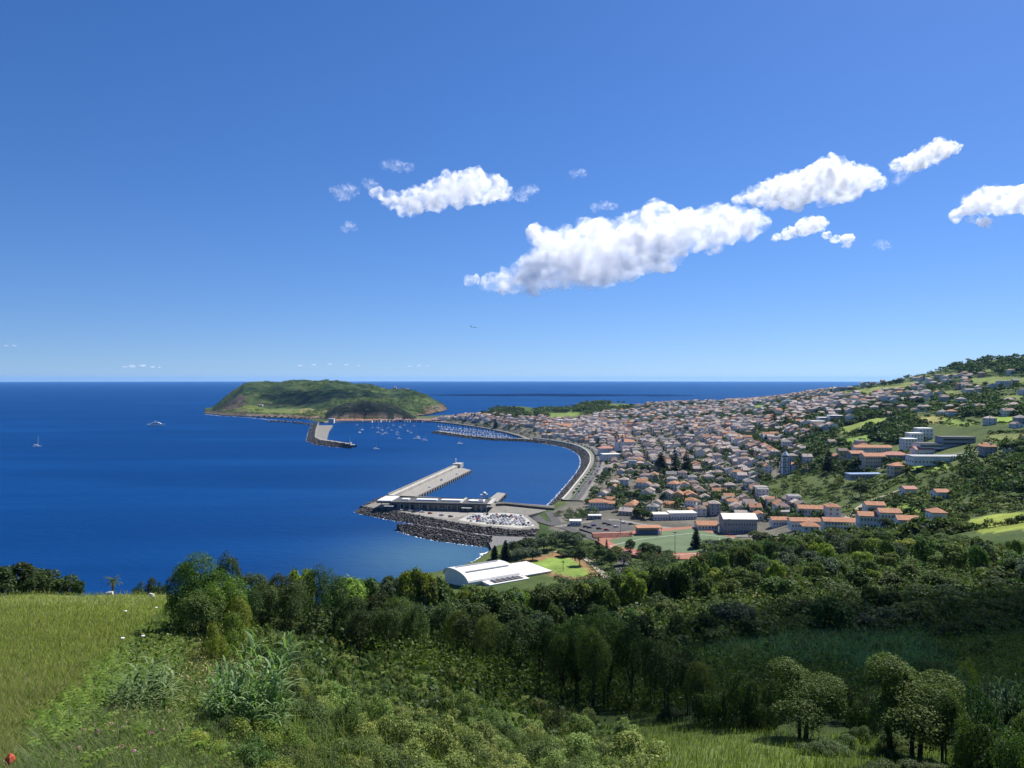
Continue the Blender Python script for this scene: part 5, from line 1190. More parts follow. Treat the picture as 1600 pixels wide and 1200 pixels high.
# ---- cars
objcol('car_paint', .3, .05, 1.0, .6); plain('tyre', (.02, .02, .02), .9, .2, 1.0)
m = MB(); V_ = [(-2.1, -.86, .35), (2.1, -.86, .35), (2.1, .86, .35), (-2.1, .86, .35), (-2.12, -.86, .85), (2.15, -.84, .78), (2.15, .84, .78), (-2.12, .86, .85), (-1.75, -.72, 1.42), (.35, -.72, 1.45), (.35, .72, 1.45), (-1.75, .72, 1.42), (1.1, -.8, .9), (1.1, .8, .9)]
m.add(V_, [(0, 3, 2, 1), (0, 1, 5, 12, 4), (2, 3, 7, 13, 6), (1, 2, 6, 5), (3, 0, 4, 7), (5, 6, 13, 12), (4, 12, 9, 8), (13, 7, 11, 10), (12, 13, 10, 9), (8, 9, 10, 11), (7, 4, 8, 11)]); car_body = m.mesh('car_body', [MATS['car_paint']])
m = MB(); m.add([(1.06, -.74, .96), (1.06, .74, .96), (.42, .66, 1.42), (.42, -.66, 1.42)], [(0, 1, 2, 3)]); m.v = [(x + .03, y, z + .02) for x, y, z in m.v]
m.add([(-2.06, .7, .98), (-2.06, -.7, .98), (-1.8, -.6, 1.36), (-1.8, .6, 1.36)], [(0, 1, 2, 3)])
for s in (-1, 1): m.add([(-1.75, s * .84, .96), (.85, s * .83, .96), (.25, s * .75, 1.38), (-1.6, s * .755, 1.36)], [(0, 1, 2, 3) if s < 0 else (3, 2, 1, 0)])
car_glass = m.mesh('car_window', [MATS['glass_dark']])
m = MB()
for k in range(10): pass
ring = [(.33 * math.cos(2 * math.pi * k / 10), .33 * math.sin(2 * math.pi * k / 10)) for k in range(10)]
m.add([(x, -.1, z) for x, z in ring] + [(x, .1, z) for x, z in ring], [tuple(range(10)), tuple(range(10, 20))[::-1]] + [(k, 10 + k, 10 + (k + 1) % 10, (k + 1) % 10) for k in range(10)]); car_wheel = m.mesh('car_wheel', [MATS['tyre']])
CARCOL = {'white': (.75, .75, .75), 'silver': (.42, .43, .45), 'dark grey': (.06, .06, .065), 'black': (.012, .012, .014), 'red': (.40, .02, .02), 'blue': (.03, .07, .25)}
def car(x, y, z, rz, col, label, group):
    t = thing('parked_car', label, 'car', (x, y, z), rz, group); b_ = link('body', car_body, t); b_.color = (*CARCOL[col], 1); stuff(link('window', car_glass, t))
    for wx in (-1.3, 1.35):
        for wy in (-.8, .8): link('wheel', car_wheel, t, (wx, wy, .33))
ca, cb = at(742, 802.5, 4.08), at(822, 806, 4.08); cu = (cb - ca)[:2]; cL = np.linalg.norm(cu); cu /= cL; cv = np.array((cu[1], -cu[0]))
LOT = [(q_[0], q_[1]) for q_ in (at(x, y, 4.08) for x, y in ((742, 804), (813, 805), (824, 812), (833, 821.5), (812, 823.5), (760, 818), (725, 813)))]
cp = MB(); rowname = ['back', 'second', 'third', 'fourth', 'fifth', 'sixth', 'seventh', 'front']
for row in range(8):
    off = 4 + row * 6.6 + (row // 2) * 2.6; n_ = 0
    for k in range(30):
        p_ = ca[:2] - cu * 12 + cu * k * 2.75 + cv * off
        if not in_poly(LOT, p_[0], p_[1]) or R.random() < .1: continue
        col = R.choice(['white'] * 5 + ['silver'] * 4 + ['dark grey'] * 2 + ['black', 'red', 'blue']); car(p_[0], p_[1], 4.085, math.atan2(cv[1], cv[0]) + (math.pi if R.random() < .5 else 0), col, '%s car, %s from left in the %s row of the quay car park' % (col, ordinal(n_), rowname[row]), 'cars in the quay car park'); n_ += 1
fp = [at(x, y, 4.065) for x, y in ((628, 798.5), (634, 799), (641, 799.5), (646, 801), (652, 800), (660, 801), (672, 803), (690, 806), (704, 808))]
for i, p_ in enumerate(fp): car(p_[0], p_[1], 4.065, R.uniform(-.2, .5), ['white', 'black', 'silver', 'dark grey', 'blue', 'white', 'red', 'silver', 'black'][i], '%s car, %s from left on the terminal forecourt' % (['white', 'black', 'silver', 'dark grey', 'blue', 'white', 'red', 'silver', 'black'][i], ordinal(i)), 'cars on the terminal forecourt')
n_ = 0
for i in range(3, len(BAYQ) - 4, 2):
    for d_, rzo in ((20.2, 0), (25.2, math.pi)):
        if R.random() < .45:
            p_ = BAYQ[i, :2] + BN[i] * d_; tg = BAYQ[i + 1, :2] - BAYQ[i, :2]; col = R.choice(list(CARCOL)); car(p_[0], p_[1], 6.01, math.atan2(tg[1], tg[0]) + rzo, col, '%s car on the waterfront avenue, %s counted from the near end' % (col, ordinal(n_)), 'cars along the waterfront avenue'); n_ += 1
for i, (x, y) in enumerate(((915, 824), (921, 825.5), (928, 822), (936, 827), (945, 819), (952, 821), (963, 824), (975, 818), (986, 820), (948, 829))):
    z_ = G0(*ray(950, 822)[:2]) + .5; p_ = at(x, y, z_); col = R.choice(list(CARCOL)); car(p_[0], p_[1], z_ + .005, R.uniform(-.4, .4), col, '%s car, %s from left on the asphalt by the roundabout' % (col, ordinal(i)), 'cars by the roundabout')

# ---- lamp posts of the quay and the avenue
m = MB(); m.tube([(0, 0, 0), (0, 0, 7.4), (.5, 0, 8), (1.6, 0, 8.15)], [.14, .09, .07, .06], 6); lamp_pole = m.mesh('lamp_pole', [MATS['grey_metal']]); m = MB(); m.box(1.3, 2.1, -.16, .16, 8.05, 8.22); lamp_head = m.mesh('lamp_head', [MATS['pale_concrete']])
def lamp(x, y, z, rz, lab, grp): t = thing('street_lamp', lab, 'street lamp', (x, y, z), rz, grp); link('pole', lamp_pole, t); link('lamp_head', lamp_head, t)
for i, k in enumerate(range(3, len(BAYQ) - 3, 5)): p_ = BAYQ[k, :2] + BN[k] * 17.0; lamp(p_[0], p_[1], 6.0, math.atan2(BN[k, 1], BN[k, 0]), 'lamp post on the waterfront avenue, %s from the near end' % ordinal(i), 'lamp posts on the avenue')
for i, u in enumerate(np.linspace(.08, .92, 8)): p_ = np.array(pt.location[:2]) + PP[3] * (1 - u) + PP[2] * u - pnv * 7.6; lamp(p_[0], p_[1], 4.0, math.atan2(-pnv[1], -pnv[0]), 'lamp post on the long pier, %s from the terminal' % ordinal(i), 'lamp posts on the pier')
for i, (x, y) in enumerate(((625, 800), (655, 804), (690, 809), (730, 810), (760, 806), (790, 808), (820, 816))): p_ = at(x, y, 4.09); lamp(p_[0], p_[1], 4.09, -1.2, 'lamp post on the ferry quay, %s from left' % ordinal(i), 'lamp posts on the quay')
jm = MB(); Lp = np.linalg.norm(PP[1] - PP[0])
for k in range(1, int(Lp / 11)):
    a_ = PP[0] + pdv * k * 11 + pnv * .3; b2 = a_ + pnv * (np.linalg.norm(PP[3] - PP[0]) - 8); jm.bar((*a_, 4.003), (*b2, 4.003), .22, .01)
stuff(jm.build('expansion_joint', MATS['dark_stone'], pt))
for i, (u, s_, col) in enumerate(((.3, 5, 'white'), (.55, 9, 'blue'), (.8, 6, 'white'))):
    p_ = np.array(pt.location[:2]) + PP[0] + pdv * Lp * u + pnv * s_; car(p_[0], p_[1], 4.012, math.atan2(pdv[1], pdv[0]), col, '%s car standing on the long pier, %s from the terminal' % (col, ordinal(i)), 'cars on the pier')
# ------------------------------------------------------------------ plants
leaf('leaf_dark', (.012, .026, .008), (.032, .062, .015), (.078, .115, .028), .34)
leaf('leaf_mid', (.024, .050, .013), (.068, .115, .026), (.16, .21, .05), .36)
leaf('leaf_bright', (.055, .085, .012), (.16, .22, .032), (.32, .37, .07), 0.42)
leaf('leaf_sun', (.022, .048, .009), (.070, .125, .020), (.165, .235, .045), .40)
leaf('leaf_canedark', (.014, .034, .018), (.035, .070, .034), (.08, .12, .065), .3, hue=.015)
leaf('leaf_bramble', (.026, .052, .011), (.13, .185, .040), (.32, .37, .10), 0.25, hue=.03)
leaf('leaf_pine', (0.0096, 0.0216, 0.0120), (0.0216, 0.0456, 0.0216), (0.0408, 0.0720, 0.0336), .15, hue=.02)
leaf('leaf_cane', (.07, .13, .04), (.17, .26, .10), (.33, .42, .21), .4, hue=.015)
leaf('leaf_olive', (0.0264, 0.0420, 0.0264), (0.0600, 0.0900, 0.0504), (0.1200, 0.1560, 0.0960), .3)
leaf('wood_leaf', (.020, .038, .011), (.060, .095, .024), (.14, .18, .05), .34, attr='tint', hue=.05)
leaf('town_leaf', (.018, .038, .012), (.045, .080, .022), (.10, .14, .04), .3, attr='tint', hue=.03)
leaf('grass_blade', (.085, .12, .026), (.165, .215, .052), (.36, .38, .14), .45, hue=.02)
leaf('fern_leaf', (.05, .11, .013), (.13, .23, .03), (.24, .34, .06), 0.42, hue=.015)
plain('dry_stem', (.34, .29, .20), .8, .3, 3.0); plain('flower_pink', (.42, .24, .28), .7, .3, 9.0); plain('flower_magenta', (.46, .06, .26), .7, .3, 9.0)
plain('flower_red', (.55, .075, .03), .5, .3, 9.0); plain('flower_white', (.72, .70, .62), .7, .2, 9.0); plain('flower_salmon', (.52, .30, .24), .8, .3, 9.0)
plain('fleece', (.66, .63, .56), .95, .15, 6.0); plain('field_stone', (.22, .215, .21), .95, .3, 3.0, bump=.5)

def cards(c, nrm, size, r, aspect=1.0, fold=0.0):
    """leaf-shaped quads at c facing nrm"""
    n = len(c); nrm = nrm / (np.linalg.norm(nrm, axis=1)[:, None] + 1e-9)
    t = r.normal(size=(n, 3)); t -= nrm * (t * nrm).sum(1)[:, None]; t /= np.linalg.norm(t, axis=1)[:, None] + 1e-9; b_ = np.cross(nrm, t)
    s = np.asarray(size, float) * np.ones(n); s = s[:, None]
    V_ = np.stack([c - t * s * .6 * aspect, c + b_ * s * .42 * r.uniform(.7, 1.2, (n, 1)), c + t * s * .6 * aspect, c - b_ * s * .42 * r.uniform(.7, 1.2, (n, 1))], 1)
    if fold: V_[:, 2] -= nrm * s * fold
    return V_.reshape(-1, 3), np.arange(4 * n).reshape(n, 4)
def lobes_points(lobes, n, r, shell=(.72, 1.06), down=.15):
    L_ = np.array(lobes, float); a_ = L_[:, 3] * L_[:, 4] + L_[:, 4] * L_[:, 5] + L_[:, 3] * L_[:, 5]; k = r.choice(len(L_), n, p=a_ / a_.sum()); d_ = r.normal(size=(n, 3)); d_ /= np.linalg.norm(d_, axis=1)[:, None]
    fl = (d_[:, 2] < -.35) & (r.random(n) > down); d_[fl, 2] *= -1
    rad = r.uniform(shell[0], shell[1], n) + .10 * vnoise3(d_[:, 0] * 3 + k, d_[:, 1] * 3, d_[:, 2] * 3, 3)
    p = L_[k, :3] + d_ * L_[k, 3:] * rad[:, None]
    ins = np.zeros(n, bool)
    for i in range(len(L_)):
        q_ = (((p - L_[i, :3]) / L_[i, 3:]) ** 2).sum(1); ins |= (q_ < .5) & (k != i)
    return p[~ins], d_[~ins]
def round_lobes(r, w, h, n, base=.3, flat=1.0, lean=0.0):
    """lobes of a rounded crown w wide whose foliage spans base*h .. h"""
    out = []; c = h * (1 + base) / 2; hz = h * (1 - base) / 2
    for i in range(n):
        d_ = r.normal(size=3); d_ /= np.linalg.norm(d_); d_[2] = d_[2] * .8 + .18; q_ = r.uniform(.45, .72)
        s_ = r.uniform(.26, .42)
        out.append((d_[0] * q_ * w / 2 + lean * d_[2] * w * .2, d_[1] * q_ * w / 2, c + d_[2] * q_ * hz, s_ * w / 2 * 1.15, s_ * w / 2 * 1.15, s_ * hz * 1.25 * flat))
    out.append((0, 0, c, w * .27, w * .27, hz * .6)); return out
def wild_lobes(r, w, h, n):
    """a tangle: uneven mounds of different height spilling to the ground"""
    out = []
    for i in range(n):
        a_ = r.uniform(0, 6.28); q_ = w / 2 * math.sqrt(r.random()) * .95; s_ = w * r.uniform(.09, .22); t_ = h * r.uniform(.25, 1.0) * (1 - .55 * (q_ / (w / 2)) ** 2); out.append((math.cos(a_) * q_, math.sin(a_) * q_, t_ - s_ * .6, s_ * r.uniform(.8, 1.3), s_ * r.uniform(.8, 1.3), s_ * r.uniform(.7, 1.5)))
        out.append((math.cos(a_) * q_ * .9, math.sin(a_) * q_ * .9, t_ * .4, s_ * 1.1, s_ * 1.1, t_ * .45))
    return out
def crown_mesh(name, seed, w, h, nl, n, size, mat, base=.3, flat=1., lean=0., jitter=.55, aspect=1.0, droop=0.0, wild=False):
    r = np.random.default_rng(seed); lb = wild_lobes(r, w, h, nl) if wild else round_lobes(r, w, h, nl, base, flat, lean); p, d_ = lobes_points(lb, n, r, (.66, 1.12) if wild else (.62, 1.12))
    nr_ = d_ * (1 - jitter) + r.normal(size=p.shape) * jitter * .7; nr_[:, 2] += .6
    V_, F_ = cards(p, nr_, size * r.uniform(.6, 1.35, len(p)), r, aspect, droop); return new_mesh(name, V_, F_, [MATS[mat]]), lb
def trunk_mesh(name, seed, lb, h, rad, stems=1, spread=.3):
    r = np.random.default_rng(seed + 99); m_ = MB()
    for s in range(stems):
        a_ = r.uniform(0, 6.3); ox, oy = spread * math.cos(a_) * (stems > 1), spread * math.sin(a_) * (stems > 1); top = np.array((ox * 3 + r.normal() * .2, oy * 3 + r.normal() * .2, h * .55))
        m_.tube([(ox, oy, -.8), (ox * 1.3 + r.normal() * .08, oy * 1.3, h * .18), (ox * 2 + r.normal() * .15, oy * 2 + r.normal() * .15, h * .38), tuple(top)], [rad * 1.25, rad, rad * .8, rad * .5], 7)
        for k in r.choice(len(lb), min(5, len(lb)), replace=False):
            e_ = np.array(lb[k][:3]); st = np.array((ox * 2, oy * 2, h * r.uniform(.25, .45))); md = (st + e_) / 2 + (0, 0, -.1 * h * r.random()); m_.tube([tuple(st), tuple(md), tuple(e_)], [rad * .55, rad * .35, rad * .12], 5)
    return m_.mesh(name, [MATS['bark']])
class Kind:
    def __init__(s, name, cat, crown, trunk, w, h): s.name, s.cat, s.crown, s.trunk, s.w, s.h = name, cat, crown, trunk, w, h
    def put(s, x, y, z, w, h, label=None, group=None, rz=None):
        t = thing(s.name, label, s.cat, (x, y, z), R.uniform(0, 6.28) if rz is None else rz, group, (w / s.w, w / s.w, h / s.h)); link('crown', s.crown, t)
        if s.trunk: link('trunk', s.trunk, t)
        return t
def tree_kind(name, cat, seed, w, h, nl, n, size, mat, rad=.16, stems=1, base=.3, flat=1., lean=0., aspect=1., trunk=True, jitter=.55, droop=0., wild=False):
    c, lb = crown_mesh(name + '_crown', seed, w, h, nl, n, size, mat, base, flat, lean, jitter, aspect, droop, wild); return Kind(name, cat, c, trunk_mesh(name + '_trunk', seed, lb, h, rad, stems) if trunk else None, w, h)
# near trees (leaf by leaf), mid trees (spray by spray)
NEAR_DARK = [tree_kind('dark_leaved_tree', 'tree', 100 + i, 7, 9, 18, 15000, .18, 'leaf_dark', .10, 3, .14) for i in range(3)]  # broadleaf crowns, told apart only by their darker leaf colour
NEAR_MID = [tree_kind('broadleaf_tree', 'tree', 110 + i, 6.5, 6.5, 17, 17000, .145, 'leaf_mid', .13, 3, .1, .9) for i in range(3)]
NEAR_SUN = [tree_kind('sunlit_tone_tree', 'tree', 210 + i, 6.5, 6.5, 11, 23000, .12, 'leaf_sun', .12, 4, .10, .95, .9) for i in range(2)]  # sunlit look of these crowns is put into the leaf colour
NEAR_LIGHT = [tree_kind('sunlit_tone_tree', 'tree', 118, 6, 6, 15, 15000, .14, 'leaf_bright', .11, 2, .05)]  # sunlight on the crown put into a brighter leaf colour
MID_DARK = [tree_kind('dark_leaved_tree', 'tree', 120 + i, 7, 8, 13, 4600, .40, 'leaf_dark', .18, 1, .12) for i in range(4)]  # broadleaf trees again, only in the darker leaf colour
MID_MID = [tree_kind('broadleaf_tree', 'tree', 130 + i, 7, 7.5, 13, 4600, .38, 'leaf_mid', .18, 1, .12) for i in range(4)]
MID_LIGHT = [tree_kind('sunlit_tone_tree', 'tree', 140 + i, 6.5, 6.5, 12, 4200, .36, 'leaf_bright', .16, 1, .08) for i in range(3)]  # brighter leaf colour stands for sun on these crowns
MID_OLIVE = [tree_kind('grey_leaved_tree', 'tree', 150 + i, 7, 7, 14, 4200, .36, 'leaf_olive', .18, 1, .12) for i in range(2)]
BRAMBLE = [tree_kind('bramble_bush', 'bush', 160 + i, 3.2, 2.4, 15, 15000, .085, 'leaf_bramble', base=-.1, trunk=False, wild=True, aspect=1.25) for i in range(6)]
GREENBUSH = [tree_kind('leafy_bush', 'bush', 170 + i, 3.0, 2.3, 14, 15000, .080, 'leaf_mid', base=-.1, trunk=False, wild=True) for i in range(3)]
DARKBUSH = [tree_kind('leafy_bush', 'bush', 180 + i, 3.4, 2.4, 15, 11000, .105, 'leaf_dark', base=-.1, trunk=False, wild=True) for i in range(3)]
LIGHTBUSH = [tree_kind('leafy_bush', 'bush', 190 + i, 2.6, 2.0, 13, 12000, .075, 'leaf_bright', base=-.1, trunk=False, wild=True) for i in range(2)]
# araucaria pines: whorls of flat drooping boughs round a straight trunk
def pine_kind(seed, n=16, w=7.0, h=24.0):
    r = np.random.default_rng(seed); cs, ns, sz = [], [], []; m_ = MB(); m_.tube([(0, 0, -1), (0, 0, h * .5), (0, 0, h)], [.38, .25, .04], 7)
    for k in range(n):
        f = k / (n - 1); z = h * (.08 + .9 * f); rad = w / 2 * (1 - f) ** .75 * (1 if f > .12 else .75) + .25; nb = 6
        for b_ in range(nb):
            a_ = 2 * math.pi * (b_ + .5 * (k % 2)) / nb + r.normal() * .12; rl = rad * r.uniform(.85, 1.08)
            m_.tube([(0, 0, z), (math.cos(a_) * rl * .9, math.sin(a_) * rl * .9, z + .12 * rl - .1)], [.06, .02], 3)
            for u in np.linspace(.15, 1, max(5, int(rl * 6))):
                for s_ in range(5):
                    wdt = .20 * rl * (1.1 - u) + .15; p = np.array((math.cos(a_) * rl * u, math.sin(a_) * rl * u, z + .15 * rl * u ** 2 - .12)) + r.normal(size=3) * (wdt * .5, wdt * .5, .13); cs.append(p); ns.append((r.normal() * .5, r.normal() * .5, 1)); sz.append(r.uniform(.55, .95))
    V_, F_ = cards(np.array(cs), np.array(ns), np.array(sz), r, 1.2); return Kind('araucaria_pine', 'tree', new_mesh('pine_crown', V_, F_, [MATS['leaf_pine']]), m_.mesh('pine_trunk', [MATS['bark']]), w, h)
PINES = [pine_kind(s) for s in (1, 2)]
def palm_kind(seed, h=7.0):
    r = np.random.default_rng(seed); V_, F_ = [], []
    for k in range(34):
        a_ = r.uniform(0, 6.28); el = r.uniform(-.5, 1.2); L_ = r.uniform(1.8, 2.6); p = np.array((0, 0, h)); d_ = np.array((math.cos(a_) * math.cos(el), math.sin(a_) * math.cos(el), math.sin(el))); sd_ = np.array((-math.sin(a_), math.cos(a_), 0))
        pts = []
        for q_ in range(6): pts.append(p.copy()); p = p + d_ * L_ / 5; d_ = d_ + np.array((0, 0, -.3)); d_ /= np.linalg.norm(d_)
        for q_ in range(5):
            for s_ in (-1, 1):
                for u in (0, .5):
                    a0 = pts[q_] + (pts[q_ + 1] - pts[q_]) * u; tip = a0 + sd_ * s_ * .5 * (1 - q_ / 7) + (pts[q_ + 1] - pts[q_]) * .5 + (0, 0, -.15); b0 = a0 + (pts[q_ + 1] - pts[q_]) * .22; k_ = len(V_); V_ += [a0, b0, tip]; F_.append((k_, k_ + 1, k_ + 2))
        for q_ in range(5): k_ = len(V_); V_ += [pts[q_] + sd_ * .03, pts[q_] - sd_ * .03, pts[q_ + 1] - sd_ * .02, pts[q_ + 1] + sd_ * .02]; F_.append((k_, k_ + 1, k_ + 2, k_ + 3))
    m_ = MB(); m_.tube([(0, 0, -.6), (.1, 0, h * .5), (0, 0, h)], [.3, .2, .22], 8); return Kind('palm_tree', 'palm', new_mesh('palm_crown', V_, F_, [MATS['leaf_mid']]), m_.mesh('palm_trunk', [MATS['bark']]), 4.6, h)
PALM = palm_kind(5)
def cane_kind(seed, n=36, h=3.4, spread=.9, name='cane_clump', mat='leaf_cane'):
    """giant cane: many upright stems with long arching strap leaves"""
    r = np.random.default_rng(seed); V_, F_ = [], []; m_ = MB()
    for k in range(n):
        a_ = r.uniform(0, 6.28); q_ = spread * math.sqrt(r.random()); b_ = np.array((math.cos(a_) * q_, math.sin(a_) * q_, -.2)); hh = h * r.uniform(.55, 1.0); ln = np.array((math.cos(a_) * .12 * r.random() + .05, math.sin(a_) * .12 * r.random(), 1.0))
        if k % 2 == 0: m_.tube([tuple(b_), tuple(b_ + ln * hh * .55), tuple(b_ + ln * hh * .95)], [.018, .014, .006], 4)
        for j in range(9):
            u = .22 + .78 * j / 8; p = b_ + ln * hh * u; az = r.uniform(0, 6.28); L_ = r.uniform(.75, 1.25) * (1.1 if j < 7 else .8); d_ = np.array((math.cos(az) * .65, math.sin(az) * .65, 1.0 if j < 8 else 1.8)); d_ /= np.linalg.norm(d_); sd_ = np.array((-math.sin(az), math.cos(az), 0)); pts = []
            for s_ in range(5): pts.append(p.copy()); p = p + d_ * L_ / 4; d_ = d_ + np.array((math.cos(az) * .12, math.sin(az) * .12, -.42)); d_ /= np.linalg.norm(d_)
            wd = r.uniform(.030, .048)
            for s_ in range(4):
                w0 = wd * (1, 1.1, .9, .55, .05)[s_]; w1 = wd * (1, 1.1, .9, .55, .05)[s_ + 1]; k_ = len(V_); V_ += [pts[s_] - sd_ * w0, pts[s_] + sd_ * w0, pts[s_ + 1] + sd_ * w1, pts[s_ + 1] - sd_ * w1]; F_.append((k_, k_ + 1, k_ + 2, k_ + 3))
    # islands: one per leaf, so merge each leaf's shared edges
    V_ = np.array(V_); F2 = []; 
    for i in range(0, len(F_), 4):
        q0 = F_[i]; F2.append((q0[0], q0[1], q0[2], q0[3]))
        for j in range(1, 4): pv = F2[-1]; q_ = F_[i + j]; F2.append((pv[3], pv[2], q_[2], q_[3]))
    return Kind(name, 'reed', new_mesh('cane_crown', V_, np.array(F2), [MATS[mat]]), m_.mesh('cane_stem', [MATS[mat]]), 2 * spread + .9, h)
CANE = [cane_kind(s) for s in (1, 2)]; CANE_DARK = [cane_kind(s, mat='leaf_canedark') for s in (3, 4)]

# ---- the individual trees and bushes; tops are set by where they show against what lies behind
VEG = []                                          # (object, px, py, look)
def by_top(kinds, px, Y, top, wpx, look, group=None, hmin=1.0, rz=None):
    k = R.choice(kinds); x = (px - 800) / F * Y; z = G0(x, Y); h = max(EYE - (top - HOR) / F * Y - z, hmin); t = k.put(x, Y, z - .1, wpx * Y / F, h, None, group, rz)
    VEG.append((t, px, top, look)); return t
# left: shrub belt, palm, bushes at the meadow's edge
for px, Y, top, w in ((-40, 132, 872, 90), (15, 128, 880, 70), (45, 130, 882, 60), (70, 126, 888, 56), (95, 124, 896, 48), (112, 122, 903, 34), (122, 120, 908, 20), (0, 124, 890, 60), (55, 120, 896, 50)): by_top(MID_DARK, px, Y, top, w, 'dark bushy tree in the belt beyond the pasture')
x = (175 - 800) / F * 122; VEG.append((PALM.put(x, 122, G0(x, 122) - .2, 3.6, EYE - (908 - HOR) / F * 122 - G0(x, 122) + .2, 'small dark palm at the seaward edge of the pasture'), 175, 908, None))
VEG.pop()
for px, Y, top, w in ((232, 122, 900, 34), (215, 120, 908, 22), (250, 118, 905, 28)): by_top(DARKBUSH, px, Y, top, w, 'low dark bush at the far edge of the pasture')
by_top(NEAR_SUN, 325, 57, 872, 112, 'big sunlit yellow green bush beside the pasture'); by_top(NEAR_SUN, 300, 60, 884, 66, 'sunlit flank bush'); by_top(NEAR_LIGHT, 348, 55, 905, 66, 'sunlit flank bush'); by_top(NEAR_MID, 318, 54, 915, 80, 'green skirt of the big bush by the pasture')
by_top(NEAR_LIGHT, 285, 56, 925, 56, 'sunlit flank bush'); by_top(NEAR_LIGHT, 368, 55, 930, 54, 'sunlit flank bush'); by_top(NEAR_DARK, 352, 72, 866, 60, 'dark tree behind the big sunlit bush'); by_top(NEAR_DARK, 280, 66, 886, 44, 'dark tree left of the big sunlit bush'); by_top(LIGHTBUSH, 358, 50, 950, 56, 'bright green bush at the foot of the big one'); by_top(LIGHTBUSH, 335, 47, 962, 40, 'bright green bush at the foot of the big one')
for px, Y, top, w in ((392, 92, 888, 60), (425, 96, 891, 56), (455, 98, 894, 60), (490, 104, 887, 54), (520, 110, 894, 60), (410, 84, 906, 60), (445, 86, 908, 66), (385, 78, 915, 50)): by_top(NEAR_DARK, px, Y, top, w, 'dark shaded hedge tree right of the pasture')
# grove across the middle
for px, Y, top, w in ((545, 106, 928, 62), (585, 108, 922, 58), (625, 108, 928, 60), (560, 98, 948, 50), (605, 100, 942, 56), (648, 100, 942, 44), (690, 98, 946, 40), (742, 92, 944, 66), (765, 88, 958, 50), (715, 96, 948, 40), (808, 82, 962, 74), (845, 84, 958, 56), (868, 82, 966, 44), (905, 78, 955, 84), (945, 77, 957, 86), (985, 75, 966, 56), (925, 73, 975, 60), (1042, 68, 1000, 70), (1020, 72, 990, 46), (1076, 68, 1010, 44), (880, 76, 985, 50), (1095, 64, 1028, 50)): by_top(NEAR_DARK + [NEAR_MID[0]], px, Y, top, w, 'dark grove tree on the slope')
by_top(NEAR_SUN, 1256, 53, 1044, 132, 'rounded low tree with several stems on the lower slope'); by_top(NEAR_SUN, 1432, 49, 1040, 158, 'wide leaning tree with forked stems, lower slope'); by_top(NEAR_SUN, 1395, 50, 1064, 80, 'smaller crown merged with the wide leaning tree'); by_top(NEAR_SUN, 1478, 48, 1085, 74, 'outer drooping crown of the wide leaning tree')
for px, Y, top, w in ((1150, 60, 1040, 70), (1185, 58, 1062, 50), (1110, 62, 1052, 60), (1330, 60, 1050, 70), (1350, 56, 1080, 50), (1205, 60, 1055, 50)): by_top(DARKBUSH, px, Y, top, w, 'dense dark bush between the lower slope trees')
for px, Y, top, w in ((1545, 46, 1068, 60), (1580, 48, 1060, 60), (1610, 46, 1066, 60), (1565, 42, 1100, 60), (1600, 40, 1108, 60), (1520, 44, 1105, 44), (1555, 56, 1056, 40), (1500, 60, 1040, 40), (1635, 44, 1085, 60)): by_top(CANE_DARK if top < 1062 else DARKBUSH + GREENBUSH, px, Y, top, w * (1 if top < 1062 else 1.35), 'tall grey green cane stand' if top < 1062 else 'leafy dark green bush in the lower corner thicket')
by_top(NEAR_LIGHT, 1515, 62, 1032, 36, 'slim yellow green sapling above the cane')
# belt of trees above the harbour, with sunlit ones among them
CAPX = [360, 380, 430, 500, 560, 600, 640, 665, 690, 705, 730, 800, 850, 875, 905, 950, 975, 1000, 1040, 1075, 1100, 1150, 1200, 1260, 1300, 1350, 1400, 1450, 1480, 1520, 1560, 1640, 1950]
CAPY = [872, 888, 892, 886, 896, 898, 886, 890, 897, 914, 912, 914, 910, 914, 902, 906, 888, 884, 876, 868, 860, 850, 842, 834, 829, 827, 826, 829, 832, 836, 842, 838, 838]
occ = []
def spaced(x, y, d_):
    for a_, b_, e_ in occ:
        if (a_ - x) ** 2 + (b_ - y) ** 2 < (d_ * .5 + e_ * .5) ** 2: return False
    occ.append((x, y, d_)); return True
def skyline_tree(px, Y, hr, wr, kinds, look, drop=0):
    x = (px - 800) / F * Y; z = G0(x, Y); w = R.uniform(*wr)
    if not spaced(x, Y, w * .8) or not free(x, Y, w * .4): return
    cap = EYE - (np.interp(px, CAPX, CAPY) + drop + R.uniform(0, 9) - HOR) / F * Y; h = min(R.uniform(*hr), cap - z)
    if h < 2.2: return
    if h < w * .55: w = h / .55
    k = R.choice(kinds); t = k.put(x, Y, z - .15, w, h); VEG.append((t, px, HOR + F * (EYE - z - h * .6) / Y, look)); return t
n_try = 0
for px, Y, top, w in ((640, 150, 885, 46), (665, 152, 889, 40), (470, 118, 882, 36), (482, 114, 886, 30)): by_top(MID_LIGHT, px, Y, top, w, 'yellow green sunlit tree on the skyline above the sea')
for px, Y, top, w in ((870, 205, 928, 40), (845, 200, 934, 30), (905, 210, 922, 26), (925, 212, 924, 30), (950, 208, 922, 30), (975, 214, 925, 34), (990, 260, 888, 44), (1010, 262, 892, 40), (1100, 190, 908, 34), (1085, 196, 902, 30), (1180, 172, 930, 30), (1215, 168, 936, 34), (1165, 214, 905, 32), (1240, 210, 908, 36), (1425, 178, 902, 40), (1400, 182, 905, 36), (1440, 176, 906, 28), (1060, 208, 900, 40), (1325, 210, 898, 30), (1075, 235, 880, 50), (1055, 240, 884, 40)): by_top(MID_LIGHT, px, Y, top, w, 'yellow green sunlit tree among darker woods'); occ.append(((px - 800) / F * Y, Y, w * Y / F))
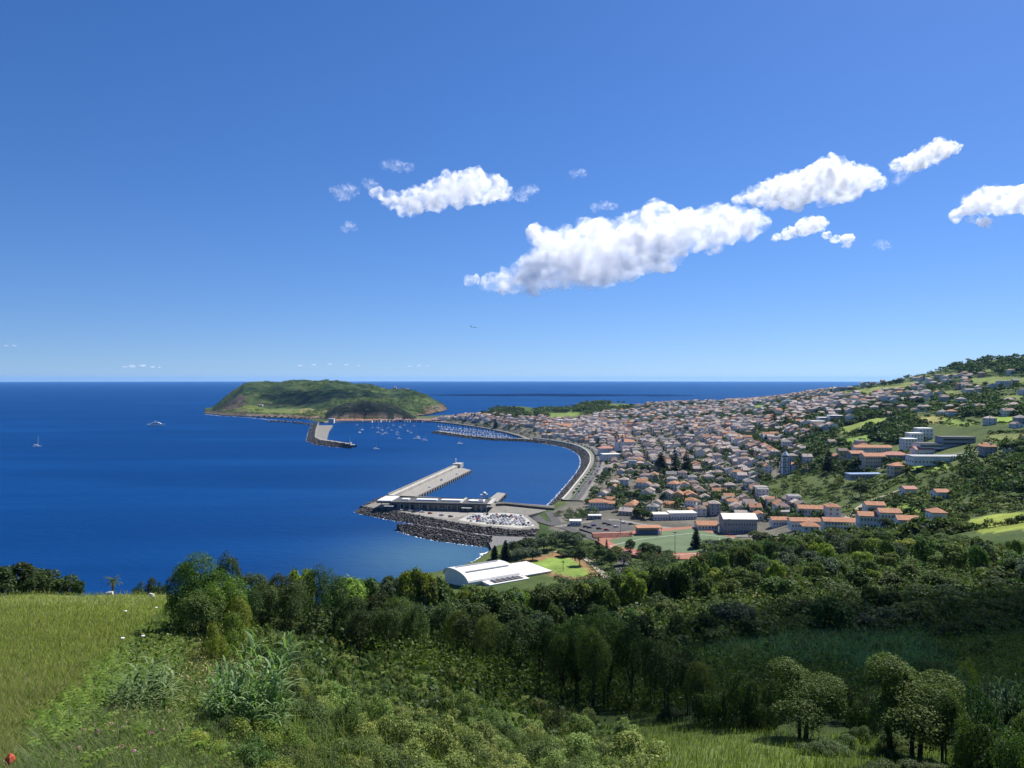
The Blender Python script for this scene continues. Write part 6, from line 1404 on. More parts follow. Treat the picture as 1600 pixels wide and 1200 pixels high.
for _ in range(2600):
    if len(VEG) > 372: break
    Y = 112 * (345 / 112) ** R.random(); px = R.uniform(380, 1640)
    if px < 560 and Y > 200: continue
    if px > 1440 and 85 < Y < 135: continue
    if 560 <= px < 690 and Y > 260: continue
    if px > 1500 and Y > 285: continue
    dark = R.random(); kinds, look = (MID_LIGHT, 'yellow green tree in the wood') if dark > .9 and Y > 150 else (MID_DARK, 'dark round crowned tree in the wood') if dark < .42 else (MID_MID, 'mid green tree in the wood') if dark < .8 else (MID_OLIVE, 'grey green tree in the wood')
    if 165 < Y < 330 and px > 1090: kinds, look = (MID_LIGHT, 'yellow green tree in the wood') if dark > .84 else (MID_MID, 'mid green tree in the wood') if dark < .62 else (MID_OLIVE, 'grey green tree in the wood')
    skyline_tree(px, Y, (3.0, 7.5) if Y < 165 else (5, 9), (4, 8), kinds, look)
for px in np.arange(1085, 1580, 10.5):
    px = px + R.uniform(-4, 4); Y = R.uniform(285, 345) if px > 1170 else R.uniform(255, 330); x = (px - 800) / F * Y; top = np.interp(px, CAPX, CAPY) + R.uniform(0, 8); hgt = EYE - (top - HOR) / F * Y - G0(x, Y)
    if hgt < 2.5 or hgt > 17: continue
    t = R.choice(MID_MID + MID_MID + MID_OLIVE).put(x, Y, G0(x, Y) - .2, R.uniform(6, 9), hgt); VEG.append((t, px, top, 'tree along the wooded ridge')); occ.append((x, Y, 6))
for px in np.arange(540, 1090, 9.0):
    px = px + R.uniform(-4, 4); Y = R.uniform(150, 215); x = (px - 800) / F * Y; top = np.interp(px, CAPX, CAPY) + R.uniform(0, 10); hgt = EYE - (top - HOR) / F * Y - G0(x, Y)
    if hgt < 2.5 or hgt > 17: continue
    k = R.choice(MID_MID * 2 + MID_DARK + MID_OLIVE * 2 + MID_LIGHT); t = k.put(x, Y, G0(x, Y) - .2, R.uniform(5, 8.5), hgt); VEG.append((t, px, top, 'tree of the belt above the harbour')); occ.append((x, Y, 5))
# park and shore trees round the lawn
for px, base_, h, w, kinds, look in ((790, 880, 36, 22, PINES, 'tall dark pine on the beach'), (773, 874, 22, 16, PINES, 'shorter dark pine on the beach'), (808, 872, 24, 30, MID_DARK, 'dark park tree by the beach'), (822, 868, 24, 30, MID_DARK, 'dark park tree by the beach'), (838, 866, 24, 28, MID_OLIVE, 'grey green park tree'), (850, 862, 24, 26, MID_DARK, 'dark park tree by the beach'), (815, 880, 22, 26, MID_OLIVE, 'grey green park tree'), (832, 876, 20, 24, MID_OLIVE, 'grey green park tree'),
        (862, 858, 18, 20, MID_DARK, 'dark park tree by the beach'), (869, 848, 14, 18, MID_OLIVE, 'grey green park tree'), (884, 852, 20, 22, MID_OLIVE, 'grey green park tree'), (898, 856, 20, 22, MID_OLIVE, 'grey green park tree'), (890, 846, 14, 18, MID_DARK, 'dark park tree'), (905, 848, 14, 18, MID_DARK, 'dark park tree'), (880, 870, 9, 22, MID_DARK, 'low clipped park hedge'), (895, 869, 9, 22, MID_DARK, 'low clipped park hedge'), (912, 868, 10, 18, MID_DARK, 'low clipped park hedge'),
        (906, 884, 26, 20, MID_DARK, 'dark park tree beside the lawn'), (925, 868, 12, 14, MID_MID, 'green park tree'), (940, 880, 24, 24, MID_DARK, 'dark park tree beside the lawn'), (955, 888, 26, 22, MID_DARK, 'dark park tree beside the lawn'), (965, 872, 18, 18, MID_MID, 'green park tree'), (975, 884, 20, 24, MID_DARK, 'dark park tree beside the lawn'), (985, 868, 22, 16, MID_DARK, 'dark tree at the pitch'), (1010, 870, 20, 20, MID_DARK, 'dark tree at the pitch'), (1025, 874, 20, 22, MID_DARK, 'dark tree at the pitch'),
        (1040, 872, 10, 22, MID_DARK, 'dark tree at the pitch'), (1088, 860, 36, 20, PINES, 'tall dark pine at the corner of the pitch'), (1110, 858, 14, 20, MID_OLIVE, 'grey green tree behind the pitch pine'), (1125, 857, 14, 20, MID_OLIVE, 'grey green tree behind the pitch pine'), (1140, 855, 12, 18, MID_DARK, 'dark tree behind the pitch pine'), (1187, 853, 20, 28, MID_DARK, 'round dark tree right of the pitch'), (1000, 809, 15, 18, MID_DARK, 'round green tree behind the roundabout'),
        (1033, 736, 30, 26, PINES, 'dark pine of the old town trio, left'), (1055, 738, 38, 18, PINES, 'dark pine of the old town trio, middle'), (1073, 738, 36, 18, PINES, 'dark pine of the old town trio, right'), (1010, 741, 14, 20, MID_DARK, 'round dark tree left of the old town pines'), (1295, 738, 37, 20, PINES, 'lone tall dark pine above the green valley'), (1210, 665, 22, 15, PINES, 'left one of the hillside pines'), (1228, 663, 16, 8, PINES, 'slim right one of the hillside pines'),
        (1343, 735, 18, 26, MID_DARK, 'dark round tree in front of the beige block'), (1330, 733, 14, 24, MID_DARK, 'dark tree left of the beige block'), (948, 872, 30, 9, PINES, 'thin dark pine between park and pitch'), (1346, 778, 22, 26, MID_DARK, 'dark round tree beside the sandy lane'), (1400, 795, 12, 16, MID_DARK, 'dark tree by the pale field'), (1390, 832, 20, 24, MID_DARK, 'dark tree against the row houses'), (1420, 836, 14, 26, MID_MID, 'tree against the low orange roofs'), (1166, 698, 10, 12, MID_DARK, 'dark tree in the upper town')):
    q_ = ray(px, base_)
    if q_ is None: continue
    k = R.choice(kinds); g_ = 1.0 if kinds is PINES else 1.28; t = k.put(q_[0], q_[1], q_[2] - .2, w * g_ * q_[1] / F, h * (g_ * .5 + .5) * q_[1] / F); t.name = 'araucaria_pine' if kinds is PINES else 'park_tree'; VEG.append((t, px, base_ - h / 2, look)); occ.append((q_[0], q_[1], w * q_[1] / F))
for px, base_, h in ((880, 892, 14), (863, 868, 10), (935, 862, 20), (987, 846, 13), (1002, 788, 12)):
    q_ = ray(px, base_); t = PALM.put(q_[0], q_[1], q_[2] - .2, h * .62 * q_[1] / F, h * q_[1] / F); VEG.append((t, px, base_, 'palm with a tuft of fronds'))
# street trees along the avenue
n_ = 0
for i in range(4, len(BAYQ) - 3, 3):
    p_ = BAYQ[i, :2] + BN[i] * 17.5; t = R.choice(MID_DARK + MID_OLIVE).put(p_[0], p_[1], 6.0, R.uniform(3, 4.4), R.uniform(3, 4.5), 'small round street tree, %s along the waterfront avenue from the near end' % ordinal(n_), 'street trees on the avenue'); n_ += 1
# foreground thicket: one bush after another over the bank
BANK = [(395, 1008), (430, 1000), (520, 1010), (585, 1040), (640, 1060), (760, 1082), (860, 1112), (930, 1140), (985, 1172), (1010, 1230), (1040, 1320), (420, 1330), (455, 1250), (440, 1150), (425, 1080), (392, 1040)]
n_ = 0
for _ in range(5000):
    if n_ >= 170: break
    px, py = R.uniform(390, 1040), 1000 + 330 * R.random() ** .8
    if not in_poly(BANK, px, py): continue
    q_ = ray(px, py)
    if q_ is None: continue
    w = R.uniform(2.0, 3.4)
    if not spaced(q_[0], q_[1], w * .62): continue
    kk = R.random(); kinds, look = (BRAMBLE, 'bramble bush with pale seed heads on the bank') if kk < .56 else (GREENBUSH, 'leafy green bush on the bank') if kk < .82 else (DARKBUSH, 'dark leafy bush on the bank')
    k = R.choice(kinds); hh = R.uniform(.8, 2.6) * (.75 + .25 * (q_[1] > 34)); t = k.put(q_[0], q_[1], q_[2] - .25, w, hh); VEG.append((t, px, py - hh / q_[1] * F * .6, look)); n_ += 1
print('BANK', n_)
# shaded shrubs right of the hedge, rough slope and scrub patches
for poly, n_max, kinds, look, wr, hr in (([(385, 950), (520, 940), (600, 985), (700, 1020), (640, 1040), (520, 1000), (400, 1000)], 34, DARKBUSH + GREENBUSH[:1], 'dark scrub bush below the hedge trees', (2.4, 4.2), (1.2, 2.2)),
        ([(1075, 1010), (1460, 1010), (1480, 1085), (1350, 1060), (1200, 1045), (1090, 1050)], 50, DARKBUSH + GREENBUSH, 'scrub bush on the shaded slope', (2.6, 4.4), (1.4, 2.6)),
        ([(1060, 955), (1640, 930), (1640, 985), (1440, 1000), (1250, 1000), (1080, 990)], 70, DARKBUSH + [GREENBUSH[0]], 'dark bush on the shaded upper slope', (4, 7), (2.2, 4)),
        ([(1270, 1160), (1380, 1150), (1560, 1165), (1640, 1180), (1640, 1280), (1300, 1280)], 30, DARKBUSH + GREENBUSH, 'low bush in the lower corner', (1.6, 2.8), (.8, 1.4)),
        ([(690, 1040), (870, 1075), (1000, 1120), (1060, 1140), (1090, 1110), (900, 1070), (720, 1020)], 26, GREENBUSH + DARKBUSH, 'undergrowth bush beneath the grove', (1.6, 2.8), (.7, 1.4)),
        ([(1455, 1015), (1560, 1010), (1530, 1035), (1470, 1040)], 5, DARKBUSH, 'small bush dotted in the shaded meadow', (2, 3), (.9, 1.4))):
    c_ = 0
    xs = [q_[0] for q_ in poly]; ys = [q_[1] for q_ in poly]
    for _ in range(900):
        if c_ >= n_max: break
        px, py = R.uniform(min(xs), max(xs)), R.uniform(min(ys), max(ys))
        if not in_poly(poly, px, py): continue
        q_ = ray(px, py)
        if q_ is None: continue
        w = R.uniform(*wr)
        if not spaced(q_[0], q_[1], w * .66): continue
        hh = R.uniform(*hr); t = R.choice(kinds).put(q_[0], q_[1], q_[2] - .2, w, hh); VEG.append((t, px, py - hh / q_[1] * F / 2, look)); c_ += 1
# verge: cane clumps, light leafy bushes, flowers
by_top(CANE, 205, 27, 1060, 70, 'cane clump with arching leaves on the verge'); by_top(CANE, 240, 28, 1030, 100, 'cane clump with arching leaves on the verge'); by_top(CANE, 352, 29.5, 1020, 72, 'cane clump with arching leaves at the thicket edge'); by_top(CANE, 405, 29, 996, 110, 'tallest cane clump with arching leaves at the thicket edge'); by_top(CANE, 370, 28, 1036, 90, 'cane clump with arching leaves at the thicket edge')
for px, Y, top, w in ((345, 31, 1078, 70), (400, 30, 1084, 80), (375, 27, 1110, 90), (430, 28, 1118, 80), (335, 26, 1140, 70), (400, 24, 1140, 90), (455, 25, 1150, 80), (360, 23, 1172, 90), (430, 22.5, 1176, 90), (480, 23, 1180, 80), (310, 24, 1170, 60)): by_top([GREENBUSH[0], GREENBUSH[1], LIGHTBUSH[0]], px, Y, top, w, 'fresh green leafy shrub below the cane')
LM_VEG = [(325, 930, 'the big sunlit bush'), (620, 970, 'the left grove'), (775, 895, 'the white vaulted hall'), (930, 1010, 'the middle grove'), (1256, 1100, 'the rounded multi stemmed tree'), (1435, 1100, 'the wide leaning tree'), (1088, 845, 'the pitch pine'), (860, 885, 'the park lawn'), (1160, 820, 'the cream roofed hall'), (1560, 815, 'the pale green field'), (405, 1060, 'the tallest cane clump'), (700, 1120, 'the middle of the thicket'), (1340, 830, 'the wood edge row houses'), (1540, 1020, 'the shaded meadow'), (60, 900, 'the dark belt by the sea'), (1040, 850, 'the football pitch'), (1055, 722, 'the old town pines')]
rank_labels(VEG, LM_VEG, lambda look, side, ph, n_, k_: '%s, %s %s' % (look, side, ph) if k_ == 1 else '%s, %s %s %s' % (look, n_, side, ph))
for t, px, py, look in VEG:
    if not t.get('group'): t['group'] = {'bush': 'bushes on the slope', 'reed': 'cane stands', 'palm': 'park palms'}.get(t['category'], 'trees of the slope and park')
    t['label'] = ' '.join(t['label'].split()[:16])

# ---- foliage nobody could count: far woods, hedges and gardens, as one mesh of leaf sprays each
def spray_mass(name, trees, mat, label, per=60, seed=0, shape=1.0):
    """trees: (x, y, z, w, h)"""
    r = np.random.default_rng(seed); T_ = np.array(trees); n = len(T_); k = np.repeat(np.arange(n), per); m_ = len(k); d_ = r.normal(size=(m_, 3)); d_ /= np.linalg.norm(d_, axis=1)[:, None]; d_[:, 2] = np.where(d_[:, 2] < -.3, -d_[:, 2], d_[:, 2])
    q_ = r.uniform(.6, 1.05, m_) * (1 + .3 * vnoise3(d_[:, 0] * 2.2 + k, d_[:, 1] * 2.2, d_[:, 2] * 2.2, 4)); c = T_[k, :3] + np.stack([d_[:, 0] * q_ * T_[k, 3] / 2, d_[:, 1] * q_ * T_[k, 3] / 2, T_[k, 4] * (.5 + .5 * d_[:, 2] * q_)], -1)
    sz_ = np.sqrt(T_[k, 3] * T_[k, 4]) * r.uniform(.16, .34, m_) * math.sqrt(60 / per) * shape
    V_, F_ = cards(c, d_ * .5 + r.normal(size=(m_, 3)) * .42 + (0, 0, .5), sz_, r); tint = np.stack([r.random(n), r.random(n), r.random(n)], -1); tint = np.repeat(tint[k], 4, 0)
    return tag(link(name, new_mesh(name, V_, F_, [MATS[mat]], cols={'tint': tint})), label, kind='stuff')
def scatter_px(polys, n, ymin, wr, hr, tries=8, avoid=True, clear=2.5):
    out = []; HS = SITES[:, :2]; 
    for poly, wt in polys:
        xs = [q_[0] for q_ in poly]; ys = [q_[1] for q_ in poly]; got = 0
        for _ in range(int(n * wt * tries)):
            if got >= n * wt: break
            px, py = R.uniform(min(xs), max(xs)), R.uniform(min(ys), max(ys))
            if not in_poly(poly, px, py): continue
            if any(in_poly(f_, px, py) for f_, _ in FIELDS): continue
            q_ = ray(px, py, ymin)
            if q_ is None or q_[2] < 2.5: continue
            if avoid and (np.hypot(HS[sel, 0] - q_[0], HS[sel, 1] - q_[1]).min() < 4.6 or not free(q_[0], q_[1], clear - 4) or np.hypot(ROADQ[:, 0] - q_[0], ROADQ[:, 1] - q_[1]).min() < 5): continue
            if seg_dist(BAYPOLY, q_[0], q_[1], False) < 33: continue
            out.append((q_[0], q_[1], q_[2] - .3, R.uniform(*wr), R.uniform(*hr))); got += 1
    return out
# green valley and scrub behind the town edge
g1 = scatter_px([([(1185, 757), (1232, 745), (1262, 738), (1330, 742), (1400, 750), (1450, 742), (1520, 735), (1600, 715), (1850, 700), (1850, 790), (1560, 800), (1500, 810), (1440, 800), (1330, 800), (1290, 796), (1225, 783)], 560 / 560), ([(1440, 805), (1510, 812), (1540, 836), (1480, 846), (1400, 836)], 90 / 560), ([(1180, 700), (1420, 700), (1440, 742), (1330, 742), (1240, 742)], 60 / 560)], 560, 380, (4, 9), (2.2, 5.5), avoid=True) + scatter_px([([(1090, 862), (1190, 850), (1300, 838), (1460, 834), (1500, 838), (1480, 850), (1300, 858), (1150, 872)], 1.0)], 160, 300, (5, 9), (4, 7), 8, avoid=False)
spray_mass('valley_scrub', g1, 'wood_leaf', 'dense scrub filling the green valley behind the town', 72, 1)
g1b = scatter_px([([(1430, 806), (1520, 800), (1640, 786), (1640, 800), (1560, 806), (1510, 812), (1530, 838), (1640, 832), (1640, 842), (1500, 846), (1440, 838)], 1.0)], 150, 290, (3, 6), (1.6, 3.6), 10, avoid=False)
spray_mass('field_edge_scrub', g1b, 'wood_leaf', 'rough scrub round the pale field on the right', 110, 9)
# big dark wood on the right
g2 = scatter_px([([(1490, 715), (1640, 690), (1850, 680), (1850, 780), (1640, 790), (1560, 780), (1500, 750)], 1.0)], 210, 350, (9, 16), (7, 11), avoid=False)
spray_mass('hillside_wood', g2, 'town_leaf', 'dark wood on the hillside at the right edge', 170, 2)
# garden trees between the houses
g3 = scatter_px([(ZONES[0][0], 1.0), (ZONES[1][0], 1.5), (ZONES[3][0], .3), ([(1150, 640), (1420, 640), (1420, 690), (1200, 690)], .35)], 760, 480, (5, 10), (4, 9), 4, clear=2)
spray_mass('garden_trees', g3, 'town_leaf', 'dark garden trees scattered between the town houses', 46, 3, .95)
g3b = scatter_px([([(862, 905), (905, 912), (960, 905), (985, 890), (1040, 880), (1060, 890), (960, 930), (870, 925)], 1.0), ([(868, 838), (905, 843), (940, 858), (960, 885), (935, 905), (925, 880), (905, 862), (868, 852)], .6), ([(870, 805), (935, 800), (940, 808), (900, 816), (872, 812)], .45), ([(985, 868), (1090, 872), (1130, 862), (1180, 852), (1200, 858), (1100, 880), (1000, 885)], .7)], 60, 360, (5, 9), (3.5, 7), 8, avoid=False)
spray_mass('park_shrubbery', g3b, 'town_leaf', 'dark shrubbery round the park and pitch', 170, 8, .75)
# hedgerows and copses on the far hill
g4 = []
for poly, _ in FIELDS[:17]:
    for i in range(len(poly)):
        a_, b_ = poly[i], poly[(i + 1) % len(poly)]; n_ = int(math.hypot(b_[0] - a_[0], b_[1] - a_[1]) / 2.6)
        for k in range(n_):
            u = (k + R.random()) / n_; q_ = ray(a_[0] + (b_[0] - a_[0]) * u, a_[1] + (b_[1] - a_[1]) * u, 450)
            if q_ is not None and R.random() < .85: s_ = R.uniform(.6, 1.3); g4.append((q_[0] + R.uniform(-3, 3), q_[1] + R.uniform(-4, 4), q_[2] - .4, 4.2 * s_, 2.9 * s_))
hill = [([(1280, 605), (1380, 592), (1450, 580), (1490, 566), (1640, 555), (1640, 600), (1450, 610)], 210), ([(1400, 600), (1640, 600), (1640, 650), (1420, 645)], 230), ([(1300, 640), (1430, 640), (1430, 690), (1360, 690)], 200), ([(1380, 672), (1445, 655), (1450, 690), (1385, 695)], 160), ([(1490, 640), (1600, 636), (1600, 650), (1500, 652)], 110), ([(1100, 640), (1300, 620), (1300, 660), (1150, 668)], 220), ([(880, 628), (1000, 628), (1100, 628), (1240, 614), (1240, 622), (1000, 640), (890, 646)], 260)]
for poly, n_ in hill: g4 += scatter_px([(poly, 1.0)], n_, 450, (7, 15), (4.5, 9), 5, avoid=True)
g4 += scatter_px([([(1500, 562), (1640, 552), (1640, 580), (1560, 585), (1480, 582), (1450, 588)], 1.0)], 170, 900, (12, 22), (8, 13), 6, avoid=False)
spray_mass('hillside_trees', g4, 'town_leaf', 'hedgerows and copses between the far hillside fields', 34, 4)
# wooded knolls by the far shore
g5 = scatter_px([([(895, 640), (905, 630), (930, 625), (965, 630), (1000, 640), (960, 648), (915, 648)], 1.0), ([(750, 648), (770, 638), (790, 632), (812, 638), (830, 650), (790, 655)], .8), ([(830, 640), (890, 638), (890, 652), (840, 652)], .5)], 170, 1500, (10, 18), (7, 11), 8, avoid=False)
spray_mass('knoll_wood', g5, 'wood_leaf', 'wooded knolls along the far shore of the town', 60, 5)
# solitary pines on the skyline
for i, (px, py, h, w) in enumerate(((1382, 602, 8, 9), (1391, 601, 8, 9), (1398, 600, 9, 9), (1405, 599, 9, 10), (1330, 609, 6, 16), (1357, 606, 6, 10), (1240, 619, 7, 7), (1246, 619, 7, 7), (737, 652, 9, 6), (742, 652, 9, 6), (712, 652, 7, 5), (774, 666, 14, 9), (872, 632, 3, 5))):
    q_ = ray(px, py + 2, 900)
    if q_ is None: continue
    t = R.choice(MID_DARK if i not in (8, 9, 10, 11) else PINES).put(q_[0], q_[1], q_[2] - .3, w * q_[1] / F, h * q_[1] / F, 'dark solitary tree on the far skyline, %s counted from the right end' % ordinal(i), 'skyline trees')
# scrub on the headland, inner hill and flat
hh_ = []
for _ in range(5200):
    px = R.uniform(320, 700); Y = R.uniform(2200, 3400); z = head_z(px, Y)
    if z < 5: continue
    if fbm(px / 22, Y / 120, 3, 71) < -.05 and z > 8: continue
    s_ = R.uniform(.6, 1.3); hh_.append(((px - 800) / F * Y, Y, z - .6, 14 * s_, 5 * s_))
spray_mass('headland_shrubs', hh_, 'wood_leaf', 'low scrub over the headland slopes', 14, 6, .62)
# wood floor filling between the individual trees of the slope
g6 = []
for _ in range(4000):
    Y = 110 * (345 / 110) ** R.random(); px = R.uniform(385, 1900)
    if (px > 1440 and 88 < Y < 130) or (px < 540 and Y > 190) or (px > 1500 and Y > 280): continue
    x = (px - 800) / F * Y; z = G0(x, Y); cap = EYE - (np.interp(px, CAPX, CAPY) + 5 - HOR) / F * Y
    h = min(R.uniform(1.5, 4.6), cap - z)
    if h > 1.0 and free(x, Y, 1): g6.append((x, Y, z - .3, R.uniform(3, 6.5) * min(1, h / 2.5), h))
spray_mass('woodland_understorey', g6, 'wood_leaf', 'mixed understorey filling the wood on the slope', 72, 7, .60)
# tall reed bed on the ridge: upright tufts
def tufts(name, pts, mat, label, seed, hr, n_per, width, lean=.25):
    r = np.random.default_rng(seed); P = np.array(pts); k = np.repeat(np.arange(len(P)), n_per); n = len(k); b_ = P[k] + np.stack([r.normal(size=n) * .5, r.normal(size=n) * .5, np.zeros(n)], -1) * (P[k, 1:2] / 60)
    sc_ = (P[k, 1] / 40.0) ** .75; h = r.uniform(*hr, n); a_ = r.uniform(0, 6.28, n); ln = np.stack([np.cos(a_) * lean + .12, np.sin(a_) * lean, np.ones(n)], -1); w = width * sc_
    sd_ = np.stack([np.cos(a_ + 1.57), np.sin(a_ + 1.57), np.zeros(n)], -1); m1 = b_ + ln * (h * .55)[:, None]; tp = m1 + np.stack([np.cos(a_) * lean * 2.2, np.sin(a_) * lean * 2.2, np.ones(n) * .75], -1) * (h * .45)[:, None]
    V_ = np.stack([b_ - sd_ * w[:, None], b_ + sd_ * w[:, None], m1 + sd_ * (w * .7)[:, None], m1 - sd_ * (w * .7)[:, None], tp], 1).reshape(-1, 3); i5 = np.arange(n)[:, None] * 5
    F_ = np.hstack([i5, i5 + 1, i5 + 2, i5 + 3]); F3 = np.hstack([i5 + 3, i5 + 2, i5 + 4, i5 + 4])
    me = bpy.data.meshes.new(name); me.vertices.add(len(V_)); me.vertices.foreach_set('co', V_.astype(np.float32).ravel())
    lp = np.concatenate([np.hstack([F_, F3[:, :3]]).ravel()]); st = (np.arange(n)[:, None] * 7 + np.array((0, 4))).ravel(); tot = np.tile((4, 3), n)
    me.loops.add(len(lp)); me.loops.foreach_set('vertex_index', lp.astype(np.int32)); me.polygons.add(2 * n); me.polygons.foreach_set('loop_start', st.astype(np.int32)); me.polygons.foreach_set('loop_total', tot.astype(np.int32)); me.materials.append(MATS[mat]); me.update(calc_edges=True); me.validate()
    return tag(link(name, me), label, kind='stuff')
def pts_in(poly, n, pw=1.0):
    out = []; xs = [q_[0] for q_ in poly]; ys = [q_[1] for q_ in poly]
    while len(out) < n:
        px, py = R.uniform(min(xs), max(xs)), min(ys) + (max(ys) - min(ys)) * R.random() ** pw
        if in_poly(poly, px, py):
            q_ = ray(px, py)
            if q_ is not None and q_[1] < 400: out.append(tuple(q_))
    return out
tufts('pasture_grass', pts_in([(-60, 918), (120, 908), (285, 912), (268, 950), (205, 1005), (115, 1120), (20, 1215), (-60, 1260)], 27000) + pts_in([(-420, 918), (-60, 918), (-60, 1260), (-420, 1260)], 5500), 'grass_blade', 'tall seeding grass of the sloping pasture', 1, (.16, .48), 4, .012, .32)
tufts('slope_grass', pts_in([(985, 1120), (1080, 1128), (1240, 1150), (1400, 1160), (1600, 1175), (1640, 1290), (1000, 1290)], 9000) + pts_in([(1600, 1140), (1850, 1150), (1850, 1290), (1640, 1290)], 1800) + pts_in([(1455, 1000), (1640, 985), (1640, 1060), (1540, 1070), (1480, 1040)], 2500) + pts_in([(860, 1060), (1000, 1090), (1050, 1125), (900, 1090)], 1200), 'grass_blade', 'rough grass on the lower slope', 2, (.25, .6), 4, .014)
tufts('verge_weeds', pts_in([(205, 1000), (270, 950), (380, 975), (420, 1080), (440, 1200), (430, 1290), (-40, 1290), (30, 1190), (115, 1115)], 3400), 'leaf_cane', 'mixed weeds and grasses along the verge', 3, (.25, .75), 6, .011, .5)
leaf('dry_grass', (.16, .12, .06), (.30, .23, .12), (.48, .40, .24), .3, hue=.01)
VERGE = [(205, 1000), (270, 950), (380, 975), (420, 1080), (440, 1200), (430, 1290), (-40, 1290), (30, 1190), (115, 1115)]
tufts('dry_verge_grass', pts_in([(280, 985), (350, 975), (400, 1030), (360, 1090), (300, 1060)], 700) + pts_in(VERGE, 900), 'dry_grass', 'dead straw coloured stems among the verge weeds', 8, (.3, .9), 4, .008, .45)
tufts('pasture_seed_heads', pts_in([(-60, 935), (120, 918), (280, 925), (200, 1005), (110, 1120), (20, 1200), (-60, 1250)], 2600), 'dry_grass', 'pale seed heads rising over the pasture grass', 11, (.35, .65), 4, .006, .2)
tufts('verge_green', pts_in(VERGE, 5600), 'fern_leaf', 'fresh green weeds along the verge', 9, (.2, .6), 7, .013, .6)
tufts('reed_bed', pts_in([(1080, 1000), (1440, 1000), (1470, 1050), (1340, 1070), (1120, 1050)], 2600), 'leaf_cane', 'reeds on the shaded slope', 4, (1.2, 2.6), 8, .022, .3)
# bracken fronds on the verge
def fern_mesh(seed):
    r = np.random.default_rng(seed); V_, F_ = [], []
    for f in range(9):
        a_ = r.uniform(0, 6.28); L_ = r.uniform(.7, 1.1); p = np.zeros(3); d_ = np.array((math.cos(a_) * .6, math.sin(a_) * .6, .9)); sd_ = np.array((-math.sin(a_), math.cos(a_), 0)); ns = 9
        for k in range(ns):
            q_ = p + d_ * L_ / ns; w = .26 * L_ * math.sin(math.pi * min(1, (k + 1.5) / (ns + 1))) ** .8 * (1.15 - k / ns)
            for s_ in (-1, 1): i0 = len(V_); V_ += [p, p + d_ * L_ / ns * .75, p + sd_ * s_ * w + d_ * .09 + (0, 0, -.05), p + sd_ * s_ * w * .5 + d_ * .0]; F_.append((i0, i0 + 3, i0 + 2, i0 + 1))
            p = q_; d_ = d_ + np.array((math.cos(a_) * .06, math.sin(a_) * .06, -.13)); d_ /= np.linalg.norm(d_)
    return np.array(V_), np.array(F_)
FERN = [fern_mesh(s) for s in range(4)]
Vs, Fs, n = [], [], 0
for q_ in pts_in([(215, 990), (300, 950), (330, 1000), (260, 1060), (190, 1090), (120, 1150), (60, 1200), (60, 1150), (120, 1090)], 260) + pts_in([(60, 1160), (200, 1120), (330, 1100), (420, 1150), (420, 1290), (60, 1290)], 90):
    v, f = FERN[R.randrange(4)]; v = rot_z(v, R.uniform(0, 6.28)) * R.uniform(.7, 1.2) + np.array(q_); Vs.append(v); Fs.append(f + n); n += len(v)
tag(link('bracken', new_mesh('bracken', np.vstack(Vs), np.vstack(Fs), [MATS['fern_leaf']])), 'bright green bracken along the edge of the pasture', kind='stuff')
# leaf litter of broad weeds over the verge and bank gaps
def ground_leaves(name, pts, mat, label, seed, size, up=.5, per=10, hgt=.5):
    r = np.random.default_rng(seed); P = np.repeat(np.array(pts), per, 0); n = len(P); P = P + np.stack([r.normal(size=n) * .35, r.normal(size=n) * .35, r.random(n) ** 1.5 * hgt], -1) * (P[:, 1:2] / 35); V_, F_ = cards(P, r.normal(size=(n, 3)) + (0, 0, up), size * (P[:, 1] / 30) * r.uniform(.5, 1.4, n), r, 1.3)
    return tag(link(name, new_mesh(name, V_, F_, [MATS[mat]])), label, kind='stuff')
ground_leaves('ground_cover', pts_in([(20, 1200), (120, 1120), (215, 1010), (300, 960), (400, 985), (430, 1100), (445, 1290), (20, 1290)], 5200), 'leaf_bramble', 'low leafy ground cover on the verge', 1, .10)
ground_leaves('dead_leaves', pts_in([(285, 975), (345, 985), (395, 1040), (330, 1110), (200, 1180), (60, 1200), (160, 1130), (290, 1060)], 500), 'dry_grass', 'dead tan leaves on the verge', 4, .07)
ground_leaves('bank_undergrowth', pts_in(BANK, 2600), 'leaf_dark', 'dark undergrowth between the bank bushes', 2, .14, .5, 8, .7)
ground_leaves('slope_undergrowth', pts_in([(385, 945), (700, 1000), (1000, 1080), (1110, 1080), (1350, 1080), (1500, 1100), (1850, 1120), (1850, 920), (1060, 955), (700, 960), (400, 925)], 7000), 'leaf_mid', 'undergrowth over the shaded slope', 3, .07, .5, 9, 1.0)
ground_leaves('grove_undergrowth', pts_in([(520, 985), (640, 985), (900, 1030), (1110, 1050), (1330, 1060), (1360, 1120), (1090, 1110), (1000, 1120), (860, 1110), (640, 1060), (540, 1015)], 6500), 'leaf_mid', 'weeds and saplings under the grove', 6, .095, .5, 7, 1.3)
tufts('bank_grasses', pts_in(BANK, 1500), 'grass_blade', 'seeding grass stems rising through the thicket', 5, (1.0, 2.2), 6, .009, .3)
tufts('grove_grass', pts_in([(700, 1030), (900, 1080), (1100, 1110), (1350, 1120), (1330, 1060), (1100, 1050), (900, 1030)], 5000), 'leaf_cane', 'long grass between the grove stems', 7, (.4, 1.1), 4, .015, .3)
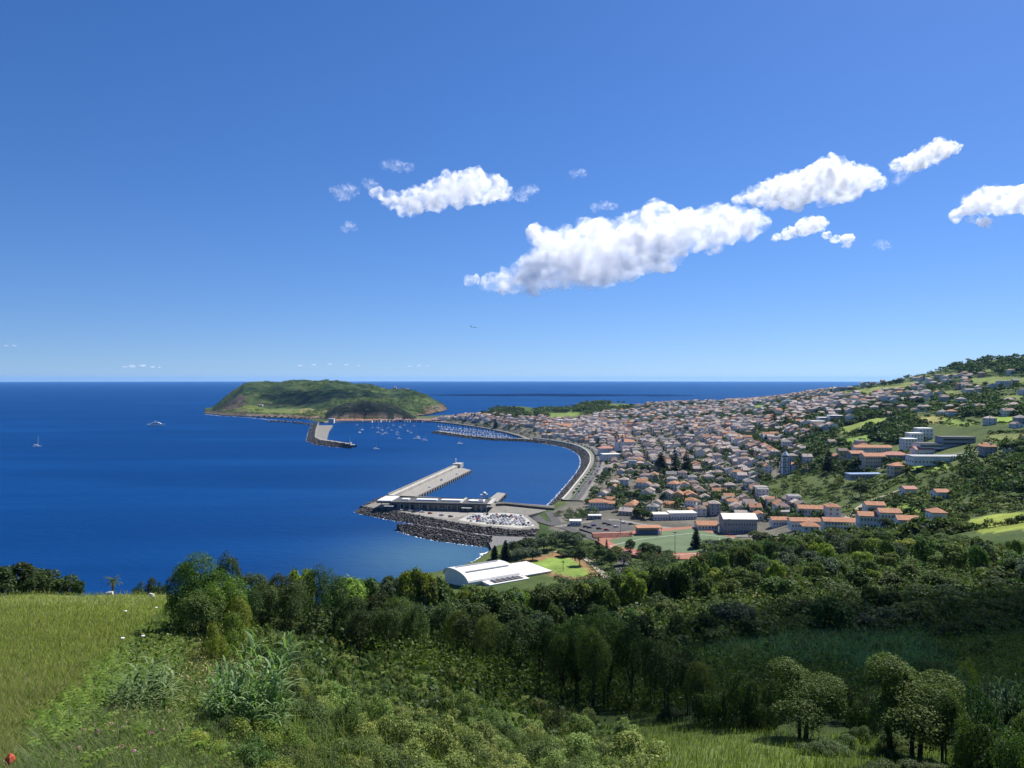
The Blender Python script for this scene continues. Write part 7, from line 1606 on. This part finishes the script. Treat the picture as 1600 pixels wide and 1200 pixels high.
# flowers and dry stalks
def hydrangea(px, py, mat, s, lab):
    q_ = ray(px, py); t = thing('flower', lab, 'flower', q_, R.uniform(0, 6), 'pink flower heads on the verge'); m_ = MB(); m_.tube([(0, 0, -.1), (.02, 0, .35)], [.012, .01], 5); m_.build('stem', MATS['leaf_cane'], t)
    r = np.random.default_rng(int(px)); d_ = r.normal(size=(46, 3)); d_ /= np.linalg.norm(d_, axis=1)[:, None]; V_, F_ = cards(d_ * s * .5 * (1, 1, .7) + (0.02, 0, .38), d_ + r.normal(size=d_.shape) * .2, s * .42, r); stuff(link('flower_head', new_mesh('flower_head', V_, F_, [MATS[mat]]), t))
    m_ = MB(); m_.lathe([(.02 * s, .38 - s * .3), (s * .36, .38 - s * .12), (s * .38, .38 + s * .1), (.03 * s, .38 + s * .3)], 8, c=(.02, 0)); m_.build('flower_core', MATS[mat], t)
for px, py, mt_, s, lab in ((172, 1152, 'flower_salmon', .2, 'dusty salmon flower head left of the magenta one'), (150, 1164, 'flower_pink', .2, 'pale pink flower head on the verge, lower left of the salmon one'), (190, 1158, 'flower_pink', .16, 'small pink flower head between salmon and magenta ones'), (233, 1168, 'flower_magenta', .2, 'bright magenta flower head on the verge'), (75, 1180, 'flower_pink', .22, 'pale pink flower head nearest the red bud'), (186, 1190, 'flower_salmon', .2, 'salmon flower head at the bottom edge'), (206, 1198, 'flower_pink', .2, 'pink flower head low at the bottom edge'), (121, 1192, 'flower_salmon', .18, 'brownish pink flower head low on the verge'), (254, 1160, 'flower_salmon', .15, 'faded flower head right of the magenta one'), (128, 1162, 'flower_salmon', .16, 'faded pink flower head beneath the bracken')): hydrangea(px, py, mt_, s * .8, lab)
q_ = ray(13, 1214); t = thing('flower_bud', 'orange red pointed bud with ribbed petals in the bottom corner', 'flower', q_); k = q_[1] / F
m_ = MB(); m_.tube([(0, 0, -.2), (0, 0, 14 * k)], .05, 6); m_.build('stem', MATS['leaf_cane'], t)
for j in range(6):
    a_ = j * math.pi / 3; V_ = []
    for u, w in ((0, .3), (.25, .85), (.5, 1.0), (.75, .7), (1, .03)):
        r_b = 7.2 * k * w; z = 12 * k + u * 24 * k
        for da in (-.5, 0, .5): V_.append((r_b * math.cos(a_ + da) * (1.12 if da == 0 else .93), r_b * math.sin(a_ + da) * (1.12 if da == 0 else .93), z))
    link('petal', new_mesh('petal', V_, [(i * 3 + c_, i * 3 + c_ + 1, i * 3 + c_ + 4, i * 3 + c_ + 3) for i in range(4) for c_ in (0, 1)], [MATS['flower_red']]), t)
q_ = ray(43, 1200); v, f = ROCKS[2]; tag(link('stone', new_mesh('stone', v * (.36, .3, .26) , f, [MATS['field_stone']]), None, q_), 'grey stone lying beside the red bud', 'stone')
for px, py, h, lab in ((106, 1148, .9, 'tall pale dry stalk at the pasture edge'), (181, 1172, .75, 'dry stalk standing near the magenta flower'), (458, 1120, 1.3, 'pale dry stalk right of the tall cane'), (175, 1128, .5, 'short dry stalk beneath the verge cane')):
    q_ = ray(px, py); t = thing('dry_stalk', lab, 'stalk', q_); m_ = MB(); m_.tube([(0, 0, -.1), (.03, 0, h * .6), (.01, 0, h)], [.022, .018, .01], 5); m_.build('stem', MATS['dry_stem'], t); m_ = MB(); m_.tube([(.02, 0, h * .55), (.16, .02, h * .75)], [.01, .005], 4); m_.build('side_twig', MATS['dry_stem'], t)
for px, py, lab in ((243, 958, 'white flower umbel standing in the pasture grass'), (195, 965, 'small white flower umbel at left in the pasture'), (222, 1008, 'white flower umbel near the bracken'), (190, 1012, 'white flower umbel left of the bracken')):
    q_ = ray(px, py + 6); t = thing('flower', lab, 'flower', q_, 0, 'white umbels in the pasture'); m_ = MB(); m_.tube([(0, 0, 0), (0, 0, .75)], .01, 4); m_.build('stem', MATS['leaf_cane'], t); m_ = MB(); m_.lathe([(.01, .74), (.13, .82), (.11, .86), (.01, .87)], 9); m_.build('flower_head', MATS['flower_white'], t)
# sheep by the seaward edge of the pasture
def sheep(px, py, rz, lab):
    q_ = (lambda x_, y_: (x_, y_, G0(x_, y_)))((px - 800) / F * py, py); t = thing('sheep', lab, 'sheep', q_, rz, 'sheep on the pasture', .82)
    me = bpy.data.meshes.new('sheep_body'); vs = [(-.45, 0, .62), (-.1, 0, .64), (.3, 0, .66), (.52, 0, .74), (.68, 0, .62), (.82, 0, .5)]; rad = [.2, .27, .26, .16, .12, .07]; ed = [(i, i + 1) for i in range(5)]
    for x, yy in ((-.38, .13), (-.38, -.13), (.3, .13), (.3, -.13)): i = len(vs); vs += [(x, yy, .42), (x + .02, yy, .2), (x, yy, .0)]; rad += [.1, .045, .04]; ed += [(0 if x < 0 else 2, i), (i, i + 1), (i + 1, i + 2)]
    me.from_pydata(vs, ed, []); o = link('body', me, t); me.materials.append(MATS['fleece']); sk = o.modifiers.new('skin', 'SKIN')
    for i, v in enumerate(me.skin_vertices[0].data): v.radius = (rad[i], rad[i]); v.use_root = (i == 1)
    s = o.modifiers.new('sub', 'SUBSURF'); s.levels = s.render_levels = 1
    dg_ = bpy.context.evaluated_depsgraph_get(); m2 = bpy.data.meshes.new_from_object(o.evaluated_get(dg_)); o.modifiers.clear(); o.data = m2
    for s_ in (-1, 1): m_ = MB(); m_.add([(.6, s_ * .08, .68), (.66, s_ * .2, .64), (.58, s_ * .18, .62), (.57, s_ * .08, .65), ], [(0, 1, 2, 3)]); m_.build('ear', MATS['fleece'], t)
sheep(171, 100, 3.3, 'white sheep grazing beside the small palm'); sheep(236, 99, 2.6, 'white sheep grazing beneath the low dark bush')
# ------------------------------------------------------------------ fair weather clouds, all with their base near 900 m
def cloud_mat(name, dens, big=None, lo=.40, hi=.60, aniso=.3):
    """sunlit water droplets; the density frays into billows and shreds"""
    m = bpy.data.materials.new(name); m.use_nodes = True; t = m.node_tree; t.nodes.clear(); out = t.nodes.new('ShaderNodeOutputMaterial')
    v = N(t, 'ShaderNodeVolumeScatter'); v.inputs['Density'].default_value = dens; v.inputs['Anisotropy'].default_value = aniso; v.inputs['Color'].default_value = (1, 1, 1, 1)
    if big:
        c = t.nodes.new('ShaderNodeTexCoord'); n = N(t, 'ShaderNodeTexNoise', Scale=1.35 / big, Detail=8.0, Roughness=.66); t.links.new(c.outputs['Object'], n.inputs['Vector'])
        mr = t.nodes.new('ShaderNodeMapRange'); mr.interpolation_type = 'SMOOTHSTEP'; t.links.new(n.outputs['Fac'], mr.inputs[0]); mr.inputs[1].default_value = lo; mr.inputs[2].default_value = hi; mr.inputs[3].default_value = dens * .03; mr.inputs[4].default_value = dens
        t.links.new(mr.outputs[0], v.inputs['Density']); m.cycles.volume_step_rate = .12
    else: m.cycles.homogeneous_volume = True
    t.links.new(v.outputs[0], out.inputs['Volume'])
    return m
def cloud(label, puffs, Y, depth, rough=.34, seed=0, amp=1.0, flat=1.0, lo=.47, hi=.72):
    r = np.random.default_rng(seed); bm = bmesh.new(); k = Y / F; rs = []
    cx = np.mean([p_[0] for p_ in puffs]); cy = np.mean([p_[1] for p_ in puffs]); org = atY(cx, cy, Y)
    if amp > 1.2: puffs = [(a + (b_ - cx) * 0, b2, c_ * 1.7) for a, b2, c_ in puffs for b_ in (cx,)]
    for px, py, rp in puffs:
        for j in range(3):
            rp = rp * 1.06; dy = (j - 1) * rp * k * .8 + r.normal() * rp * k * .2; rr_ = rp * k * (1 if j == 1 else r.uniform(.6, .85)); p = atY(px, py, Y) - org
            M = Matrix.Translation((p[0] + r.normal() * rr_ * .15, dy, p[2] + (0 if j == 1 else -rr_ * .12))) @ Matrix.Diagonal((1.1, 1.0, .82 * flat, 1)); bmesh.ops.create_icosphere(bm, subdivisions=2, radius=rr_, matrix=M); rs.append(rp * k)
    me = bpy.data.meshes.new('tmp'); bm.to_mesh(me); bm.free(); o = bpy.data.objects.new('tmp', me); COL.objects.link(o)
    md = o.modifiers.new('r', 'REMESH'); md.mode = 'VOXEL'; big = float(np.mean(rs)); md.voxel_size = big / 7.0; md.use_smooth_shade = True
    dg_ = bpy.context.evaluated_depsgraph_get(); m2 = bpy.data.meshes.new_from_object(o.evaluated_get(dg_)); bpy.data.objects.remove(o); bpy.data.meshes.remove(me)
    n = len(m2.vertices); co = np.empty(n * 3, np.float32); m2.vertices.foreach_get('co', co); nrm = np.empty(n * 3, np.float32); m2.vertices.foreach_get('normal', nrm); co = co.reshape(-1, 3).astype(float); nrm = nrm.reshape(-1, 3)
    q_ = co / big; d_ = (np.abs(fbm3(q_[:, 0] * 1.3 + seed, q_[:, 1] * 1.3, q_[:, 2] * 1.3, 4, 5)) * 1.15 - .22 + .25 * fbm3(q_[:, 0] * 4, q_[:, 1] * 4, q_[:, 2] * 4, 2, 8)) * big * rough * amp
    co = co + nrm * d_[:, None]; m2.vertices.foreach_set('co', co.astype(np.float32).ravel()); m2.update()
    m2.name = 'cloud'; m2.materials.clear(); m2.materials.append(cloud_mat('cloud_vapour', 1.9 * depth / (2 * big), big, lo, hi))
    o = link('cloud', m2, None, org); return tag(o, label, 'cloud', 'fair weather clouds')
CY = lambda ybase, alt=900: (alt - EYE) * F / (HOR - ybase)
cloud('large billowing white cloud with grey shaded folds above the town', [(738, 438, 9), (772, 443, 15), (800, 441, 22), (832, 432, 29), (862, 417, 38), (880, 388, 32), (908, 415, 40), (942, 405, 44), (975, 397, 46), (1008, 385, 46), (1022, 342, 28), (1048, 366, 40), (1082, 357, 34), (1110, 345, 28), (1138, 350, 32), (1163, 352, 20), (1118, 375, 18), (848, 372, 18), (1042, 398, 24), (995, 365, 34), (930, 372, 30)], CY(455), 7.0, seed=1)
cloud('ragged white cloud with greyish underside, leftmost of the larger ones', [(590, 304, 9), (612, 312, 13), (632, 318, 17), (655, 312, 19), (680, 304, 22), (708, 296, 26), (738, 292, 27), (765, 294, 23), (788, 299, 15), (650, 326, 10), (728, 280, 15)], CY(330), 4.5, seed=2)
cloud('long bright white cloud above and right of the largest one', [(1160, 310, 10), (1190, 304, 18), (1222, 297, 25), (1258, 292, 29), (1290, 281, 32), (1322, 286, 28), (1350, 278, 20), (1370, 286, 12), (1240, 313, 15), (1205, 318, 10), (1285, 263, 18), (1300, 306, 14)], CY(325), 6.0, seed=3)
cloud('small compact white cloud highest in the sky', [(1408, 256, 11), (1432, 249, 15), (1458, 240, 18), (1478, 233, 13), (1424, 261, 9), (1466, 225, 10)], CY(265), 5.0, seed=4)
cloud('small white cloud with a trailing tail under the long bright one', [(1212, 371, 6), (1236, 364, 10), (1262, 353, 15), (1278, 350, 13), (1306, 374, 7), (1326, 373, 9), (1322, 383, 6), (1290, 368, 6)], CY(385), 4.5, seed=5)
cloud('bright white cloud cut off by the right edge', [(1498, 332, 10), (1524, 320, 18), (1555, 309, 24), (1590, 312, 25), (1625, 318, 22), (1660, 322, 18), (1542, 346, 8), (1516, 343, 6)], CY(350), 5.5, seed=6)
for i, (pf, dp, lab) in enumerate((([(528, 298, 6), (538, 302, 8), (549, 295, 5)], .9, 'faint wisp left of the ragged cloud'), ([(605, 258, 5), (620, 259, 6), (636, 261, 5)], .7, 'faint flat wisp above the ragged cloud'), ([(575, 286, 5), (582, 291, 5)], .7, 'tiny wisp just off the ragged cloud'), ([(822, 300, 6), (832, 296, 5), (815, 308, 5)], .9, 'faint wisp right of the ragged cloud'), ([(898, 271, 4), (908, 270, 4)], .6, 'tiny wisp above the largest cloud'), ([(932, 323, 4), (944, 321, 5), (955, 323, 4)], .8, 'small wisp left of the top of the largest cloud'), ([(545, 353, 5), (538, 358, 4)], .7, 'tiny wisp low on the left'), ([(1398, 262, 5), (1412, 274, 5), (1404, 282, 5)], .7, 'faint wisp under the highest cloud'), ([(1382, 385, 4), (1376, 380, 4)], .6, 'tiny wisp right of the trailing cloud'))):
    cloud(lab, pf, CY(330 if pf[0][1] < 340 else 370), dp, seed=20 + i, amp=1.4, flat=.9, lo=.50, hi=.74)
for i, (pf, dp, lab) in enumerate((([(195, 573, 3), (207, 572, 4), (222, 571, 4), (238, 573, 3), (250, 574, 2)], 1.1, 'thin low cloud streak over the horizon at left'), ([(470, 571, 3), (490, 570, 3), (515, 569, 3), (540, 570, 3), (560, 571, 2)], .7, 'faint grey streak over the headland'), ([(10, 540, 3), (22, 540, 3)], .6, 'tiny grey streak low at the left edge'), ([(640, 572, 2), (655, 571, 3), (668, 571, 2)], .5, 'faint streak over the sea right of the headland'))):
    cloud(lab, pf, 30000, dp, seed=40 + i, flat=.5, lo=.42, hi=.7)
# the cloud overhead whose shadow lies across the slope
def overhead():
    c = np.array((98.0, 112, 84.0)); t_ = 1050 / SUN_DIR.z; o_ = c + np.array(SUN_DIR) * t_; r = np.random.default_rng(9); bm = bmesh.new()
    for u in np.linspace(-1, 1, 13):
        for j in range(2): bmesh.ops.create_icosphere(bm, subdivisions=2, radius=r.uniform(19, 29), matrix=Matrix.Translation((u * 72 + r.normal() * 8, r.normal() * 14 + 12 * u, r.normal() * 8)) @ Matrix.Diagonal((1.2, 1, .6, 1)))
    me = bpy.data.meshes.new('tmp'); bm.to_mesh(me); bm.free(); o = bpy.data.objects.new('tmp', me); COL.objects.link(o); md = o.modifiers.new('r', 'REMESH'); md.mode = 'VOXEL'; md.voxel_size = 5
    m2 = bpy.data.meshes.new_from_object(o.evaluated_get(bpy.context.evaluated_depsgraph_get())); bpy.data.objects.remove(o)
    m2.materials.clear(); m2.materials.append(cloud_mat('cloud_vapour', .042)); tag(link('cloud', m2, None, o_), 'small cloud overhead casting its shadow over the wooded slope', 'cloud', 'fair weather clouds')
overhead()
# aeroplane
q_ = atY(741, 511, 3900); k = 11 * 3900 / F / 36.0; A_ = thing('aeroplane', 'distant airliner flying low over the bay to the right', 'aeroplane', q_, math.radians(12), None, k)
A_.rotation_euler = (0, math.radians(-2), math.radians(12))
m = MB(); m.lathe([(.1, -18), (1.3, -13), (1.9, -6), (1.95, 8), (1.7, 14), (.9, 17), (.1, 18)], 12); m.v = [(z, x, y) for x, y, z in m.v]; m.build('fuselage', MATS['white_paint'], A_)
for s in (-1, 1):
    m = MB(); m.add([(4, s * 1.6, -.8), (-2, s * 1.6, -.8), (-5.5, s * 17, .6), (-4, s * 17, .6), (4, s * 1.6, -.3), (-2, s * 1.6, -.4), (-5.5, s * 17, .7), (-4, s * 17, .75)], [(0, 1, 2, 3), (7, 6, 5, 4), (0, 4, 5, 1), (1, 5, 6, 2), (2, 6, 7, 3), (3, 7, 4, 0)]); m.build('wing', MATS['grey_metal'], A_)
    m = MB(); m.lathe([(.8, -2), (1.05, 0), (.95, 2)], 10); m.v = [(z + 3.2, x + s * 5.6, y - 1.7) for x, y, z in m.v]; m.build('engine', MATS['grey_metal'], A_)
    m = MB(); m.add([(-14.5, s * .5, .6), (-17, s * .5, .6), (-18.4, s * 6, 1), (-17.2, s * 6, 1), (-14.5, s * .5, .9), (-17, s * .5, .9), (-18.4, s * 6, 1.1), (-17.2, s * 6, 1.1)], [(0, 1, 2, 3), (7, 6, 5, 4), (0, 4, 5, 1), (1, 5, 6, 2), (2, 6, 7, 3), (3, 7, 4, 0)]); m.build('tailplane', MATS['grey_metal'], A_)
m = MB(); m.add([(-12.5, -.2, 1.5), (-17, -.2, 1.2), (-19, -.15, 7.8), (-17, -.15, 7.8), (-12.5, .2, 1.5), (-17, .2, 1.2), (-19, .15, 7.8), (-17, .15, 7.8)], [(0, 1, 2, 3), (7, 6, 5, 4), (0, 4, 5, 1), (1, 5, 6, 2), (2, 6, 7, 3), (3, 7, 4, 0)]); m.build('tail_fin', MATS['dark_hull'], A_)
# ------------------------------------------------------------------ thin sea air
m = bpy.data.materials.new('sea_air'); m.use_nodes = True; t = m.node_tree; t.nodes.clear(); out = t.nodes.new('ShaderNodeOutputMaterial')
v = N(t, 'ShaderNodeVolumePrincipled', Density=1.7e-5, Anisotropy=.2); v.inputs['Color'].default_value = (.26, .56, 1, 1); t.links.new(v.outputs[0], out.inputs['Volume']); m.cycles.homogeneous_volume = True
mb = MB(); mb.box(-43000, 43000, -1200, 43000, -14, 222); tag(mb.build('haze', m), 'thin pale sea haze', kind='stuff')
